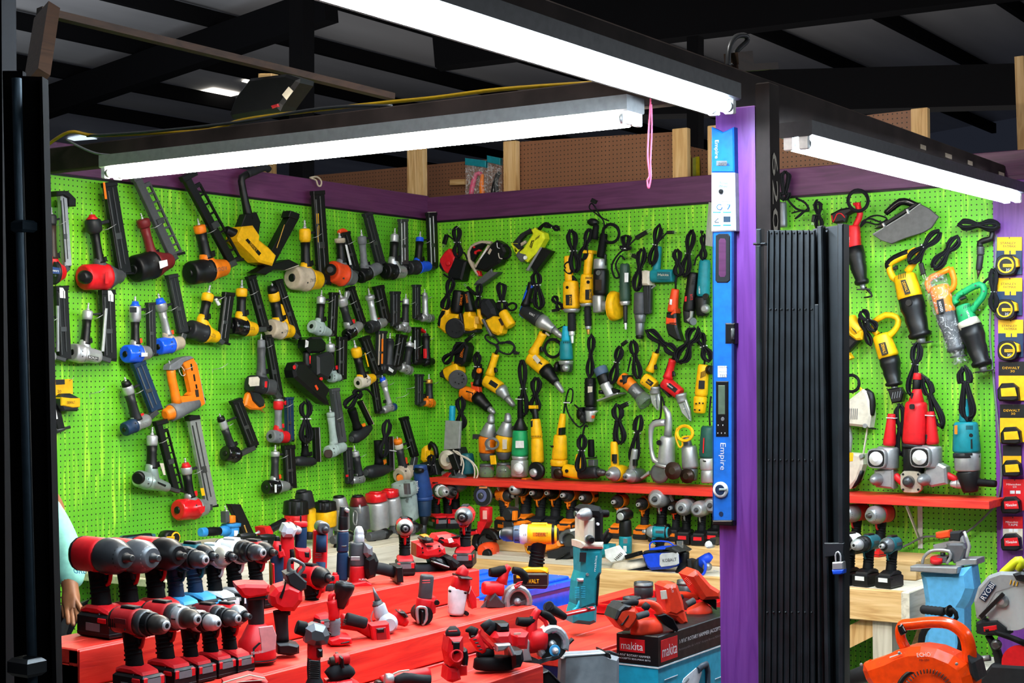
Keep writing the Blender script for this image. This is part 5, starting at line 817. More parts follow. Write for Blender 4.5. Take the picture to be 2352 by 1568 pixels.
right_angle_drill('red and silver right-angle drill, right of the big red drill',1415,730,1435,1000,1372,1098,86,[(1390,1190),(1500,1150),(1560,1180),(1570,1320),(1440,1345),(1360,1300)],(1390,1282),(1520,1235,1640,1290),bundle('',1370,470,1500,850,110,7,.0045,.35,-.02,seed=62,plug=(1400,480,1330,430)))
straight('blue and silver right-angle drill at the right end of the shelf','right_angle_drill','drill',[('handle','teal',1700,625,1705,820,36,52,3),('motor_housing','teal',1704,815,1712,1070,92,106,3),('band','char',1712,1065,1714,1110,104,104,3),('gear_case','m.lgray',1716,1060,1722,1220,100,96,4),('gear_head','blk',1722,1215,1745,1390,92,62,3),('side_handle','r.blk',1760,1305,1955,1322,32,30),('chuck_body','m.lgray',1690,1322,1640,1322,40,40),('chuck_nose','m.silver',1640,1322,1580,1322,38,24)],[('p','sticker','orange',[(1612,845),(1636,840),(1636,915),(1612,915)],.003,{'dz':.075}),('n','button','blk',1748,925,[(0,16),(.006,14)],{'dz':.082}),('p','badge','blk',[(1745,958),(1758,955),(1760,1035),(1746,1036)],.003,{'dz':.084}),('b','band>slot','blk',1695,1080,1760,1080,20,.004,{'dz':.085})]+vents('motor_housing',1710,862,10,0,6,5,34,.078,90)+bundle('',1690,380,1725,790,140,9,.0045,.28,.02,seed=63),(1710,1000))
# cable that runs down the end board and along under the shelf
crop(0,0,1);plane('B',.045)
o=obj('wall_cable',M().path([P(x,y)for x,y in((2288,540),(2285,620),(2276,700),(2274,780),(2283,880),(2294,1000),(2300,1090),(2290,1150),(2268,1180),(2220,1222),(2180,1232),(2125,1232),(2090,1248),(2060,1262))],.0055,6,3),'gray');tag(o,'grey cable running down the purple end board and under the shelf','cable')
# ---- carded tapes
plane('B',.04)
def card_tape(lab,x0,y0,x1,y1,cm,tx,ty,r,tm,words,kind,low=None,fm=None):
 sp=[('p','card',cm,[(x0,y0),(x1,y0-2),(x1,y1),(x0,y1)],.0015),('n','card>hang_hole','brown',(x0+x1)/2,y0+6,[(0,4),(.001,4)],{'dz':.001,'ov':1.8})]
 if low:sp.append(('p','card>lower_print',low,[(x0,y0+(y1-y0)*.36),(x1,y0+(y1-y0)*.36),(x1,y1),(x0,y1)],.001,{'dz':.0012}))
 if kind=='round':sp+=[('n','case','blk',tx,ty,[(.0,r),(.03,r),(.036,r*.92)],{'sq':3,'seg':20}),('n','case>ring','yellow',tx-1,ty,[(.036,r*.78),(.039,r*.76)],{'seg':22}),('n','case>face','blk',tx-1,ty,[(.039,r*.62),(.041,r*.6)],{'seg':22}),('p','case>bumper','yellow',[(tx+r*.5,ty-r*.9),(tx+r,ty-r*.6),(tx+r*1.08,ty+r*.1),(tx+r*.8,ty+r*.2),(tx+r*.75,ty-r*.4)],.036,{'dz':.02}),('b','case>band','yellow',tx-r*.5,ty,tx+r*.45,ty,r*.3,.002,{'dz':.042}),('x','STANLEY','blk',tx-1,ty,r*.2,r*.86,0,.0435),('x',"35'",'white',tx-1,ty+r*.42,r*.26,r*.4,0,.0425)]
 else:
  q=[(tx-r,ty+r*.6),(tx-r*1.02,ty-r*.2),(tx-r*.6,ty-r*.8),(tx+r*.4,ty-r*.85),(tx+r*.95,ty-r*.4),(tx+r*1.05,ty+r*.75),(tx+r*.6,ty+r*.95),(tx-r*.85,ty+r*.9)]
  sp+=[('p','case','blk',q,.045,{'dz':.022,'bev':.007}),('p','case>front',tm,[(tx-r*.78,ty-r*.3),(tx+r*.6,ty-r*.4),(tx+r*.8,ty+r*.45),(tx-r*.7,ty+r*.5)],.006,{'dz':.046}),('x',words[0],fm,tx-r*.02,ty+r*.05,r*.3,r*1.15,3,.051)]
 ww,hh=x1-x0,y1-y0
 for i,w in enumerate(words):
  sp.append(('x',w,fm if kind!='round' and cm=='blk' else('white' if cm=='red' else 'char'),(x0+x1)/2-(0 if i else ww*.05),y0+hh*(.16+.085*i),hh*.06,ww*(.62 if i==0 else .16 if len(w)<4 else .5),0,.002))
 sp.append(('p','card>icon','white' if cm=='red' else 'yellow',[(x0+ww*.55,y0+hh*.36),(x0+ww*.75,y0+hh*.36),(x0+ww*.75,y0+hh*.46),(x0+ww*.55,y0+hh*.46)],.001,{'dz':.002}));sp.append(('p','card>icon','white' if cm=='red' else 'yellow',[(x0+ww*.3,y0+hh*.36),(x0+ww*.5,y0+hh*.36),(x0+ww*.5,y0+hh*.46),(x0+ww*.3,y0+hh*.46)],.001,{'dz':.002}))
 T('tape_measure','tape measure',lab,((x0+x1)/2,(y0+y1)/2),sp)
crop(1740,380,3.843)
card_tape('topmost carded tape measure, round yellow-ringed face',2112,632,2334,962,'yellow',2212,882,92,None,['STANLEY','FATMAX'],'round','navy')
card_tape('round yellow-ringed carded tape measure second from top',2116,992,2336,1322,'yellow',2202,1272,90,None,['STANLEY','FATMAX'],'round','navy')
crop(1740,740,3.564)
card_tape('round yellow-ringed carded tape measure third from top',1970,-20,2175,285,'yellow',2062,232,82,None,['STANLEY','FATMAX'],'round','navy')
card_tape('black and yellow carded tape measure just below the round ones',1974,322,2200,640,'blk',2056,566,84,'yellow',['DEWALT','30'],'box','yellow','yellow')
card_tape('yellow fronted carded tape measure fifth from top',1984,672,2200,980,'blk',2078,922,80,'yellow',['DEWALT','30'],'box','yellow','yellow')
card_tape('narrow carded yellow tape measure above the red ones',2008,1005,2158,1250,'char',2085,1190,76,'yellow',['DEWALT','20'],'box','yellow','yellow')
card_tape('upper red and black carded tape measure',2010,1285,2200,1540,'red',2078,1490,78,'red',['Milwaukee','$30'],'box',None,'white')
crop(1840,1120,3.5)
card_tape('lowest red and black carded tape measure',1622,232,1782,500,'red',1692,430,78,'red',['Milwaukee','TAPE'],'box','cream','white')
# ---- level on the purple post
plane('Y',PY-.012);crop(1560,240,1.479)
T('spirit_level','level','tall bright blue digital spirit level fixed upright to the purple post',(152,900),[('p','body','kobalt2',[(118,430),(187,430),(187,1412),(118,1412)],.022,{'bev':.002}),('p','body>edge_rail','dblue',[(118,430),(124,430),(124,1412),(118,1412)],.027),('p','body>edge_rail','dblue',[(181,430),(190,430),(190,1412),(181,1412)],.027),
('p','handle_slot','char',[(128,445),(140,438),(172,438),(180,448),(180,598),(170,607),(134,607),(127,598)],.028),('p','handle_slot>opening','purple_x',[(138,462),(145,452),(163,452),(169,462),(169,580),(163,590),(145,590),(138,580)],.029),
('p','side_vial','blk',[(162,742),(196,742),(196,812),(162,812)],.03),('l','side_vial>tube','clear_plastic',182,760,182,798,[(0,6),(1,6)],{'dz':.016}),('p','test_label','white',[(133,884),(170,884),(170,930),(133,930)],.024),('x','DIGITAL','char',151,892,7,32,0,.0125),('x','PRESS TO','gray',151,908,5,30,0,.0125),('x','TEST','gray',151,921,9,28,0,.0125),
('p','display_panel','blk',[(128,937),(175,937),(175,1130),(128,1130)],.026),('p','display_panel>screen','lcd',[(136,950),(165,950),(165,1055),(136,1055)],.028),('n','display_panel>button','gray',148,1068,[(0,7),(.002,6)],{'dz':.013})]+[('p','display_panel>button','white',[(x,y),(x+6,y),(x+6,y+4),(x,y+4)],.028)for x,y in((136,1086),(152,1086),(135,1113),(147,1113),(159,1113))]+[
('x','Empire','white',146,1195,24,92,-90,.0125),('n','round_vial','white',148,1307,[(0,27),(.018,27),(.02,20)],{'seg':28}),('n','round_vial>glass','navy',148,1307,[(.0195,18),(.0215,17)],{'seg':22}),('b','round_vial>tube','sage',136,1307,160,1307,7,.004,{'dz':.022}),('n','hang_hole','navy',148,1389,[(.008,8),(.0125,8)]),('p','end_cap','blk',[(119,1410),(189,1410),(189,1430),(119,1426)],.03),
('p','sleeve_top','blue_card',[(117,78),(155,96),(193,78),(195,233),(117,233)],.036),('p','sleeve','white_card',[(117,233),(196,233),(200,430),(117,434)],.036),('x','Empire','white',126,152,16,62,-90,.02),('p','sleeve_top>plate','gray',[(132,190),(174,190),(174,214),(132,214)],.038),('x','DIGITAL','char',153,202,9,38,0,.0215),('x','48"','blue_card',126,239,6,14,0,.02),('x','True','blue_card',150,266,9,30,0,.02),('x','Blue','blue_card',150,277,9,30,0,.02),('n','sleeve>knob','blk',152,297,[(0,8),(.024,8),(.028,5)]),('x','MOST ADVANCED','char',154,328,6,62,0,.02),
('p','sleeve>picture_box','eef2f6',[(122,336),(151,336),(151,372),(122,372)],.038),('p','sleeve>picture_box','eef2f6',[(156,336),(186,336),(186,372),(156,372)],.038),('c','sleeve>arrow_ring','blue_card',[(137+9*math.cos(t),348+9*math.sin(t))for t in(0,.8,1.6,2.4,3.2,4,4.8,5.4)],.0012,{'dz':.020}),('x','7','blue_card',168,348,18,13,0,.0215),('b','sleeve>print','cyan',122,367,151,367,8,.039),('b','sleeve>print','cyan',156,367,186,367,8,.039),('p','sleeve>picture_box','eef2f6',[(122,378),(151,378),(151,416),(122,416)],.038),('p','sleeve>picture_box','2c3e50',[(156,378),(186,378),(186,404),(156,404)],.038),('b','sleeve>print','cyan',122,412,151,412,8,.039),('b','sleeve>print','cyan',156,411,186,411,8,.039),('b','sleeve>print','gray',127,402,145,386,1.4,.039),('b','sleeve>print','gray',127,402,147,402,1.4,.039)])
# ---- number on the steel post
crop(1740,380,3.843);plane('X',d_post:=onY(1769,400,PY).x)
o=text(None,'620',P(157,240,.003),V((0,0,-1)),Y3,.040,'cream',0,.245)
o.name='door_number';tag(o,'number 620 painted sideways down the brown steel post','number')
# ---- folding gate
plane('Y',PY-.07);crop(1700,480,1.4414)
gsp=[]
for i,x in enumerate((106,124,142,161,181,200,220,240)):
 xb=x+((92,113,133,153,174,196,218,240)[i]-x)*1.55
 gsp.append(('p','slat','black_steel',[(x-9,70),(x+9,70),(xb+9,2300),(xb-9,2300)],.012));gsp.append(('b','slat','black_steel',x-8,72,xb-8,2300,2.6,.03))
 for k,y in enumerate((80,332,830,1333)):gsp.append(('n','rivet','m.dsteel',x+(xb-x)*(y-70)/2230,y,[(.006,3.6),(.010,3.2),(.012,1.5)],{'seg':8}))
gsp+=[('p','outer_slat','black_steel',[(247,315),(262,315),(272,2300),(266,2300)],.012),('p','frame_bar','black_steel',[(260,58),(278,55),(316,2300),(298,2300)],.03),('p','channel','black_steel',[(243,66),(352,50),(356,2300),(243,2300)],.02,{'dz':-.03}),('p','channel>flange','black_steel',[(331,50),(352,50),(356,2300),(337,2300)],.05),('n','rivet','m.dsteel',290,74,[(.006,4),(.01,3)],{'seg':8}),('p','latch_plate','black_steel',[(280,1104),(347,1104),(345,1142),(282,1152)],.012,{'dz':.02}),('p','top_pin','black_steel',[(58,66),(75,66),(76,112),(90,112),(90,120),(48,120),(48,112),(58,112)],.03),('p','hinge_tube','black_steel',[(56,120),(74,120),(86,2300),(70,2300)],.03)]
t=thing('folding_gate','black steel scissor gate folded up against the numbered post','gate',tuple(V((P(200,1000).x,PY-.07,0))));tr_={}
for s in gsp:mk(t,s,tr_)
T('padlock','padlock','silver laminated padlock with blue bumper hanging on the folded gate',(327,1195),[('t','shackle','m.chrome',[(318,1172,3),(316,1145,3),(324,1134,3),(333,1148,3),(332,1172,3)],{'dz':.03}),('p','body','m.silver',[(309,1168),(345,1166),(347,1192),(309,1194)],.024,{'dz':.03,'bev':.003}),('p','bumper','blue',[(308,1193),(348,1191),(347,1204),(338,1208),(312,1208)],.027,{'dz':.03,'bev':.003})])
# ---- dark gate upright and pipe at the left edge
crop(0,0,1)
t=thing('gate_upright','dark steel gate post at the left edge of the stall front','gate',tuple(onD(90,1568,2.6)))
def vbar(nm,pts,D,th,mt,par):return obj(nm,M().prism([onD(x,y,D)for x,y in pts],_f,th),mt,par)
vbar('flat_bar',[(104,180),(52,178),(80,1700),(140,1700)],2.62,.03,'roof_steel',t)
vbar('edge_strip',[(104,180),(98,180),(130,1700),(140,1700)],2.6,.034,'roof_steel',t)
vbar('back_plate',[(56,165),(10,165),(40,1700),(84,1700)],2.66,.02,'roof_steel',t)
obj('pipe',M().path([onD(38,180,2.58),onD(75,1560,2.58),onD(80,1750,2.58)],.0085,10,1),'r.2c3c48',t)
obj('pipe_clip',M().box(onD(55,520,2.58),.03,.03,.02,.004),'r.2c3c48',t);obj('foot_bracket',M().box(onD(62,1530,2.56),.05,.04,.03,.006),'black_steel',t)
struct('trim_50',M().prism([onD(x,y,2.75)for x,y in((-60,-60),(20,-60),(32,1750),(-60,1750))],_f,.08),'roof_steel')
# ================================================================ cordless drills and drivers, standing on their batteries
DR={}
def drill_parts(style):
 """list of (name, material slot, mesh builder) in a local frame: x = muzzle, z = up, metres"""
 X_,Y_,Z_=V((1,0,0)),V((0,1,0)),V((0,0,1));o=[]
 def add(n,s,m):o.append((n,s,m))
 bz=.186
 bm=M().box((.012,0,.028),.118,.074,.055,.006)
 add('battery','bat',bm);add('battery>label','lab',M().box((.012,-.0375,.026),.05,.002,.018));add('battery>label','lab',M().box((.0715,0,.038),.002,.044,.018))
 add('battery>ridge','blk',M().box((.012,0,.012),.119,.0755,.004,.001));add('battery>latch','foot',M().box((.045,-.036,.043),.03,.006,.012,.002));add('battery>latch','foot',M().box((.045,.036,.043),.03,.006,.012,.002))
 add('battery>window','foot',M().box((.066,-.027,.040),.012,.014,.024,.003));add('battery>window','foot',M().box((.066,.027,.040),.012,.014,.024,.003))
 add('foot','foot',M().prism([(-.048,0,.054),(.060,0,.054),(.054,0,.064),(.020,0,.074),(-.024,0,.074),(-.046,0,.066)],Y_,.064,.006))
 add('upper_grip','body',M().prism([(-.045,0,.172),(.034,0,.172),(.030,0,.155),(.036,0,.150),(.030,0,.146),(.012,0,.148),(-.002,0,.152),(-.034,0,.156)],Y_,.036,.006))
 add('handle','hnd',M().path([(-.004,0,.066),(-.006,0,.09),(-.012,0,.12),(-.014,0,.15),(-.012,0,.172)],[.024,.0215,.021,.024,.029],12,2,ov=1.15,nrm=X_))
 for z in(.088,.1,.112,.124):add('handle>grip_rib','hnd',M().path([(-.009,0,z-.001),(-.010,0,z+.004)],[.0226,.0226],12,1,ov=1.2,nrm=X_))
 add('trigger','trg',M().prism([(.008,0,.158),(.024,0,.156),(.022,0,.143),(.026,0,.131),(.012,0,.128),(.006,0,.14)],Y_,.018,.003))
 add('trigger_guard','body',M().path([(.03,0,.160),(.031,0,.145),(.024,0,.124),(.008,0,.118)],[.006,.005,.005,.004],6,2))
 if style=='drill':
  add('motor_housing','body',M().lathe((-.082,0,bz),X_,[(0,.022),(.006,.030),(.02,.034),(.09,.035),(.104,.034)],18,sq=2.4));add('motor_housing>rear_cap','blk',M().lathe((-.086,0,bz),X_,[(0,.018),(.01,.029),(.02,.0345),(.024,.0345)],18,sq=2.4))
  add('gear_case','gear',M().lathe((.022,0,bz),X_,[(0,.034),(.02,.035),(.028,.031)],18));add('clutch_ring','ring',M().lathe((.048,0,bz),X_,[(0,.031),(.004,.0315),(.02,.030),(.024,.027)],20))
  for i in range(10):t=i*.628;add('clutch_ring>notch','blk',M().box((.06,.0305*math.cos(t),bz+.0305*math.sin(t)),.014,.003,.003))if i%2 else None
  add('chuck','chk',M().lathe((.072,0,bz),X_,[(0,.023),(.003,.0255),(.026,.025),(.028,.0235),(.036,.0225),(.046,.014),(.048,.008)],18));add('chuck>jaw_ring','m.silver',M().lathe((.116,0,bz),X_,[(0,.0145),(.004,.0135),(.006,.009)],16));add('chuck>opening','blk',M().lathe((.1215,0,bz),X_,[(0,.007),(.001,.006)],10))
 elif style=='driver':
  add('motor_housing','body',M().lathe((-.064,0,bz),X_,[(0,.022),(.006,.030),(.018,.0335),(.075,.034),(.088,.033)],18,sq=2.4));add('motor_housing>rear_cap','blk',M().lathe((-.068,0,bz),X_,[(0,.018),(.01,.029),(.018,.034),(.022,.034)],18,sq=2.4))
  add('nose_cone','gear',M().lathe((.022,0,bz),X_,[(0,.0335),(.006,.034),(.022,.031),(.036,.023),(.042,.019)],18));add('nose_bumper','blk',M().lathe((.056,0,bz),X_,[(0,.023),(.008,.0195),(.011,.016)],16))
  add('bit_collar','chk',M().lathe((.064,0,bz),X_,[(0,.0115),(.016,.0115),(.018,.0095),(.026,.009)],14));add('bit_collar>opening','blk',M().lathe((.0902,0,bz),X_,[(0,.005),(.001,.004)],8))
 else:
  add('motor_housing','body',M().lathe((-.088,0,bz+.002),X_,[(0,.026),(.008,.037),(.024,.041),(.085,.041),(.098,.039)],18,sq=2.5));add('motor_housing>rear_cap','blk',M().lathe((-.093,0,bz+.002),X_,[(0,.022),(.01,.035),(.022,.0415),(.027,.0415)],18,sq=2.5))
  add('hammer_case','gear',M().lathe((.008,0,bz+.002),X_,[(0,.040),(.01,.043),(.045,.041),(.066,.031),(.078,.024)],20));add('hammer_case>front_ring','ring',M().lathe((.066,0,bz+.002),X_,[(0,.0335),(.01,.030),(.016,.022)],18));add('anvil','chk',M().lathe((.082,0,bz+.002),X_,[(0,.0125),(.006,.0125),(.008,.0085),(.026,.0085),(.028,.006)],12))
 add('motor_housing>top_panel','acc',M().prism([(-.05,0,bz+.030),(.012,0,bz+.030),(.008,0,bz+.040),(-.044,0,bz+.040)],Y_,.026,.003))
 for sg in(-1,1):add('motor_housing>side_badge','badge',M().box((-.02,sg*.0335,bz+.004),.045,.004,.014,.001))
 for i in range(4):add('motor_housing>vent_slot','blk',M().box((-.066+i*.008,-.0325,bz-.004),.003,.004,.022))
 add('motor_housing>screw','m.dsteel',M().lathe((.0,-.034,bz-.016),-Y_,[(0,.003),(.002,.003)],6));add('foot>screw','m.dsteel',M().lathe((.03,-.033,.056),-Y_,[(0,.003),(.002,.003)],6))
 return o
CS=dict(mil=dict(body='red',acc='blk',hnd='r.blk',gear='m.dgray',ring='blk',chk='m.3c3a38',bat='blk',foot='red',lab='gray',trg='blk',badge='char'),milu=dict(body='b02024',acc='blk',hnd='r.blk',gear='m.dsteel',ring='blk',chk='m.4a4642',bat='blk',foot='red',lab='gray',trg='blk',badge='maroon'),
milg=dict(body='red',acc='char',hnd='r.blk',gear='m.gray',ring='m.gray',chk='m.dsteel',bat='blk',foot='red',lab='gray',trg='dgray',badge='red'),mak=dict(body='dteal',acc='blk',hnd='r.blk',gear='blk',ring='char',chk='m.silver',bat='blk',foot='blk',lab='white',trg='blk',badge='dgray'),
makb=dict(body='dteal',acc='blk',hnd='navy',gear='blk',ring='blk',chk='m.dsteel',bat='blk',foot='sky',lab='sky',trg='blk',badge='dteal'),makw=dict(body='white',acc='white',hnd='r.blk',gear='m.cream',ring='blk',chk='m.dsteel',bat='blk',foot='white',lab='white',trg='blk',badge='char'),
rid=dict(body='orange',acc='char',hnd='r.char',gear='brown',ring='char',chk='m.silver',bat='char',foot='char',lab='orange',trg='char',badge='blk'),rido=dict(body='orange',acc='orange',hnd='r.char',gear='m.dgray',ring='char',chk='m.silver',bat='char',foot='orange',lab='orange',trg='orange',badge='orange'),
dew=dict(body='yellow',acc='yellow',hnd='r.blk',gear='white',ring='4a5a70',chk='m.dgray',bat='blk',foot='yellow',lab='yellow',trg='blk',badge='orange'),air=dict(body='m.lgray',acc='m.gray',hnd='r.blk',gear='m.lgray',ring='m.gray',chk='m.dsteel',bat='blk',foot='blk',lab='red',trg='blk',badge='m.gray'))
def drill(label,at,yaw,hpx,style,cs,name=None,cat='drill',group=None,over={},nobat=False):
 """copy of the prototype of that style and colour, its parts sharing mesh data"""
 s=hpx*pxm(at)/.222;key=(style,cs,tuple(sorted(over.items())),nobat)
 name=name or{'drill':'cordless_drill','driver':'impact_driver','wrench':'impact_wrench'}[style]
 t=thing(name,label,cat,tuple(at),group);t.rotation_euler=(0,0,math.radians(yaw));t.scale=(s,s,s)
 if key in DR:
  new={}
  for o,pn in DR[key]:
   c=o.copy();COL.objects.link(c);c.parent=new[pn]if pn else t;new[o.name]=c
  return t
 col=dict(CS[cs]);col.update(over);made=[];tree={}
 for n,sl,m in drill_parts(style):
  if nobat and(n.startswith('battery')):continue
  par=t;pn=None
  if '>' in n:q,n=n.split('>');par=tree[q];pn=par.name
  me=bpy.data.meshes.new(n);me.from_pydata([tuple(v)for v in m.v],[],m.f);me.polygons.foreach_set('use_smooth',m.sm)
  me.materials.append(mat(col.get(sl,sl)));me.update()
  o=bpy.data.objects.new(n,me);COL.objects.link(o);o.parent=par;o['_w']=tuple(at);tree[n]=o;made.append((o,pn))
 DR[key]=made;return t
R1,R2=T3X-.085,T2X-.10
drill('largest red impact wrench, alone at the left end of the stand',benchP(236,R1-.01,T3Z),-4,217,'wrench','mil')
drill('red impact wrench with bright silver nose, second on the upper step',benchP(300,R1,T3Z),-4,204,'wrench','milg',over=(('gear','m.gray'),('ring','m.gray'))and{'gear':'m.gray','ring':'m.lgray'})
drill('red impact wrench with plain black nose, third on the upper step',benchP(362,R1,T3Z),-4,196,'wrench','mil',over={'gear':'blk'})
drill('dark blue-green cordless drill with silver chuck ring on the upper step',benchP(408,R1,T3Z),-3,176,'drill','makb')
drill('dark blue-green impact driver on the upper step, beside the white one',benchP(452,R1-.02,T3Z),-3,168,'driver','makb')
drill('cream-nosed white impact driver on the upper step',benchP(497,R1-.01,T3Z),-3,158,'driver','makw')
drill('white and black cordless drill on the upper step',benchP(543,R1,T3Z),-3,163,'drill','makw',over={'gear':'blk'})
drill('scuffed red and black impact driver at the end of the upper row',benchP(592,R1,T3Z),-3,150,'driver','milu',over={'gear':'blk'})
drill('worn red drill with dark chuck, first in the lower row',benchP(312,R2,T2Z),-3,196,'drill','milu')
drill('worn red drill with bright chuck ring, second in the lower row',benchP(384,R2,T2Z),-3,192,'drill','milu',over={'ring':'m.silver'})
drill('small silver-chucked compact drill, third in the lower row',benchP(441,R2,T2Z),-3,163,'drill','milu',over={'chk':'m.silver','gear':'m.lgray','body':'blk'})
drill('dusty dark compact drill, fourth in the lower row',benchP(487,R2,T2Z),-3,162,'drill','milu',over={'body':'maroon','chk':'m.dgray'})
drill('impact driver with pale grey nose cone, last in the lower row',benchP(531,R2+.01,T2Z),-3,156,'driver','milg',over={'gear':'m.lgray'})
drill('red and black impact driver behind the grey rivet tool',benchP(722,T3X-.02,T2Z),-8,158,'driver','mil',over={'gear':'blk','chk':'m.dsteel'})
# on the right end of the upper step and over the bin
drill('red-black impact driver facing out on its battery, at the right end of the top step',benchP(1068,T3X-.07,T3Z),-62,138,'driver','milg',over={'gear':'m.gray'})
drill('compact impact driver with pale nose and red loop base beside the black tall tools',benchP(930,T3X-.13,T3Z),-50,128,'driver','mil',over={'gear':'m.lgray','chk':'m.gray'})
# row of orange drills at the back wall, all pointing out
BYW=YB-.12;UZ=BZ2
for x,h,st,cs_,lab,ov in((1206,118,'drill','rido','orange-black drill leftmost in the back row under the shelf',{}),(1240,110,'driver','rid','orange impact driver second in the back row under the shelf',{}),(1275,112,'driver','rid','plain orange topped impact driver third in the back row',{'gear':'blk'}),
(1310,110,'driver','rido','brown-black impact driver fourth in the back row',{}),(1352,106,'driver','rid','orange impact driver right behind the tall teal tool',{'acc':'orange'}),(1424,100,'driver','rido','orange-banded impact driver right of the tall teal tool',{'body':'orange','acc':'char'}),
(1480,96,'driver','rido','dark orange-edged driver with ribbed black battery in the back row',{}),(1552,92,'driver','rid','small orange driver between the silver-nosed wrenches',{'body':'ored'})):
 drill(lab,benchP(x,Y=BYW-.02*(x%3),Z=UZ),-84,h,st,cs_,over=ov)
for x,h,lab,Z_,Y_ in((1519,118,'tall silver impact wrench with red switch in the back row',UZ,BYW-.08),(1576,100,'silver-nosed impact wrench with red-labelled black battery, left one of two',UZ,BYW-.12),(1611,98,'silver-nosed impact wrench nearest the purple post in the back row',UZ,BYW-.12)):
 drill(lab,benchP(x,Y=Y_,Z=Z_),-80,h,'wrench','air',over={'trg':'red'}if x==1519 else{})
drill('red-nosed silver wrench mostly hidden behind the purple post',benchP(1643,Y=BYW-.05,Z=UZ),-80,108,'wrench','air',over={'ring':'red'})
drill('red drill with white ring beside the blue upright grinder',benchP(1003,Y=BYW-.15,Z=UZ),-30,104,'drill','mil',over={'ring':'white','chk':'m.silver'})
drill('red and grey drill just behind the white-ringed red drill',benchP(1030,Y=BYW-.1,Z=UZ),-30,100,'driver','milg')
drill('tall red impact wrench with large grey nose under the shelf corner',benchP(1046,Y=BYW-.02,Z=UZ),-35,122,'wrench','milg',over={'gear':'m.gray'})
drill('orange and brown drill half behind the grinding disc',benchP(1160,Y=BYW-.05,Z=UZ),-20,96,'driver','rido')
drill('teal impact driver on the bench in front of the back row',benchP(1512,Y=BF2-.12,Z=BZ),190,92,'driver','mak',over={'gear':'m.lgray','body':'teal'})
dw=drill('large white and yellow drill on its battery on the blue tub',benchP(1228,Z=.89,Y=4.72),208,146,'drill','dew')
_w=V(dw['_w'])
for s_,c_,r_,h_,w_,mt_ in(('DEWALT',(-.03,.0375,.19),(-1,0,0),.012,.042,'char'),('DEWALT',(.012,.039,.028),(-1,0,0),.014,.062,'yellow'),('XR',(.03,.0365,.188),(-1,0,0),.009,.013,'navy')):text(dw,s_,_w+V(c_),V(r_),Z3,h_,mt_,.0005,w_)
# right bay
drill('red impact wrench with steel nose on the wooden block, right bay',benchP(2021,Y=BYW-.1,Z=UZ),-100,112,'wrench','milu',over={'gear':'m.steel','foot':'red','bat':'red'})
drill('red impact wrench partly hidden by the folded gate, right bay',benchP(1965,Y=BYW-.05,Z=UZ),-100,108,'wrench','milu',over={'gear':'m.steel'})
for x,lab,st,ov in((1950,'black and white-labelled driver cut off by the folded gate','drill',{'chk':'m.silver','body':'white'}),(1993,'dark teal drill with bright chuck between two others, right bay','drill',{'body':'dteal','chk':'m.silver'}),(2046,'dark teal drill with black chuck at the corner of the pine bench','driver',{'gear':'m.gray'})):
 drill(lab,benchP(x,Y=BF+.13,Z=BZ),-98,116,st,'mak',over=ov)
# ================================================================ other tools on the red stand
plane('A',(R2,T2Z));crop(540,1100,3.35)
T('work_light','work light','red cone-based cordless tool with black neck on the lower step',(170,1395),[('l','base','red',165,1395,168,1110,[(0,140),(.04,150),(.5,140),(.62,118),(.97,72),(1,60)],{'sq':2.8,'seg':20}),('l','base>foot_ring','blk',165,1400,165,1372,[(0,142),(1,154)],{'sq':2.8,'seg':20}),S('neck','char',165,1130,150,890,62,68),('p','head','red',[(-5,800),(60,790),(240,795),(250,850),(225,880),(90,905),(40,890),(0,830)],.10,{'bev':.008}),('p','head>rail','blk',[(60,885),(235,870),(232,905),(85,915)],.09),('p','price_label','f0a0a0',[(180,1140),(290,1125),(318,1200),(310,1310),(205,1340),(195,1230)],.006,{'dz':.13}),('x','Milwaukee','white',170,1330,26,90,12,.135),('p','arrow_mark','char',[(135,1300),(185,1255),(200,1260),(150,1310),(150,1370),(137,1370)],.004,{'dz':.13})])
T('force_tool','power tool','red cordless pressing tool with steel loop head, black grip',(400,1330),[('p','battery','blk',[(310,1250),(400,1245),(480,1262),(480,1325),(410,1342),(315,1330)],.07,{'bev':.006}),('t','handle','r.char',[(365,1250,50),(360,1150,50),(355,1080,54),(350,1010,60)]),('p','body','red',[(250,880),(300,820),(400,790),(500,830),(502,920),(440,1000),(340,1000),(270,960)],.09,{'bev':.012}),('p','body>side_label','blk',[(340,910),(370,840),(385,785),(395,790),(380,860),(360,920)],.005,{'dz':.047}),
('p','guard_plate','char',[(372,720),(440,690),(535,775),(530,830),(480,855),(400,800)],.08),('t','loop_head','m.gray',[(430,800,16),(415,700,18),(415,640,14),(440,615,14),(520,655,14),(525,690,14),(480,750,16),(490,800,16)]),('l','piston','m.dsteel',455,790,455,700,[(0,26),(.5,22),(1,14)]),('p','trigger','blk',[(375,1000),(425,990),(420,1040),(380,1050)],.03)])
T('cordless_torch','torch','small red torch with tilting round black lamp head on the lower step',(800,1250),[('t','handle','red',[(760,1080,42),(760,1000,44),(745,930,44)]),('l','ribbed_grip','r.gray',765,1200,770,1070,[(0,46)]+[(i/10+.05,40+(i%2)*7)for i in range(9)]+[(1,42)]),('p','foot','red',[(710,1220),(780,1195),(875,1200),(878,1245),(800,1262),(715,1258)],.09),('p','foot>slot','blk',[(780,1235),(860,1215),(862,1240),(785,1252)],.094),('t','yoke','red',[(735,960,20),(735,900,22),(780,890,16),(790,1000,16),(860,960,14),(865,900,12)]),
('l','lamp_head','blk',800,990,850,800,[(0,40),(.4,52),(.6,70),(.85,78),(1,72)],{'seg':20}),('l','lamp_head>lens','g.dgray',848,806,852,790,[(0,60),(1,54)],{'seg':18})])
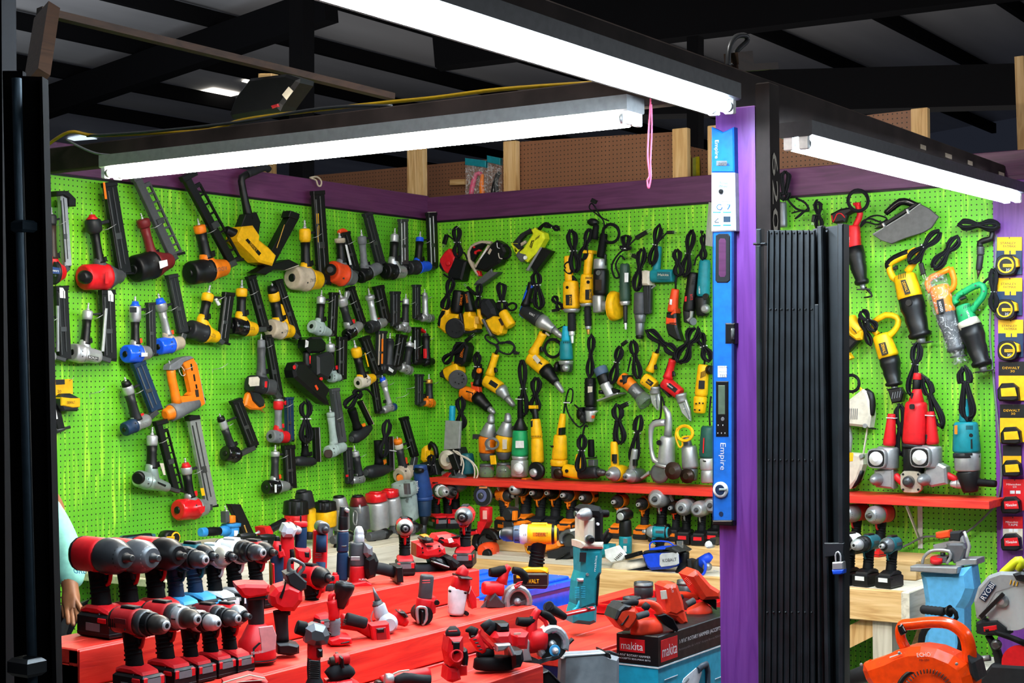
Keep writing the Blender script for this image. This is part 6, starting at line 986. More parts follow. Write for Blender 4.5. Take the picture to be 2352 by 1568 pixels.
T('oscillating_tool','power tool','red oscillating tool lying with its battery socket facing out',(1000,1200),[S('body','red',810,1090,960,1110,60,62,2.6),S('grip','r.char',850,1070,1010,1110,48,44,2.4,.03),S('rear','red',940,1110,1070,1180,54,56,3),('p','battery_socket','red',[(1025,1110),(1170,1095),(1185,1250),(1050,1275)],.05,{'dz':.02,'bev':.004}),('p','battery_socket>opening','dred',[(1060,1130),(1150,1120),(1160,1235),(1075,1250)],.052,{'dz':.021}),('b','battery_socket>terminals','blk',1075,1155,1130,1150,34,.06,{'dz':.02})]+vents('body',840,1080,0,14,4,4,30,.045,10))
T('blower_bulb','nozzle','light grey cordless caulk blower with steel cone nozzle',(1160,1180),[S('barrel','b9c0c8',1105,960,1130,1060,48,58),('l','nozzle','m.gray',1098,940,1060,830,[(0,26),(.5,14),(1,3)]),('l','nozzle_ring','dgray',1100,970,1092,935,[(0,46),(.4,44),(.5,36),(1,34)]),('n','body','b9c0c8',1165,1105,[(-.05,50),(-.02,76),(.02,78),(.035,66),(.037,50),(.04,48)],{'seg':24}),('t','bail','m.silver',[(1110,980,5),(1060,1020,5),(1045,1080,5),(1055,1095,6)])])
T('bare_impact_driver','drill','small red driver lying beside the grey nozzle, bit end out',(1285,1090),[S('body','red',1230,1030,1290,1090,48,50),('l','nose','red',1285,1085,1320,1115,[(0,48),(1,26)]),('l','chuck','m.dsteel',1300,1100,1325,1120,[(0,26),(.6,22),(1,10)]),('p','band','blk',[(1240,1010),(1290,1010),(1320,1050),(1290,1060)],.06)])
T('cordless_jig_nibbler','saw','red compact reciprocating saw standing on its nose, grey top',(1440,1080),[S('handle','dgray',1478,735,1460,925,52,52,3.2),S('body','red',1462,915,1445,1020,62,62,2.8),('p','side','red',[(1500,930),(1535,900),(1530,1020),(1490,1040)],.05),('n','boot','r.blk',1440,1040,[(-.05,62),(.02,72),(.03,66)],{'ov':1.05}),('t','shoe','m.lgray',[(1410,1110,10),(1400,1040,13),(1405,990,13),(1440,985,12),(1470,1000,12),(1470,1080,12),(1440,1125,9)],{'dz':.04}),('b','slot','blk',1438,1010,1440,1110,18,.02,{'dz':.035}),('n','knob','blk',1535,940,[(0,24),(.03,20)],{'dz':.0})]+[('b','handle>red_line','red',1440,y,1500,y-3,5,.004,{'dz':.05})for y in(780,798)])
crop(880,1240,4.2);plane('A',(R2,T2Z))
T('rotary_hammer','power tool','red and white rotary hammer standing nose down with steel chisel',(690,800),[('t','top_handle','red',[(800,270,44),(770,300,60),(755,340,66)]),('b','top_handle>band','char',705,345,820,355,20,.10),S('motor_housing','red',760,350,740,480,84,92,3),('p','rear_grip','red',[(820,430),(880,530),(885,640),(840,655),(810,560)],.05),S('gear_case','e4e6ea',725,450,700,720,92,78,2.8),('n','gear_case>screw','blk',790,508,[(0,12),(.01,10)],{'dz':.06}),('n','gear_case>screw','blk',640,490,[(0,12),(.01,10)],{'dz':.06}),('x','Milwaukee','white',838,480,14,80,75,.09),
('l','collar','m.lgray',695,610,680,665,[(0,66),(1,58)]),('l','chuck','r.blk',680,655,675,735,[(0,52),(.6,46),(1,30)]),('p','chisel','m.gray',[(655,730),(712,730),(705,812),(635,812)],.012),('n','knob','blk',795,700,[(0,22),(.02,18)],{})])
def circ_saw(lab,c,R,guard,body,handle,shoe,blade,ex=(),gm='m.lgray',hub='m.silver',sm='m.gray',bm='red'):
 cx,cy=c
 arc=[(cx+R*math.cos(t)*.82,cy-R*math.sin(t))for t in[math.radians(a)for a in range(-20,221,20)]];inner=[(cx+R*.62*math.cos(t)*.82,cy-R*.62*math.sin(t))for t in[math.radians(a)for a in range(220,-21,-20)]]
 return T('circular_saw','saw',lab,(cx,cy+R),[('p','upper_guard',gm,arc+inner,.045,{'bev':.006}),('n','blade','m.dsteel',cx,cy,[(-.001,R*.86),(.001,R*.86)],{'seg':36,'ov':1}),('n','blade>hub',hub,cx,cy,[(0,R*.22),(.012,R*.2),(.014,R*.1),(.02,R*.08)],{}),('t','handle','r.blk',[(x,y,r)for x,y,r in handle]),('t','front_handle',bm,body),('p','shoe',sm,shoe,.006,{'bev':.001})]+list(ex))
plane('A',(R2+.05,T2Z))
circ_saw('red circular saw with grey guard at the right end of the middle step',(1290,590),165,None,[(1140,420,60),(1180,300,38),(1215,250,34)],[(1025,310,40),(1090,310,52),(1160,290,48),(1180,330,30)],[(930,655),(1010,560),(1160,660),(1400,560),(1450,590),(1170,680)],None,[
('l','motor','red',960,460,1150,470,[(0,50),(.1,64),(.9,74),(1,70)],{'sq':2.6}),('t','rear_handle','r.blk',[(1250,290,34),(1330,310,40),(1370,370,44),(1350,420,30)]),('p','front_block','m.dgray',[(985,640),(1000,570),(1060,500),(1110,560),(1150,600),(1140,650)],.06),('p','badge','red',[(1262,440),(1300,405),(1345,395),(1335,430),(1275,470)],.006,{'dz':.026}),('x','Milwaukee','white',1303,432,14,62,28,.031),('p','lower_guard','m.gray',[(1200,650),(1230,720),(1290,745),(1340,720),(1370,650),(1340,670),(1290,690),(1240,680)],.035)])
plane('A',(T1X-.05,T1Z))
circ_saw('larger red circular saw with pale grey guard and blue-ringed blade hub',(1625,1000),190,None,[(1440,1080,58),(1430,900,62),(1450,760,42),(1500,665,34)],[(1290,780,40),(1360,790,46),(1440,780,48),(1450,730,34)],[(1300,1165),(1380,1100),(1500,1150),(1690,1105),(1700,1125),(1500,1200)],None,[
('l','motor','red',1400,960,1560,960,[(0,60),(.1,100),(.7,110),(1,100)],{'sq':2.4}),('t','rear_handle','r.blk',[(1520,700,30),(1590,730,38),(1640,790,40),(1630,850,36)]),('t','rear_stay','red',[(1480,720,20),(1560,780,20),(1580,850,20)]),('n','blue_ring','sky',1628,1050,[(.024,56),(.028,54)],{'seg':20}),('n','hub_centre','m.chrome',1628,1050,[(.028,34),(.036,30),(.045,14)],{}),('b','lever','blk',1760,1020,1830,950,26,.02),('p','front_bracket','m.silver',[(1310,1130),(1330,1010),(1380,940),(1400,970),(1395,1060),(1420,1150),(1330,1165)],.04),('x','Milwaukee','pink',1655,885,12,52,30,.03)],'m.c9ccd0')
T('cordless_fan_tool','vacuum','red and black cordless vacuum standing with its open nozzle facing out',(660,1320),[('l','rear_cap','r.char',675,930,670,830,[(0,68),(.4,74),(.7,60),(1,30)],{'sq':2.4}),('p','body','red',[(610,920),(740,915),(750,1080),(720,1200),(615,1200),(590,1060)],.08,{'bev':.01}),('p','body>recess','blk',[(625,950),(710,950),(705,1060),(640,1090)],.084),('l','neck','r.blk',670,960,655,1090,[(0,40),(1,48)],{'dz':.02}),('n','nozzle','red',652,1135,[(.0,58),(.05,66),(.052,52),(.02,44)],{'d':(.8,-.55,.25)}),('p','foot','red',[(600,1210),(700,1220),(722,1320),(640,1352),(585,1335)],.08,{'bev':.008}),('p','side_plate','red',[(700,1190),(805,1195),(805,1300),(720,1310)],.02,{'dz':-.03}),('p','battery','blk',[(740,1050),(780,1030),(795,1110),(785,1190),(745,1190)],.07),('b','lettering_plate','mred',630,880,715,874,16,.004,{'dz':.042})])
T('band_saw','saw','compact red and black cordless band saw lying at the end of the lowest step',(1080,1280),[('l','wheel_housing','r.blk',1070,1245,1075,1120,[(0,190),(.15,212),(.8,205),(1,170)],{'seg':26,'ov':.55}),('p','side_lug','blk',[(1200,1050),(1310,1040),(1320,1130),(1290,1200),(1210,1220)],.09,{'bev':.01}),('l','adjust_knob','r.blk',905,1105,1065,1085,[(0,34),(.1,42),(.9,42),(1,34)]),('t','grip','red',[(960,1080,44),(920,1000,52),(870,920,54)]),('t','grip>pad','r.blk',[(880,900,58),(840,870,46),(830,890,40)]),('p','motor','red',[(1060,870),(1190,865),(1215,990),(1080,1000),(1020,920)],.09,{'bev':.01}),('p','battery','blk',[(1075,790),(1185,785),(1190,870),(1075,875)],.07,{'bev':.008}),
('p','guide','m.lgray',[(1080,1000),(1215,990),(1270,1100),(1230,1110),(1190,1030),(1150,1060),(1085,1070)],.03,{'dz':.05}),('t','rear_arm','r.char',[(960,850,40),(1030,800,44),(1045,840,50),(1000,900,40)]),('t','strap','red',[(940,860,12),(930,920,16),(1020,1010,18),(1060,1060,16)])]+[('b','grip>slot','blk',850+i*18,930+i*32,885+i*18,925+i*32,5,.01,{'dz':.045})for i in range(5)])
T('charger','charger','small plain red charger between the band saw and the circular saw',(1290,990),[('p','body','red',[(1215,900),(1245,870),(1370,870),(1355,1030),(1220,1030)],.09,{'bev':.012}),('p','lettering_patch','f2b0a0',[(1258,895),(1330,890),(1325,912),(1262,916)],.003,{'dz':.047})])
T('gray_case','case','grey hard tool case standing on edge in front of the teal box',(1850,1380),[('p','shell','8a8f94',[(1705,1105),(1740,1082),(2110,1066),(2135,1085),(2260,1120),(2260,1700),(1700,1700),(1692,1400)],.05,{'bev':.012}),('p','shell>rim','a8adb0',[(1700,1130),(1720,1100),(2110,1068),(2130,1085),(2100,1090),(1735,1112),(1712,1140)],.055),('b','hinge','blk',2120,1060,2130,1110,14,.12),('t','handle','char',[(2140,1085,16),(2180,1080,18),(2260,1110,16)])])
T('black_crate','crate','low black crate in front of the stepped stand',(1400,1378),[('p','front','blk',[(1170,1378),(1570,1250),(1690,1378),(1690,1600),(1170,1600)],.05),('b','rim','char',1165,1375,1570,1248,18,.06),('b','rim','char',1570,1248,1690,1370,16,.06),('b','handle_slot','char',1270,1352,1390,1325,22,.07)])
# front row at the bottom edge
crop(540,1100,3.35);plane('A',(T1X-.09,T1Z))
T('rivet_tool','power tool','silver headed cordless rivet tool at the bottom front',(620,1560),[('p','head','m.gray',[(528,1135),(600,1100),(690,1125),(720,1190),(700,1262),(600,1275),(530,1250)],.06,{'bev':.014}),S('rear','r.blk',470,1135,545,1155,52,56,3),('l','nose','m.brown',640,1165,740,1195,[(0,44),(.4,40),(.5,26),(.9,12),(1,6)]),('t','upper_grip','red',[(610,1265,56),(612,1330,58),(605,1390,50)]),('p','trigger','blk',[(628,1300),(665,1300),(665,1360),(630,1365)],.04,{'dz':.02}),('t','handle','r.char',[(605,1370,50),(605,1450,54),(608,1530,52),(610,1600,80),(612,1800,84)])]+[('b','handle>rib','blk',570,y,650,y+4,4,.01,{'dz':.055})for y in range(1400,1540,16)])
T('bare_impact_driver','drill','worn dark red driver without base lying low at the bottom front',(800,1430),[S('body','red',760,1390,880,1380,46,42),S('nose','w.brown',725,1405,790,1398,34,46),('l','chuck','m.dsteel',712,1408,740,1405,[(0,14),(1,24)]),('b','band','blk',800,1350,810,1430,18,.085)])
T('rounded_sander','sander','black domed red tool at the bottom edge, left of the loose red tools',(800,1560),[('t','dome','r.char',[(720,1530,60),(780,1490,78),(860,1480,60),(900,1510,36)]),('p','body','red',[(700,1550),(880,1530),(960,1570),(1000,1700),(700,1700)],.09,{'bev':.01})])
T('cut_out_tool','power tool','long red and black tool lying along the bottom edge',(1300,1540),[S('body','red',1120,1560,1500,1500,50,56,2.6),('t','grip','r.char',[(1230,1560,34),(1300,1530,44),(1400,1540,40),(1500,1550,44)],{'dz':.03}),('l','front_ring','m.silver',1150,1535,1215,1540,[(0,40),(.5,46),(1,40)],{'dz':.03}),('n','end','blk',1100,1580,[(0,40),(.03,36)],{}),('t','bail','cream',[(1200,1510,7),(1260,1480,7),(1340,1470,7)],{'dz':.03})])
# white-edged carton at the lower left of the stand
plane('A',(T1X-.09,T1Z));crop(120,1120,3.5)
T('carton','box','red and white printed carton at the bottom edge of the stand',(1500,1560),[('p','box','red',[(1380,1560),(1590,1500),(1712,1525),(1712,1800),(1380,1800)],.10,{'bev':.003}),('b','edge','cream',1370,1566,1588,1504,9,.004,{'dz':.05}),('b','edge','cream',1588,1504,1712,1531,9,.004,{'dz':.05}),('b','flap_crease','cream',1480,1560,1690,1545,5,.004,{'dz':.05})])
# tall group on the upper step
plane('A',(R1-.02,T3Z));crop(540,1100,3.35)
T('rotary_tool','power tool','red and black cordless rotary tool standing upright, leftmost of the tall ones',(320,820),[S('tip','blk',325,440,325,480,16,22),('l','nose','red',322,475,322,580,[(0,24),(.4,36),(1,50)]),S('body','navy',322,570,320,830,52,50,2.6),('b','body>red_stripe','red',335,540,350,590,50,.075),('b','body>red_stripe','red',280,640,285,820,16,.075),('b','window','blk',347,505,347,552,18,.006,{'dz':.035})])
T('right_angle_drill_small','drill','red right-angle drill with white head and silver chuck, standing upright',(420,750),[S('handle','red',400,420,400,760,52,52,3),('t','handle>black_inlay','r.blk',[(435,540,16),(440,600,18),(430,650,16)],{'dz':.045}),('p','head','d0d4da',[(345,400),(370,340),(440,335),(470,380),(440,440),(360,440)],.07,{'bev':.01}),('l','head_ring','char',400,380,470,392,[(0,54),(.5,48),(1,34)]),chuck(455,388,510,402,34,'m.silver')])
T('transfer_tool','power tool','red topped cordless tool with black ribbed body, behind the white headed drill',(510,800),[S('cap','red',505,325,503,365,52,54),S('pin','blk',505,280,505,330,6,7),S('body','r.navy',505,362,505,560,48,44,2.6),('p','lower','red',[(450,520),(570,530),(575,600),(545,640),(540,780),(500,800),(505,640),(460,600)],.06,{'bev':.008}),('p','switch','blk',[(515,545),(560,550),(560,600),(520,595)],.064)])
T('oscillating_tool','power tool','tall red multi-tool with grey round head and black stripes, standing upright',(650,850),[('n','head','m.gray',665,368,[(-.03,46),(.035,50),(.045,40)],{}),('n','head>spindle','m.dsteel',670,375,[(.045,26),(.055,22),(.057,10)],{}),('t','shell','red',[(650,380,52),(655,420,58),(652,600,58),(650,760,52),(648,860,48)],{'ov':1}),('t','front_pad','r.navy',[(665,430,40),(662,560,42)],{'dz':.03}),('t','front_pad','r.navy',[(660,640,38),(652,800,34)],{'dz':.03})]+[('b','shell>band','red',605,y,700,y+14,9,.014,{'dz':.055})for y in(740,762,784,806)]+vents('shell',640,575,0,14,3,4,50,.058,-4))
T('extension_shaft','power tool','tall dark two-stage right-angle ratchet, darkest of the upright tools',(830,780),[S('head','char',838,210,835,290,32,36,3),('n','socket','m.silver',848,234,[(0,18),(.035,16),(.037,8)],{}),S('upper','blk',832,280,830,392,36,38,3),S('ring','m.lgray',830,390,830,402,42,42),S('body','navy',830,400,826,560,44,46),S('grip','r.navy',828,560,822,780,44,46),('b','lever','blk',868,590,862,750,14,.05),('l','ring_two','m.dsteel',828,505,828,520,[(0,47),(1,47)])])
T('hole_hawg','drill','big red cordless drill with grey top, chuck pointing up and black side handle',(960,860),[chuck(953,490,953,362,42,'m.chrome'),S('top','dgray',945,485,935,670,66,62,3),('p','gear_head','gray',[(975,480),(1040,510),(1040,580),(1000,600),(970,560)],.09,{'bev':.01}),S('body','red',935,660,938,800,60,62,3.4),('p','foot','red',[(880,790),(985,770),(1030,790),(1028,845),(900,862)],.09),('p','foot>slot','blk',[(930,825),(1010,810),(1010,830),(935,845)],.094),('x','FUEL','white',978,772,14,50,4,.07),('p','mount','blk',[(985,600),(1060,560),(1085,620),(1060,740),(1000,760),(980,680)],.09,{'bev':.01}),('t','side_handle','r.char',[(1050,680,46),(1130,690,46),(1230,715,46)]),('b','side_handle>collar','blk',1235,660,1245,780,50,.10)]+[('b','top>label','m.lgray',890,610,960,610,30,.004,{'dz':.075})])
for x,l in((715,'left one of two small red sockets tubs behind the torch'),(765,'right one of two small red sockets tubs behind the torch')):T('socket_tub','tub',l,(x,860),[S('tub','red',x,735,x,800,34,36),S('base','char',x,800,x,860,40,42,3),('l','lid','red',x+4,718,x+2,740,[(0,18),(1,20)])])
# sprawl of red saws and grinders right of the tall group
crop(960,1080,6.031);plane('A',(R1-.03,T3Z))
T('band_saw','saw','black cordless band saw lying flat on the upper step under red tools',(150,1450),[('l','frame','r.char',60,1430,65,1290,[(0,290),(.2,320),(.7,310),(1,250)],{'seg':26,'ov':.5}),('p','bridge','blk',[(120,1190),(200,1160),(330,1230),(420,1350),(300,1390),(160,1300)],.08,{'bev':.01}),('p','motor','r.blk',[(340,1190),(430,1170),(540,1260),(520,1370),(420,1360)],.09,{'bev':.01}),('b','blade_guard','m.lgray',200,1260,410,1330,16,.05,{'dz':.05})])
T('cordless_grinder','grinder','red boxy grinder body lying on top of the black band saw',(190,1120),[('p','body','red',[(-60,1000),(40,980),(100,1040),(260,985),(330,1050),(345,1140),(240,1190),(60,1210),(-60,1180)],.10,{'bev':.012}),('l','gear','m.gray',250,1160,330,1200,[(0,40),(1,50)])]+[('n','body>hole','blk',x,y,[(0,12),(.005,12)],{'dz':.05})for x,y in((60,1075),(65,1135),(290,1048),(300,1110))]+[('b','body>slot','blk',120,1055,205,1050,12,.004,{'dz':.05})])
T('planer','power tool','red planer with white lettering lying on the pale bench end',(400,1020),[('p','body','red',[(185,930),(220,880),(420,860),(540,900),(550,1030),(430,1055),(300,1030),(200,970)],.10,{'bev':.014}),('n','knob','blk',275,945,[(.0,48),(.05,44)],{}),('p','label','f4d0c8',[(410,950),(470,935),(500,990),(430,1010)],.003,{'dz':.052}),('b','trim','blk',410,905,540,890,14,.105)])
T('grinder_head','grinder','black and orange grinder head left of the red planer',(90,970),[('p','body','blk',[(20,940),(80,900),(170,930),(190,985),(60,1000)],.08,{'bev':.01}),('p','top','orange',[(40,900),(120,885),(150,930),(60,940)],.05)])
plane('Y',BF+.28);crop(960,1080,6.031)
T('cut_off_grinder','grinder','red upright grinder with printed cutting disc facing out',(930,850),[('n','disc','char',918,345,[(.02,138),(.024,138)],{'seg':32}),('n','disc>rim','m.gray',918,355,[(.0,142),(.016,144),(.018,136)],{'seg':32}),('n','disc>print','5a5f86',915,345,[(.025,88),(.026,86)],{'seg':24}),('p','disc>print_band','d08050',[(850,225),(960,225),(955,250),(845,250)],.002,{'dz':.027}),('n','disc>nut','m.dsteel',910,345,[(.026,46),(.034,42),(.036,20)],{}),S('body','red',945,500,940,720,84,78,3.5),('p','body>label','f0a8a0',[(898,555),(955,555),(955,675),(898,675)],.002,{'dz':.062}),('p','lower','red',[(870,700),(1000,700),(960,780),(900,880),(860,860)],.07),('b','battery_shoe','red',700,880,870,840,60,.08),('b','battery_shoe>top','blk',700,835,860,820,30,.082)])
def csaw(lab,cx,cy,R,mot,gm,ex,name='circular_saw'):
 arc=[(cx+R*math.cos(t),cy-R*math.sin(t))for t in[math.radians(a)for a in range(10,211,20)]];inner=[(cx+R*.6*math.cos(t),cy-R*.6*math.sin(t))for t in[math.radians(a)for a in range(210,9,-20)]]
 T(name,'saw',lab,(cx,cy+R),[('p','guard',gm,arc+inner,.05,{'bev':.006}),('n','blade','m.dsteel',cx,cy,[(0,R*.84),(.002,R*.84)],{'seg':32})]+list(ex))
csaw('red and black circular saw leaning on its shoe at the corner bench end',960,990,190,None,'blk',[('n','motor','ored',1040,1090,[(.0,108),(.06,110),(.1,90),(.11,70)],{'sq':2.4}),('n','motor>cap','blk',1110,1130,[(.10,76),(.12,60)],{}),('t','handle','r.blk',[(960,900,40),(1060,920,48),(1180,850,48),(1260,780,40)]),('b','shoe','m.char',700,1060,870,1240,40,.10),('t','arm','m.char',[(900,980,16),(880,1060,18),(900,1150,14)]),('x','SKIL','f0b0b0',1118,1138,22,60,20,.125)]+vents('motor',960,1060,18,14,4,7,60,.07,55),)
T('framing_saw','saw','black round-topped tool with orange stripe standing behind the white drill',(1300,780),[('n','dome','char',1300,600,[(-.04,80),(-.02,98),(.03,96),(.05,70)],{'seg':20}),('b','stripe','orange',1345,560,1340,690,44,.03,{'dz':.05}),('t','grip','r.char',[(1240,560,30),(1220,640,36),(1290,760,40)]),('p','foot','char',[(1230,700),(1360,700),(1400,800),(1240,810)],.08)])
T('reciprocating_saw_orange','saw','orange and charcoal grip of a tool slanting behind the white drill',(1420,740),[('t','grip','r.char',[(1440,690,40),(1390,750,42),(1330,810,40)]),('p','shell','orange',[(1330,720),(1400,700),(1480,690),(1540,720),(1480,760),(1380,800),(1330,760)],.07,{'bev':.01}),('p','red_base','w.dred',[(1590,950),(1760,930),(1790,1060),(1640,1160),(1580,1080)],.09,{'bev':.01}),('l','saw_body','r.char',1560,800,1780,860,[(0,60),(.5,80),(1,70)])])
csaw('charcoal circular saw with orange grip lying behind the teal tool',2110,960,150,None,'m.gray',[('t','handle','r.char',[(1880,760,44),(1850,850,46),(1830,960,50),(1900,1010,40)]),('t','handle>stripe','orange',[(1905,800,10),(1880,890,10),(1840,970,10)],{'dz':.04}),('p','shell','orange',[(1755,1090),(1790,1030),(1980,960),(2020,1040),(1960,1090),(1800,1120)],.08,{'bev':.01}),('p','top','orange',[(1960,830),(2000,790),(2090,790),(2050,830)],.06),('p','body','char',[(1830,1110),(2050,1050),(2190,1060),(2200,1180),(1900,1290),(1850,1240)],.09,{'bev':.01}),('b','shoe','m.char',1890,1290,2165,1120,12,.16),('p','badge','white',[(2105,815),(2195,795),(2195,830),(2115,850)],.003,{'dz':.03}),('n','knob','m.silver',1893,948,[(.03,22),(.05,20)],{})])
crop(1260,1080,4.355);plane('Y',BF+.3)
T('multi_tool','power tool','teal right-angle tool with silver ring head standing on the pine bench',(765,830),[('n','head','blk',765,445,[(-.04,54),(.03,56),(.05,46)],{}),('n','head>ring','m.silver',768,452,[(.05,40),(.055,38),(.056,30)],{}),('p','collar','m.lgray',[(710,400),(740,375),(770,385),(740,430),(715,440)],.08),S('neck','blk',768,495,768,660,56,62,3),S('body','teal',768,655,768,830,60,62,3.2),('p','body>plate','gray',[(748,685),(788,685),(788,730),(748,730)],.002,{'dz':.058}),('p','body>plate','white',[(748,755),(780,755),(780,815),(748,815)],.002,{'dz':.058})])
plane('Y',BF+.1)
T('band_saw','saw','white and teal portable band saw lying at the front of the pine bench',(800,1010),[('p','motor','teal',[(500,800),(540,730),(640,740),(640,830),(560,870),(500,850)],.09,{'bev':.01}),('p','plate','e6eaea',[(570,790),(700,750),(780,850),(740,900),(640,920),(580,870)],.03,{'dz':.05,'bev':.004}),('l','wheel_housing','cream',820,1000,800,900,[(0,190),(.4,210),(1,170)],{'seg':26,'ov':.8}),('l','wheel_housing>bumper','r.blk',826,1028,818,985,[(0,196),(.5,216),(1,212)],{'seg':26,'ov':.8}),('b','grip','r.blk',785,865,920,825,42,.05,{'dz':.07}),('t','handle','r.blk',[(620,640,34),(560,720,34),(530,780,30)])]+vents('plate',670,890,12,-12,6,5,30,.068,-35))
T('tool_bag','bag','blue cordless machine with grey name plate, centre of the pine bench',(1180,990),[('p','body','kobalt',[(985,830),(1050,790),(1230,770),(1320,810),(1320,940),(1250,970),(1080,985),(1040,960)],.13,{'bev':.014}),('p','body>plate','b4b8bc',[(1112,850),(1130,830),(1290,815),(1300,840),(1305,930),(1280,945),(1130,965),(1112,945)],.006,{'dz':.066}),('x','KOBALT','char',1210,895,32,140,6,.071),('p','top','char',[(985,820),(1020,790),(1300,750),(1380,800),(1340,830),(1230,790),(1060,810)],.14,{'bev':.008}),('t','handle','kobalt',[(1018,800,7),(1012,740,8),(1060,708,8),(1200,715,8),(1250,750,8)],{'dz':.05}),('b','handle_mount','kobalt',1070,778,1230,768,20,.14),('l','drum','r.blk',985,870,1080,985,[(0,40),(.5,60),(1,40)])])
T('spray_head','power tool','black flared base tool standing right of the blue machine',(1360,1020),[('l','flare','r.blk',1360,1025,1362,920,[(0,84),(.1,86),(.5,70),(1,44)],{'sq':3}),S('neck','blk',1362,930,1362,815,40,44,3),('p','clear_tab','clear_plastic',[(1285,705),(1345,705),(1345,800),(1285,790)],.01),('p','side','char',[(1410,880),(1450,890),(1460,1000),(1420,1010)],.06)])
T('cordless_grinder','grinder','bright blue cordless grinder lying beside the purple post',(1560,1040),[('l','body','kobalt',1620,850,1520,930,[(0,36),(.3,50),(1,62)]),S('motor','r.char',1480,960,1530,960,70,90),('n','flange','m.steel',1600,960,[(.0,40),(.03,36),(.034,14)],{}),('t','strap','kobalt',[(1530,890,14),(1570,940,14),(1560,1020,14),(1530,1050,12)],{'dz':.05}),('b','wire_foot','m.silver',1650,1000,1700,1010,6,.01)])
T('bare_impact_driver','drill','white nosed blue tool behind the bright blue grinder',(1640,740),[('n','nose','d8dce0',1635,735,[(0,40),(.04,38),(.06,20)],{}),('b','body','char',1640,700,1700,710,60,.07)])
# blue tub, low red stand, tall teal drill, socket tray, teal printed box
BX=onZ(1323,1321,.88).x;y0,y1=onZ(1075,1392,.88).y,onZ(1323,1321,.88).y
t=thing('storage_tub','blue plastic lidded storage tub behind the stepped stand','tub',(BX-.2,(y0+y1)/2,.45))
def frus(x0,x1,a,b,z0,z1,k):return M().ring([[V((x0+k,a+k,z0)),V((x1-k,a+k,z0)),V((x1-k,b-k,z0)),V((x0+k,b-k,z0))],[V((x0,a,z1)),V((x1,a,z1)),V((x1,b,z1)),V((x0,b,z1))]],sm=False)
obj('tub_body',frus(BX-.42,BX-.012,y0+.02,y1-.02,.45,.845,.03),'g.blue',t);obj('rim',bx(BX-.44,BX,y0,y1,.84,.868,.004),'g.blue',t);obj('lid',bx(BX-.42,BX-.02,y0+.02,y1-.02,.866,.88,.004),'g.blue',t)
for i in range(3):obj('lid_rib',bx(BX-.36+i*.1,BX-.32+i*.1,y0+.1,y1-.1,.879,.888,.002),'g.blue',t)
o=obj('wooden_crate',bx(BX-.44,BX-.02,y0+.02,y1-.02,0,.45,.004),'pine_y');tag(o,'plain wooden crate under the blue storage tub','crate')
LZ=.79
t=thing('low_stand','low red painted stand right of the stepped stand','display stand',(-2.6,4.9,0))
for i in range(3):obj('top_board',bx(-3.05+i*.19,-2.862+i*.19,e2+.03,5.5,LZ-.036,LZ,.003),'red_y',t)
for i in range(6):obj('face_board',bx(-2.51,-2.475,e2+.03,5.5,LZ-.13-i*.12,LZ-.012-i*.12,.003),'red_y',t)
for y in(e2+.05,5.4):obj('leg',bx(-3.0,-2.92,y,y+.08,0,LZ-.036,.003),'red_z',t)
plane('A',(-2.66,LZ));crop(1260,1080,4.355)
T('angle_drill_teal','drill','tall teal right-angle drill standing upright with chuck facing left',(330,1500),[('p','lower_body','teal',[(235,1330),(445,1320),(440,1500),(375,1528),(205,1510),(205,1440)],.10,{'bev':.014}),('p','upper_body','teal',[(280,770),(500,765),(490,1010),(450,1080),(440,1330),(245,1400),(240,1290),(255,1100),(285,1000)],.10,{'bev':.014}),('p','back_strip','blk',[(470,1010),(450,1050),(430,1340),(450,1340),(470,1060)],.09),
('p','collar','cream',[(275,700),(500,700),(500,768),(278,765)],.11,{'bev':.008}),('p','gear_case','cream',[(310,460),(415,455),(415,700),(310,700)],.112,{'bev':.01}),('p','cover','r.blk',[(300,380),(350,345),(470,350),(503,400),(500,700),(405,700),(405,480),(330,440)],.11,{'bev':.014}),('n','selector','blk',350,670,[(.055,42),(.075,38),(.08,24)],{}),('n','selector_ring','m.silver',350,670,[(.05,48),(.058,46)],{}),('n','screw','white',437,520,[(.05,16),(.058,14)],{}),('n','screw','gray',335,1020,[(.045,16),(.055,14)],{}),
('l','chuck','m.steel',400,430,300,452,[(0,62),(.5,62),(.55,52),(.8,44),(.95,30),(1,20)],{'seg':20,'dz':.03,'dz1':.09}),('l','side_handle','r.blk',480,432,600,432,[(0,34),(.3,38),(.9,38),(1,30)]),('l','side_handle_stub','m.dsteel',260,432,300,432,[(0,28),(1,30)],{'dz':-.02}),('t','rear_handle','r.blk',[(500,830,18),(540,700,24),(570,640,22),(600,590,10)],{'dz':-.04}),
('p','upper_body>label','char',[(312,820),(378,820),(372,915),(308,912)],.003,{'dz':.052}),('x','makita','white',468,930,22,160,84,.056),('p','switch','m.silver',[(285,1080),(345,1078),(345,1108),(288,1108)],.02,{'dz':.05}),('t','lever','cyan',[(310,1300,14),(290,1370,16),(240,1400,14)],{'dz':.04})]+vents('upper_body',285,1170,0,17,7,6,44,.051,0,'cyan')+vents('upper_body',345,1165,0,17,7,6,44,.051,0,'cyan')+vents('upper_body',318,790,10,0,8,4,24,.051,90))
crop(1260,1280,4.704)
ty0=4.86;tx0,tx1=onY(1364,1437,ty0).x,-2.48;tz=onY(1364,1387,ty0).z;ty1=ty0+.34
t=thing('socket_tray','red metal tray holding large black impact sockets','tray',((tx0+tx1)/2,(ty0+ty1)/2,LZ))
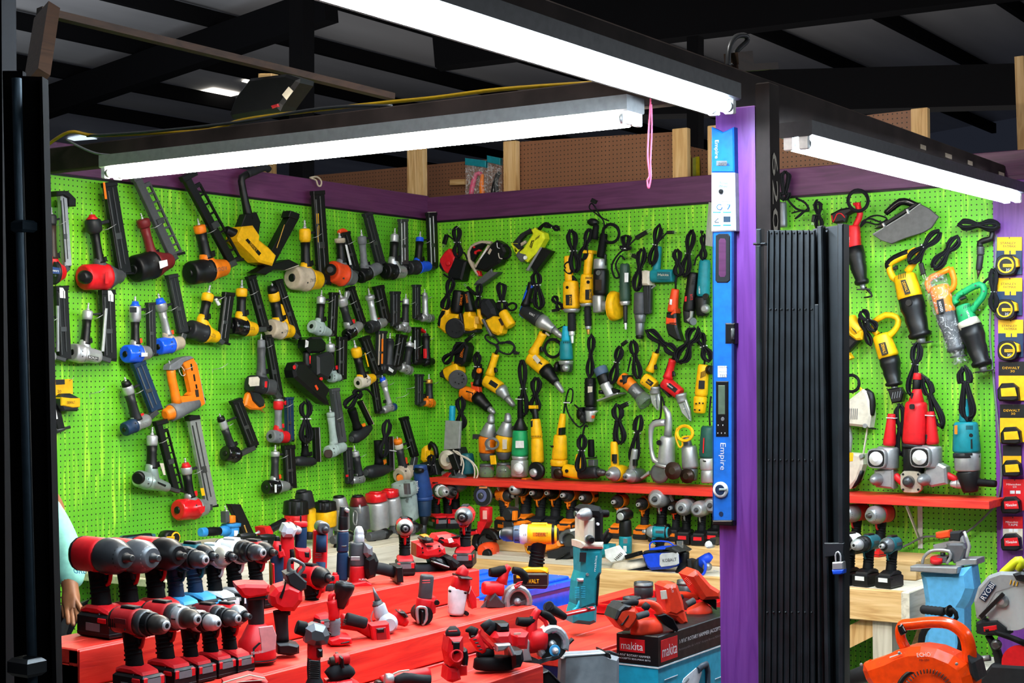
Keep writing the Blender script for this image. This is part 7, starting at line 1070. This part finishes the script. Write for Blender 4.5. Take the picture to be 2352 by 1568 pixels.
for nm,q in(('front',(tx0,tx1,ty0,ty0+.004,LZ,tz)),('back',(tx0,tx1,ty1-.004,ty1,LZ,tz+.01)),('side',(tx0,tx0+.004,ty0,ty1,LZ,tz)),('side',(tx1-.004,tx1,ty0,ty1,LZ,tz)),('bottom',(tx0,tx1,ty0,ty1,LZ,LZ+.004)),('lip',(tx0-.004,tx1+.004,ty0-.006,ty0+.008,tz-.004,tz+.003))):obj(nm,bx(*q),'g.red',t)
for i,(x,y,r,h)in enumerate(((.07,.07,.036,.0),(.16,.08,.036,.004),(.07,.16,.034,.006),(.16,.17,.036,.004),(.07,.25,.036,.05),(.16,.25,.036,.055),(.25,.25,.036,.07))):
 if tx0+x+r>tx1-.006:continue
 c=V((tx0+x,ty0+y,LZ+.005));zt=tz-LZ+h;t2=thing('impact_socket',['front left','front right','second row left','second row right','tall rear left','tall rear right','tall rearmost'][i]+' black impact socket standing in the red tray','socket',tuple(c),'impact sockets in the red tray')
 obj('barrel',M().ring([[c+V((q*math.cos(j*.524),q*math.sin(j*.524),z))for j in range(12)]for z,q in((0,r*.9),(.03,r*.9),(.035,r),(zt,r),(zt,r*.78),(zt-.03,r*.72))],caps=True),'m.dgray',t2);obj('groove',M().ring([[c+V((q*math.cos(j*.524),q*math.sin(j*.524),z))for j in range(12)]for z,q in((zt-.018,r*1.01),(zt-.012,r*1.03),(zt-.008,r*1.01))]),'m.dsteel',t2)
plane('A',(-2.5,LZ))
T('red_breaker_bar','bar','red square bar sticking out of the socket tray',(310,590),[('b','bar','g.red',140,622,490,548,34,.03),('n','pin','m.dsteel',410,540,[(0,12),(.03,12)],{})])
T('breaker_pipe','pipe','black rubber-gripped pipe leaning beside the socket tray',(100,600),[('l','grip','r.char',-20,525,170,640,[(0,50),(.05,58),(.6,50),(1,40)],{'dz':.0,'dz1':-.04}),('n','end','char',10,520,[(0,50),(.01,46)],{'d':(.5,-.85,.1)})])
# printed teal box
BXX,BYY=-2.285,4.31;cz=onX(1511,1462,BXX).z
pb=onX(1511,1462,BXX);BYY=pb.y;lx=onY(1418,1450,BYY).x;H0=cz-.42
t=thing('printed_box','teal and black printed cardboard box of a rotary hammer','box',(BXX-.1,BYY+.25,H0));BY2=BYY+.62
obj('carton',bx(lx,BXX,BYY,BY2,H0,cz,.004),'cyan',t)
obj('black_band',bx(lx-.002,BXX+.002,BYY-.002,BY2,cz-.095,cz+.001,.003),'blk',t);obj('white_line',bx(lx-.003,BXX+.003,BYY-.003,BY2,cz-.099,cz-.095),'white',t)
obj('red_panel',bx(lx+.01,BXX-.045,BYY-.004,BYY,cz-.055,cz-.014),'red',t);obj('red_panel',bx(BXX,BXX+.004,BYY+.015,BYY+.125,cz-.082,cz-.014),'red',t)
wl_=BXX-lx
text(t,'makita',V(((lx+BXX-.035)/2,BYY-.005,cz-.036)),X3,Z3,.024,'white',0,(wl_-.06)*.92);text(t,'makita',V((BXX+.005,BYY+.07,cz-.05)),Y3,Z3,.036,'white',0,.10)
text(t,'1-9/16" ROTARY HAMMER',V(((lx+BXX)/2-.01,BYY-.004,cz-.066)),X3,Z3,.007,'white',0,wl_*.8);text(t,'ACCEPTS SDS-MAX BITS',V(((lx+BXX)/2-.01,BYY-.004,cz-.077)),X3,Z3,.005,'white',0,wl_*.8)
text(t,'1-9/16" ROTARY HAMMER (ACCEPTS SDS-MAX)',V((BXX+.004,BYY+.335,cz-.038)),Y3,Z3,.017,'white',0,.39);text(t,'Rotomartillo de 1-9/16" Acepta Brocas SDS-MAX',V((BXX+.004,BYY+.30,cz-.062)),Y3,Z3,.009,'gray',0,.33)
for yy,zz_,L_2 in((.04,.14,.09),(.04,.185,.09),(.22,.15,.11),(.4,.2,.06)):obj('rule_line',bx(BXX+.0005,BXX+.002,BYY+yy,BYY+yy+L_2,cz-zz_-.002,cz-zz_),'white',t)
obj('picture_body',M().prism([V((BXX+.001,BYY+a,cz-b))for a,b in((.14,.20),(.17,.16),(.26,.14),(.30,.16),(.27,.20),(.22,.26),(.2,.34),(.12,.36))],X3,.003),'e0e4e8',t);obj('picture_handle',M().path([V((BXX+.001,BYY+a,cz-b))for a,b in((.27,.15),(.33,.14),(.34,.2),(.31,.3))],.012,8,2),'39424c',t);obj('picture_barrel',M().path([V((BXX+.001,BYY+a,cz-b))for a,b in((.08,.22),(.12,.19),(.2,.165))],.006,6,2),'gray',t)
o=obj('wooden_crate',bx(lx+.02,BXX-.02,BYY+.02,BY2-.02,0,H0,.004),'pine_y');tag(o,'wooden crate carrying the teal printed box','crate')
plane('A',(BXX-.09,cz));crop(1260,1280,4.704)
def orange_saw(lab,at,bat,batl,guard,arm,knob):
 T('cordless_cutter','saw',lab,at,[('p','battery','hilti',bat,.10,{'bev':.012}),('p','shoe_bracket','m.blk',arm,.03,{'bev':.003})]+guard+knob+batl)
orange_saw('orange cordless saw at the left of the teal box, battery facing left',(900,820),[(655,640),(700,540),(760,510),(890,520),(940,600),(880,700),(820,770),(760,770)],[('p','battery>cap','char',[(655,640),(690,540),(760,480),(840,500),(790,540),(740,560),(680,660)],.105,{'bev':.006}),('p','battery>meter','blk',[(720,700),(800,590),(812,600),(735,712)],.106),('t','handle','hilti',[(940,500,36),(1040,490,40),(1130,510,44),(1190,560,46),(1200,620,40)]),('t','handle>grip','r.char',[(800,510,34),(900,480,40),(960,490,34)],{'dz':.03}),('l','knob','r.char',1030,560,1075,500,[(0,36),(.5,44),(1,36)],{'dz':.04})],
[('l','guard','hilti',1060,820,1060,660,[(0,184),(.25,188),(.6,172),(1,120)],{'seg':24,'ov':.6})],[(1150,620),(1250,600),(1330,650),(1390,770),(1370,800),(1240,720)],[('l','front_grip','r.dgray',950,640,1080,600,[(0,30),(.1,38),(.9,38),(1,30)],{'dz':.05})])
orange_saw('orange tool standing upright with white label behind the orange saw',(1320,700),[(1190,300),(1230,268),(1330,265),(1345,290),(1400,450),(1420,560),(1320,620),(1220,590),(1215,480),(1205,400)],[('p','battery>label','cream',[(1205,360),(1270,352),(1285,445),(1218,452)],.003,{'dz':.052}),('x','HILTI','white',1335,340,20,70,-80,.054),('p','neck','hilti',[(1210,560),(1420,540),(1460,680),(1400,715),(1330,640),(1220,610)],.09,{'bev':.01})],[],[(1340,700),(1400,640),(1440,700),(1380,740)],[])
orange_saw('orange cordless cutter at the right, leaning against the purple post',(1640,620),[(1450,180),(1540,115),(1570,130),(1700,280),(1800,340),(1800,430),(1620,440),(1550,330)],[('x','HILTI','white',1590,170,18,60,-55,.054),('t','handle','hilti',[(1380,400,34),(1480,400,34),(1560,420,34),(1620,430,30)]),('l','knob','r.char',1400,440,1450,420,[(0,26),(.5,34),(1,26)],{'dz':.03})]+vents('battery',1480,225,10,13,6,4,40,.051,40,'b8300f'),
[('l','guard','hilti',1640,650,1590,520,[(0,150),(.3,162),(1,110)],{'seg':24,'ov':.6})],[(1600,430),(1720,400),(1800,450),(1800,560),(1760,520)],[('l','front_grip','r.dgray',1490,510,1580,460,[(0,28),(.1,36),(.9,36),(1,28)],{'dz':.05})])
# ================================================================ row of upturned nail guns and clutter on the side bench
plane('X',XL+.30);crop(600,880,4.356)
def upnail(lab,secs,ex=()):T('nail_gun','nail gun',lab,(secs[0][2],secs[-1][5]),[S(*q)for q in secs]+list(ex))
def base_z(x,y):pass
upnail('black capped red nail gun standing cap up on the side bench, leftmost of the row',[('cap','blk',345,1170,345,1320,100,108,5),('cap_ring','blk',345,1158,345,1175,62,62),('body','red',345,1310,345,1410,100,96,4),('lower','dgray',345,1400,345,1560,80,70,3)],[('b','cap>rib','char',x,1185,x,1310,10,.012,{'dz':.10})for x in(285,345,405)])
upnail('tall black capped yellow nail gun behind the red one',[('cap','char',425,1080,440,1250,72,90,4),('cap_ring','char',400,1068,402,1085,50,52),('body','yellow',482,1248,490,1490,56,50,4),('lower','blk',480,1480,480,1560,50,50,3)],[])
upnail('black capped plain yellow nail gun third in the bench row',[('cap','blk',630,1182,635,1280,96,100,5),('cap_ring','blk',625,1168,625,1186,56,56),('body','yellow',640,1272,645,1440,98,92,4),('lower','gray',640,1435,640,1560,70,70,3)],[('b','cap>rib','char',x,1195,x,1268,9,.012,{'dz':.095})for x in(590,640,690)])
upnail('silver bullet-shaped nail gun in the bench row',[('top','blk',775,1122,776,1142,50,56),('body','m.lgray',778,1138,792,1260,62,84),('body','m.lgray',792,1250,800,1470,86,86),('lower','dgray',800,1465,800,1560,70,60)],[])
upnail('grey nail gun with dark pink domed top in the bench row',[('top_ring','blk',965,1118,966,1138,52,58),('dome','m.wine',966,1132,972,1225,66,88),('body','m.gray',975,1218,985,1470,92,96,3),('lower','dgray',985,1465,985,1560,70,60)],[('t','body>clip','m.lgray',[(925,1290,6),(920,1380,6),(950,1420,6),(960,1300,6),(935,1275,6)],{'dz':.09}),('l','body>plug','m.silver',985,1215,990,1300,[(0,10),(1,14)],{'dz':.09})])
upnail('silver nail gun with bright red ring cap, front one of two',[('cap','g.red',1145,1092,1150,1185,96,106,3),('cap_top','g.red',1145,1080,1145,1100,60,66),('body','m.silver',1158,1180,1180,1460,102,96,3),('lower','dgray',1180,1455,1180,1560,70,60)],[])
upnail('silver nail gun with bright red ring cap, further one of two',[('cap','g.red',1285,1062,1290,1140,80,84,3),('cap_top','g.red',1282,1050,1282,1068,50,54),('body','m.silver',1300,1136,1335,1410,80,80,3),('lower','dgray',1335,1405,1335,1560,60,50)],[])
upnail('tall worn grey-green nail gun in the bench row beside the blue grinder',[('body','w.sage',1425,985,1440,1120,106,108,5),('body','w.sage',1450,1110,1485,1370,90,82,4),('lower','dgray',1480,1365,1480,1560,60,60)],[('b','rib','m.gray',1455,1000,1465,1110,30,.03,{'dz':.10}),('l','bumper','blk',1400,1350,1500,1365,[(0,20),(.5,30),(1,20)],{'dz':.08})])
plane('X',XL+.34)
straight('tall blue and black upright grinder at the corner of the benches','upright_grinder','grinder',[('top','dblue',1590,815,1592,870,60,66,3),('motor_housing','dblue',1592,860,1628,1140,66,84,3),('ring','dblue',1628,1130,1630,1170,88,84),('lower','navy',1628,1165,1632,1330,74,66),('gear','blk',1632,1325,1625,1420,52,34),('spindle','m.dgray',1625,1415,1622,1500,30,34)],[('x','evolv','white',1566,1025,26,100,-86,.10),('n','knob','blk',1545,870,[(0,26),(.05,22)],{})],(1620,1480))
for i,(x,y,l)in enumerate(((1180,1510,'black nail gun handle lying in front of the silver ones'),(820,1540,'dark nail gun lying in front of the bullet-shaped one'),(1480,1450,'grey drill lying below the worn grey-green nail gun'))):
 PLN[1]=XL+.44+.02*i
 T('idle_tool','power tool',l,(x,y),[S('body','dgray' if i!=2 else 'm.gray',x-110,y+30,x+40,y,44,50),('l','nose','blk',x+30,y,x+120,y-20,[(0,50),(.4,56),(.6,40),(1,24)]),('t','handle','r.blk',[(x-40,y+20,30),(x-70,y+90,28),(x-60,y+140,30)])])
crop(240,900,4.356);PLN[1]=XL+.34
T('nail_gun','nail gun','bright blue nail gun standing on the side bench with handle pointing left',(1270,1500),[S('body','2a86c8',1268,1345,1265,1510,72,66,3),S('cap','2a86c8',1268,1312,1268,1350,82,78,5),S('knob','orange',1265,1235,1265,1310,40,42,4),('l','handle','r.blk',1005,1400,1160,1390,[(0,42),(.5,46),(1,40)]),S('handle_end','2a86c8',958,1402,1010,1400,44,48),('l','neck','2a86c8',1150,1390,1230,1385,[(0,42),(1,60)]),('p','magazine','blk',[(1228,1118),(1345,1122),(1515,1490),(1440,1540),(1410,1500)],.03,{'dz':-.03}),('b','magazine>strip','gold',1380,1330,1440,1500,10,.032,{'dz':-.026}),('p','arm','dgray',[(1185,1195),(1225,1190),(1228,1300),(1190,1310)],.04),fitting(1225,1200,-.35,-1,1.0),('p','body>label','white',[(1298,1385),(1335,1385),(1335,1470),(1298,1470)],.003,{'dz':.075})])
T('nail_gun','nail gun','red handled black nail gun lying on the side bench behind the white drill head',(1640,1440),[('t','handle','blk',[(1620,1395,42),(1720,1340,42),(1800,1300,44)]),('p','handle_end','red',[(1550,1350),(1610,1335),(1640,1400),(1620,1480),(1570,1430)],.08,{'bev':.008}),('p','body','red',[(1780,1290),(1830,1260),(1850,1320),(1800,1340)],.06),('l','plug','m.silver',1545,1400,1500,1420,[(0,18),(.3,12),(1,8)])])
T('tape_measure','tape measure','round yellow-faced tape measure standing on the side bench',(650,1510),[('n','case','blk',635,1480,[(-.02,96),(.02,98),(.03,84)],{'sq':3}),('n','case>ring','yellow',662,1455,[(.03,62),(.034,60),(.035,48)],{'seg':24}),('n','case>face','blk',662,1455,[(.0345,48),(.036,46)],{'seg':24}),('b','case>band','yellow',622,1462,700,1458,34,.003,{'dz':.037}),('x','STANLEY','blk',662,1460,14,64,2,.040)])
T('tool_pouch','pouch','folded dark teal cloth tool pouch on the side bench',(340,1530),[('p','cloth','35606e',[(170,1470),(200,1440),(470,1415),(498,1560),(300,1600),(180,1590)],.07,{'bev':.01}),('p','pocket','24444f',[(325,1510),(385,1500),(390,1560),(328,1570)],.076),('t','binding','blk',[(160,1480,9),(190,1445,9),(330,1430,8),(462,1420,10),(480,1500,10),(500,1560,10)],{'dz':.03})])
crop(120,1120,3.5);PLN[1]=LBX-.04
for i,(x,y,l)in enumerate(((1090,620,'black charger brick with white lettering on the side bench'),(1180,690,'low black tool lying at the edge of the side bench'),(1000,690,'black tool behind the dark blue-green drill'),(1560,420,'dark magazine lying on the bench beside the blue nail gun'),(1720,430,'black stapler lying behind the red rotary tool'))):
 T('dark_tool','power tool',l,(x,y),[('p','body','blk',[(x-110,y+30),(x-90,y-20),(x+20,y-40),(x+100,y-25),(x+110,y+35)],.10,{'bev':.01}),('l','barrel','char',x-60,y-30,x+70,y-40,[(0,22),(.5,26),(1,16)]),('b','label','gray',x-40,y+5,x+10,y,18,.003,{'dz':.052})])
# ================================================================ right bay: low table, blower, mitre saw, blue stand
t=thing('low_table','pale low wooden table under the orange blower','table',(-1.7,6.1,0));LT=.34
for i in range(8):obj('top_board',bx(-2.25,-1.15,5.55+i*.2,5.745+i*.2,LT-.03,LT,.003),'pale_x',t)
for x in(-2.22,-1.25):
 for y in(5.6,7.0):obj('leg',bx(x,x+.07,y,y+.07,0,LT-.03,.003),'pale_z',t)
crop(1840,1120,3.5);plane('Y',5.78)
T('leaf_blower','leaf blower','glossy orange hand-held leaf blower with black fan inlet',(1050,1560),[('p','volute','g.echo',[(540,1395),(700,1340),(800,1290),(900,1262),(1000,1255),(1130,1275),(1260,1330),(1360,1400),(1400,1480),(1420,1568),(1400,1700),(1250,1800),(900,1800),(760,1700),(600,1580),(560,1520),(535,1450)],.16,{'bev':.03}),
('n','fan_inlet','blk',1020,1660,[(.075,225),(.085,222),(.088,190),(.06,180)],{'seg':32,'d':(.1,-1,.12)}),('n','fan_inlet>fan','char',1020,1660,[(.058,175),(.075,120),(.10,60),(.105,30)],{'seg':20,'d':(.1,-1,.12)}),
('t','handle','g.echo',[(840,1290,42),(800,1200,40),(815,1110,46),(900,1095,46),(1060,1080,46),(1200,1095,48),(1310,1170,54),(1350,1290,56),(1350,1400,60)],{'sm':4,'ov':1.2}),('t','throttle','g.blk',[(795,1100,22),(810,1140,30),(830,1175,32)],{'dz':.05}),('l','nozzle','r.char',560,1480,360,1540,[(0,74),(.2,70),(1,56)]),('l','nozzle_ring','g.echo',590,1465,545,1480,[(0,90),(1,84)]),
('x','ECHO','white',985,1340,34,110,4,.082),('x','PB-250','char',990,1384,16,80,2,.082),('b','white_line','white',712,1362,808,1330,9,.003,{'dz':.082}),('p','rear_cover','r.char',[(1370,1330),(1430,1380),(1465,1520),(1440,1540),(1390,1480)],.12,{'bev':.01})]
+[('n','volute>bolt','m.steel',x,y,[(.08,13),(.086,12),(.088,6)],{'seg':8})for x,y in((545,1392),(848,1297),(1305,1385),(803,1550))]+[('b','fan_inlet>fin','m.dsteel',1020+170*math.cos(a),1660-170*math.sin(a),1020+205*math.cos(a),1660-205*math.sin(a),6,.01,{'dz':.088})for a in[math.radians(20+i*8)for i in range(18)]])
plane('Y',6.10)
T('mitre_saw','saw','grey and black mitre saw with round clear guard and lime handle',(1700,1300),[('p','upper_guard','8d8f90',[(1425,1040),(1405,900),(1440,790),(1520,700),(1620,665),(1760,670),(1900,700),(1900,800),(1720,810),(1600,850),(1560,920),(1470,1060)],.07,{'bev':.012}),('n','blade','m.lgray',1690,915,[(-.001,230),(.001,230)],{'seg':48}),('n','clear_guard','clear_guard',1690,915,[(.03,222),(.034,220)],{'seg':40}),('n','hub','m.lgray',1635,900,[(.036,56),(.042,52),(.044,30),(.05,26)],{}),('b','link_bar','blk',1628,850,1440,1040,34,.012,{'dz':.05}),
('p','nameplate','navy',[(1430,885),(1520,750),(1568,785),(1478,915)],.004,{'dz':.038}),('x','RYOBI','white',1500,832,44,150,56,.043),('t','handle','lime',[(1620,690,34),(1680,640,38),(1740,590,40),(1770,600,40),(1745,660,30)],{'ov':1.2}),('p','motor','blk',[(1730,680),(1800,660),(1900,680),(1900,760),(1760,730)],.12,{'bev':.01}),
('p','arm','r.char',[(1425,1070),(1470,1055),(1600,1045),(1680,1110),(1690,1170),(1520,1180),(1430,1160)],.08,{'bev':.01}),('b','arm>red_switch','red',1490,1125,1600,1110,44,.084),('b','arm>switch','blk',1505,1135,1535,1130,20,.09),('t','base_arm','r.char',[(1500,1180,26),(1570,1300,36),(1600,1420,40),(1640,1560,50)]),('n','bolt','m.dsteel',1590,1250,[(.03,44),(.04,40),(.045,20)],{}),('l','rail','m.lgray',1400,1380,1520,1365,[(0,24),(1,24)]),('p','base','r.char',[(1450,1540),(1560,1400),(1900,1420),(1900,1700),(1450,1700)],.12,{'bev':.01}),('n','table_disc','red',1790,1400,[(.04,150),(.05,148)],{'seg':30}),('t','second_arm','r.blk',[(1560,1160,24),(1680,1200,24),(1800,1250,26)],{'dz':.05})]+[('b','upper_guard>vent','yellow',1690+i*26,740+i*8,1680+i*26,775+i*8,7,.004,{'dz':.037})for i in range(3)])
plane('Y',6.3)
T('hose_coil','cord','coil of thick black cord with ribbed grip behind the blower handle',(1130,1300),[ring_coil(1130,1240,165,180,6,.008,0,seed=9),('l','ribbed_grip','r.char',960,975,1150,995,[(0,20)]+[(i/12+.06,34+(i%2)*4)for i in range(10)]+[(1,34)]),('n','grip_flange','blk',1180,990,[(-.01,30),(.01,50)],{'d':(1,-.3,.1)}),('t','lead','r.blk',[(1160,1000,22),(1220,980,20),(1250,1040,18),(1200,1110,14)])])
plane('Y',6.75)
T('tile_vise','clamp','silver clamping jig with red grips on a bright blue pedestal',(1200,1090),[('p','pedestal','5aa9dc',[(990,670),(1100,650),(1290,640),(1395,620),(1420,800),(1380,900),(1340,960),(1340,1370),(1010,1370),(1030,900),(1010,760)],.16,{'bev':.03}),('p','front_jaw','m.lgray',[(905,620),(1285,630),(1280,680),(1240,682),(905,660)],.10,{'dz':.06,'bev':.004}),('p','rear_jaw','m.lgray',[(1270,560),(1445,560),(1445,605),(1275,620)],.12,{'dz':-.02,'bev':.004}),('b','mid_plate','m.gray',1080,570,1200,570,50,.10),
('p','arm','m.lgray',[(1075,455),(1180,430),(1310,380),(1330,440),(1240,460),(1150,500),(1080,495)],.06,{'bev':.006}),('p','head_block','m.gray',[(1190,440),(1330,440),(1350,480),(1310,580),(1250,600),(1190,500)],.09,{'bev':.008}),('p','back_block','char',[(1200,350),(1310,342),(1300,430),(1205,420)],.07,{'bev':.008}),('p','red_grip','ored',[(1092,355),(1205,335),(1207,395),(1140,408),(1095,400)],.05,{'bev':.006,'dz':.02}),('n','red_button','red',1088,597,[(.0,50),(.02,48)],{'d':(.1,-.3,1),'dz':.05}),
('t','front_link','m.lgray',[(975,610,12),(985,560,12),(1030,515,14),(1090,500,14),(1190,510,14),(1200,560,12),(1170,610,12)],{'dz':.06}),('t','side_link','m.silver',[(1330,560,12),(1345,500,14),(1350,460,14),(1310,350,12)],{'dz':.04}),('l','rod','m.dsteel',1140,520,1140,545,[(0,20),(1,20)]),('l','pivot','m.dsteel',1190,560,1260,565,[(0,22),(.4,22),(.5,14),(1,14)])])
# ================================================================ overhead things
crop(0,0,1);plane('Y',PY-.03)
def wire(nm,lab,cat,pts,r,mt,k=5):o=obj(nm,M().path([onY(x,y,PY+dz)for x,y,dz in pts],r,7,k),mt);tag(o,lab,cat)
wire('yellow_cable','yellow electrical cable running along the top of the cross beam','cable',[(108,334,-.03),(160,303,-.03),(220,311,.03),(350,306,.05),(480,298,.05),(560,275,.05),(700,256,.05),(880,236,.05),(1000,224,.05),(1150,205,.05),(1360,190,.05)],.007,'9a7a10')
wire('steel_conduit','flexible steel conduit running beside the yellow cable','cable',[(200,312,.02),(350,302,.03),(550,280,.03),(700,254,.03),(800,244,.03),(900,243,.03)],.006,'m.dgray')
wire('white_lead','pale flex drooping to the left end of the middle strip light','cable',[(152,320,-.03),(185,338,-.04),(220,352,-.05),(252,356,-.06)],.005,'gray')
wire('pink_ribbon','thin pink plastic ribbon hanging from the header, knotted low','ribbon',[(1495,222,-.1),(1490,300,-.1),(1488,360,-.1),(1492,402,-.1),(1487,415,-.1),(1490,432,-.1),(1495,405,-.1),(1494,370,-.1),(1497,300,-.1),(1496,240,-.1)],.003,'pink')
plane('Y',5.17);crop(0,0,2.94)
T('hanging_case','case','black plastic case with pale sticker hanging under the roof timber',(1800,650),[('p','case','blk',[(1630,700),(1640,670),(1740,540),(1985,510),(2075,540),(2070,570),(1960,720),(1940,760),(1620,810),(1600,780)],.12,{'bev':.015}),('p','case>sticker','cream',[(1905,640),(1950,585),(1980,615),(1935,675)],.003,{'dz':.062}),('p','case>latch','dred',[(1835,715),(1885,700),(1888,720),(1845,735)],.02,{'dz':.055}),('b','hanger','pine_x',1812,500,1812,545,90,.05)])
plane('Y',BYP-.02);crop(700,0,2.352)
for x0,x1,l,c1 in((872,985,'clear plastic bag with pink and orange parts above the rail','pink'),(990,1062,'clear plastic bag with black cable above the rail, next to the stud','blk')):
 PLN[1]=BYP-.03+(.0 if x0<900 else .005);y0_=862 if x0<900 else 848
 T('plastic_bag','bag',l,((x0+x1)/2,1050),[('p','bag','clear_film',[(x0,y0_),(x1,y0_+10),(x1,1140),(x0,1140)],.03,{'bev':.006}),('p','header_card','teal',[(x0,y0_-8),(x1,y0_+6),(x1,y0_+45),(x0,y0_+30)],.033),('t','part',c1,[(x0+25,1060,14),(x0+35,1000,15),(x0+55,940,12),(x0+80 if x0<900 else x1-8,940,12)]),('t','part','orange' if x0<900 else 'char',[(x1-25,940,8),(x1-30,1000,14),(x1-25,1060,16)])])
crop(0,0,1);PLN[1]=YB-.035+.04
o=obj('rope_loop',M().path([onX(x,y,XL+.04)for x,y in((712,408),(728,406),(738,416),(736,427),(730,425),(726,414),(715,409))],.005,6,3),'tan');tag(o,'beige rope loop hanging over the purple rail on the left','rope')
for pts,l in(([(1672,155),(1675,110),(1690,85),(1712,82),(1715,95),(1690,120),(1682,155)],'loop of steel conduit standing up on the header above the post'),([(2308,390),(2306,360),(2310,352),(2318,360),(2316,385),(2308,392)],'small conduit loop at the far right end of the header')):
 o=obj('conduit_loop',M().path([onX(x,y,XS-.05)for x,y in pts],.009,8,4),'m.dgray');tag(o,l,'conduit')
for x0,y0,x1,y1,l in((1680,138,1714,134,'short wood offcut lying on the header by the post'),(1680,158,1772,152,'longer reddish wood offcut lying on the header by the post')):
 o=obj('wood_block',M().bar(onX(x0,y0,XS-.05),onX(x1,y1,XS-.05),.05,.022 if x1>1750 else .045,up=Z3),'dimber_y');tag(o,l,'offcut')
for i,(x,y)in enumerate(((2120,338),(2178,358),(2228,374),(2300,400))):
 o=obj('tape_scrap',M().box(onX(x,y,XS+.002),.003,.09 if i%2 else .07,.018),'tan');tag(o,['first','second','third','last'][i]+' old tape scrap on the right header, counted from the steel post','tape','tape scraps on the header')
o=obj('bench_riser',bx(XL+.16,XL+.56,4.78,5.5,.775,.862,.003),'pale_y');tag(o,'pale wooden riser on the side bench under the cloth pouch and tape measure','riser')
# ================================================================ the person behind the gate post
D0=5.15
def W_(x,y,dd=0.0):return onD(x,y,D0+dd)
def skin(name,verts,edges,radii,mt,parent,sub=2):
 o0=V(parent['_w']);me=bpy.data.meshes.new(name);me.from_pydata([tuple(v-o0)for v in verts],edges,[]);o=bpy.data.objects.new(name,me);COL.objects.link(o);o.parent=parent;o['_w']=tuple(o0)
 sk=o.modifiers.new('skin','SKIN');sk.use_smooth_shade=True;sk.branch_smoothing=.3
 sv=me.skin_vertices[0].data
 for i,r in enumerate(radii):sv[i].radius=(r,r)if not isinstance(r,tuple)else r
 sv[0].use_root=True;ss=o.modifiers.new('sub','SUBSURF');ss.levels=sub;ss.render_levels=sub
 me.materials.append(mat(mt));return o
feet=V((W_(60,1500).x,W_(60,1500).y,0));t=thing('person','person in a pale mint long-sleeved top and black trousers, arm hanging, behind the gate post','person',tuple(feet))
PAL.update(skin='8a5a3c',mint='92d4c0',trouser='14161a')
pel=W_(50,1430);ch=W_(50,1215);nk=W_(50,1092);hd0=W_(50,1040,-.01);hd1=W_(50,985);hd2=W_(50,925)
shR=W_(104,1150);elR=W_(150,1268,-.03);wrR=W_(163,1356,-.10);shL=W_(-4,1150);elL=W_(-45,1280);wrL=W_(-50,1400)
hipR=W_(88,1450);kR=V((hipR.x,hipR.y,.46));aR=V((hipR.x,hipR.y+.02,.07));hipL=W_(14,1450);kL=V((hipL.x,hipL.y,.46));aL=V((hipL.x,hipL.y+.02,.07));palm=W_(163,1392,-.13)
vs=[pel,ch,nk,hd0,hd1,hd2,shR,elR,wrR,palm,shL,elL,wrL,hipR,kR,aR,hipL,kL,aL];ra=[.12,.13,.055,.06,.085,.07,.05,.04,.027,(.036,.022),.05,.04,.028,.085,.055,.04,.085,.055,.04]
ed=[(0,1),(1,2),(2,3),(3,4),(4,5),(1,6),(6,7),(7,8),(8,9),(1,10),(10,11),(11,12),(0,13),(13,14),(14,15),(0,16),(16,17),(17,18)]
for(a,b)in(((178,1385,-.14),(188,1404,-.17)),((174,1400,-.15),(180,1428,-.19)),((165,1404,-.155),(168,1438,-.20)),((154,1404,-.155),(157,1434,-.20)),((146,1388,-.12),(148,1420,-.16))):
 i=len(vs);m2=tuple((p_+q_)/2 for p_,q_ in zip(a,b));vs+=[W_(*a),W_(m2[0]+1,m2[1],m2[2]-.004),W_(*b)];ra+=[.0105,.0092,.0075];ed+=[(9,i),(i,i+1),(i+1,i+2)]
skin('body',vs,ed,ra,'skin',t)
skin('shirt',[ch,W_(50,1100),W_(52,1330),W_(102,1148),W_(128,1205),W_(152,1268,-.03),W_(165,1318,-.06),W_(163,1352,-.09),W_(-2,1148),W_(-45,1280),W_(-50,1385)],[(0,1),(0,2),(0,3),(3,4),(4,5),(5,6),(6,7),(0,8),(8,9),(9,10)],[.15,.08,.14,.074,.056,.058,.052,.036,.07,.06,.04],'r.mint',t)
skin('trousers',[pel,hipR,kR,aR,hipL,kL,aL],[(0,1),(1,2),(2,3),(0,4),(4,5),(5,6)],[.14,.105,.075,.06,.105,.075,.06],'r.trouser',t)
obj('hair',M().lathe(W_(50,975,.02),Z3,[(0,.098),(.05,.1),(.09,.085),(.115,.04)],16),'blk',t)
for a in(hipR,hipL):obj('shoe',M().prism([V((a.x+x*.1-.0,a.y+y*.1,.04))for x,y in((-.4,.8),(.4,.8),(.45,-.8),(.1,-1.4),(-.3,-1.2),(-.45,-.6))],Z3,.08,.02),'char',t)
text(t,'C3',W_(178,1262,-.095),RT*.8-FW*.3-UP*.5,UP+RT*.35,.05,'sky',0,.045);text(t,'GRB',W_(184,1310,-.125),RT*.9-FW*.3,UP,.02,'sky',0,.05)
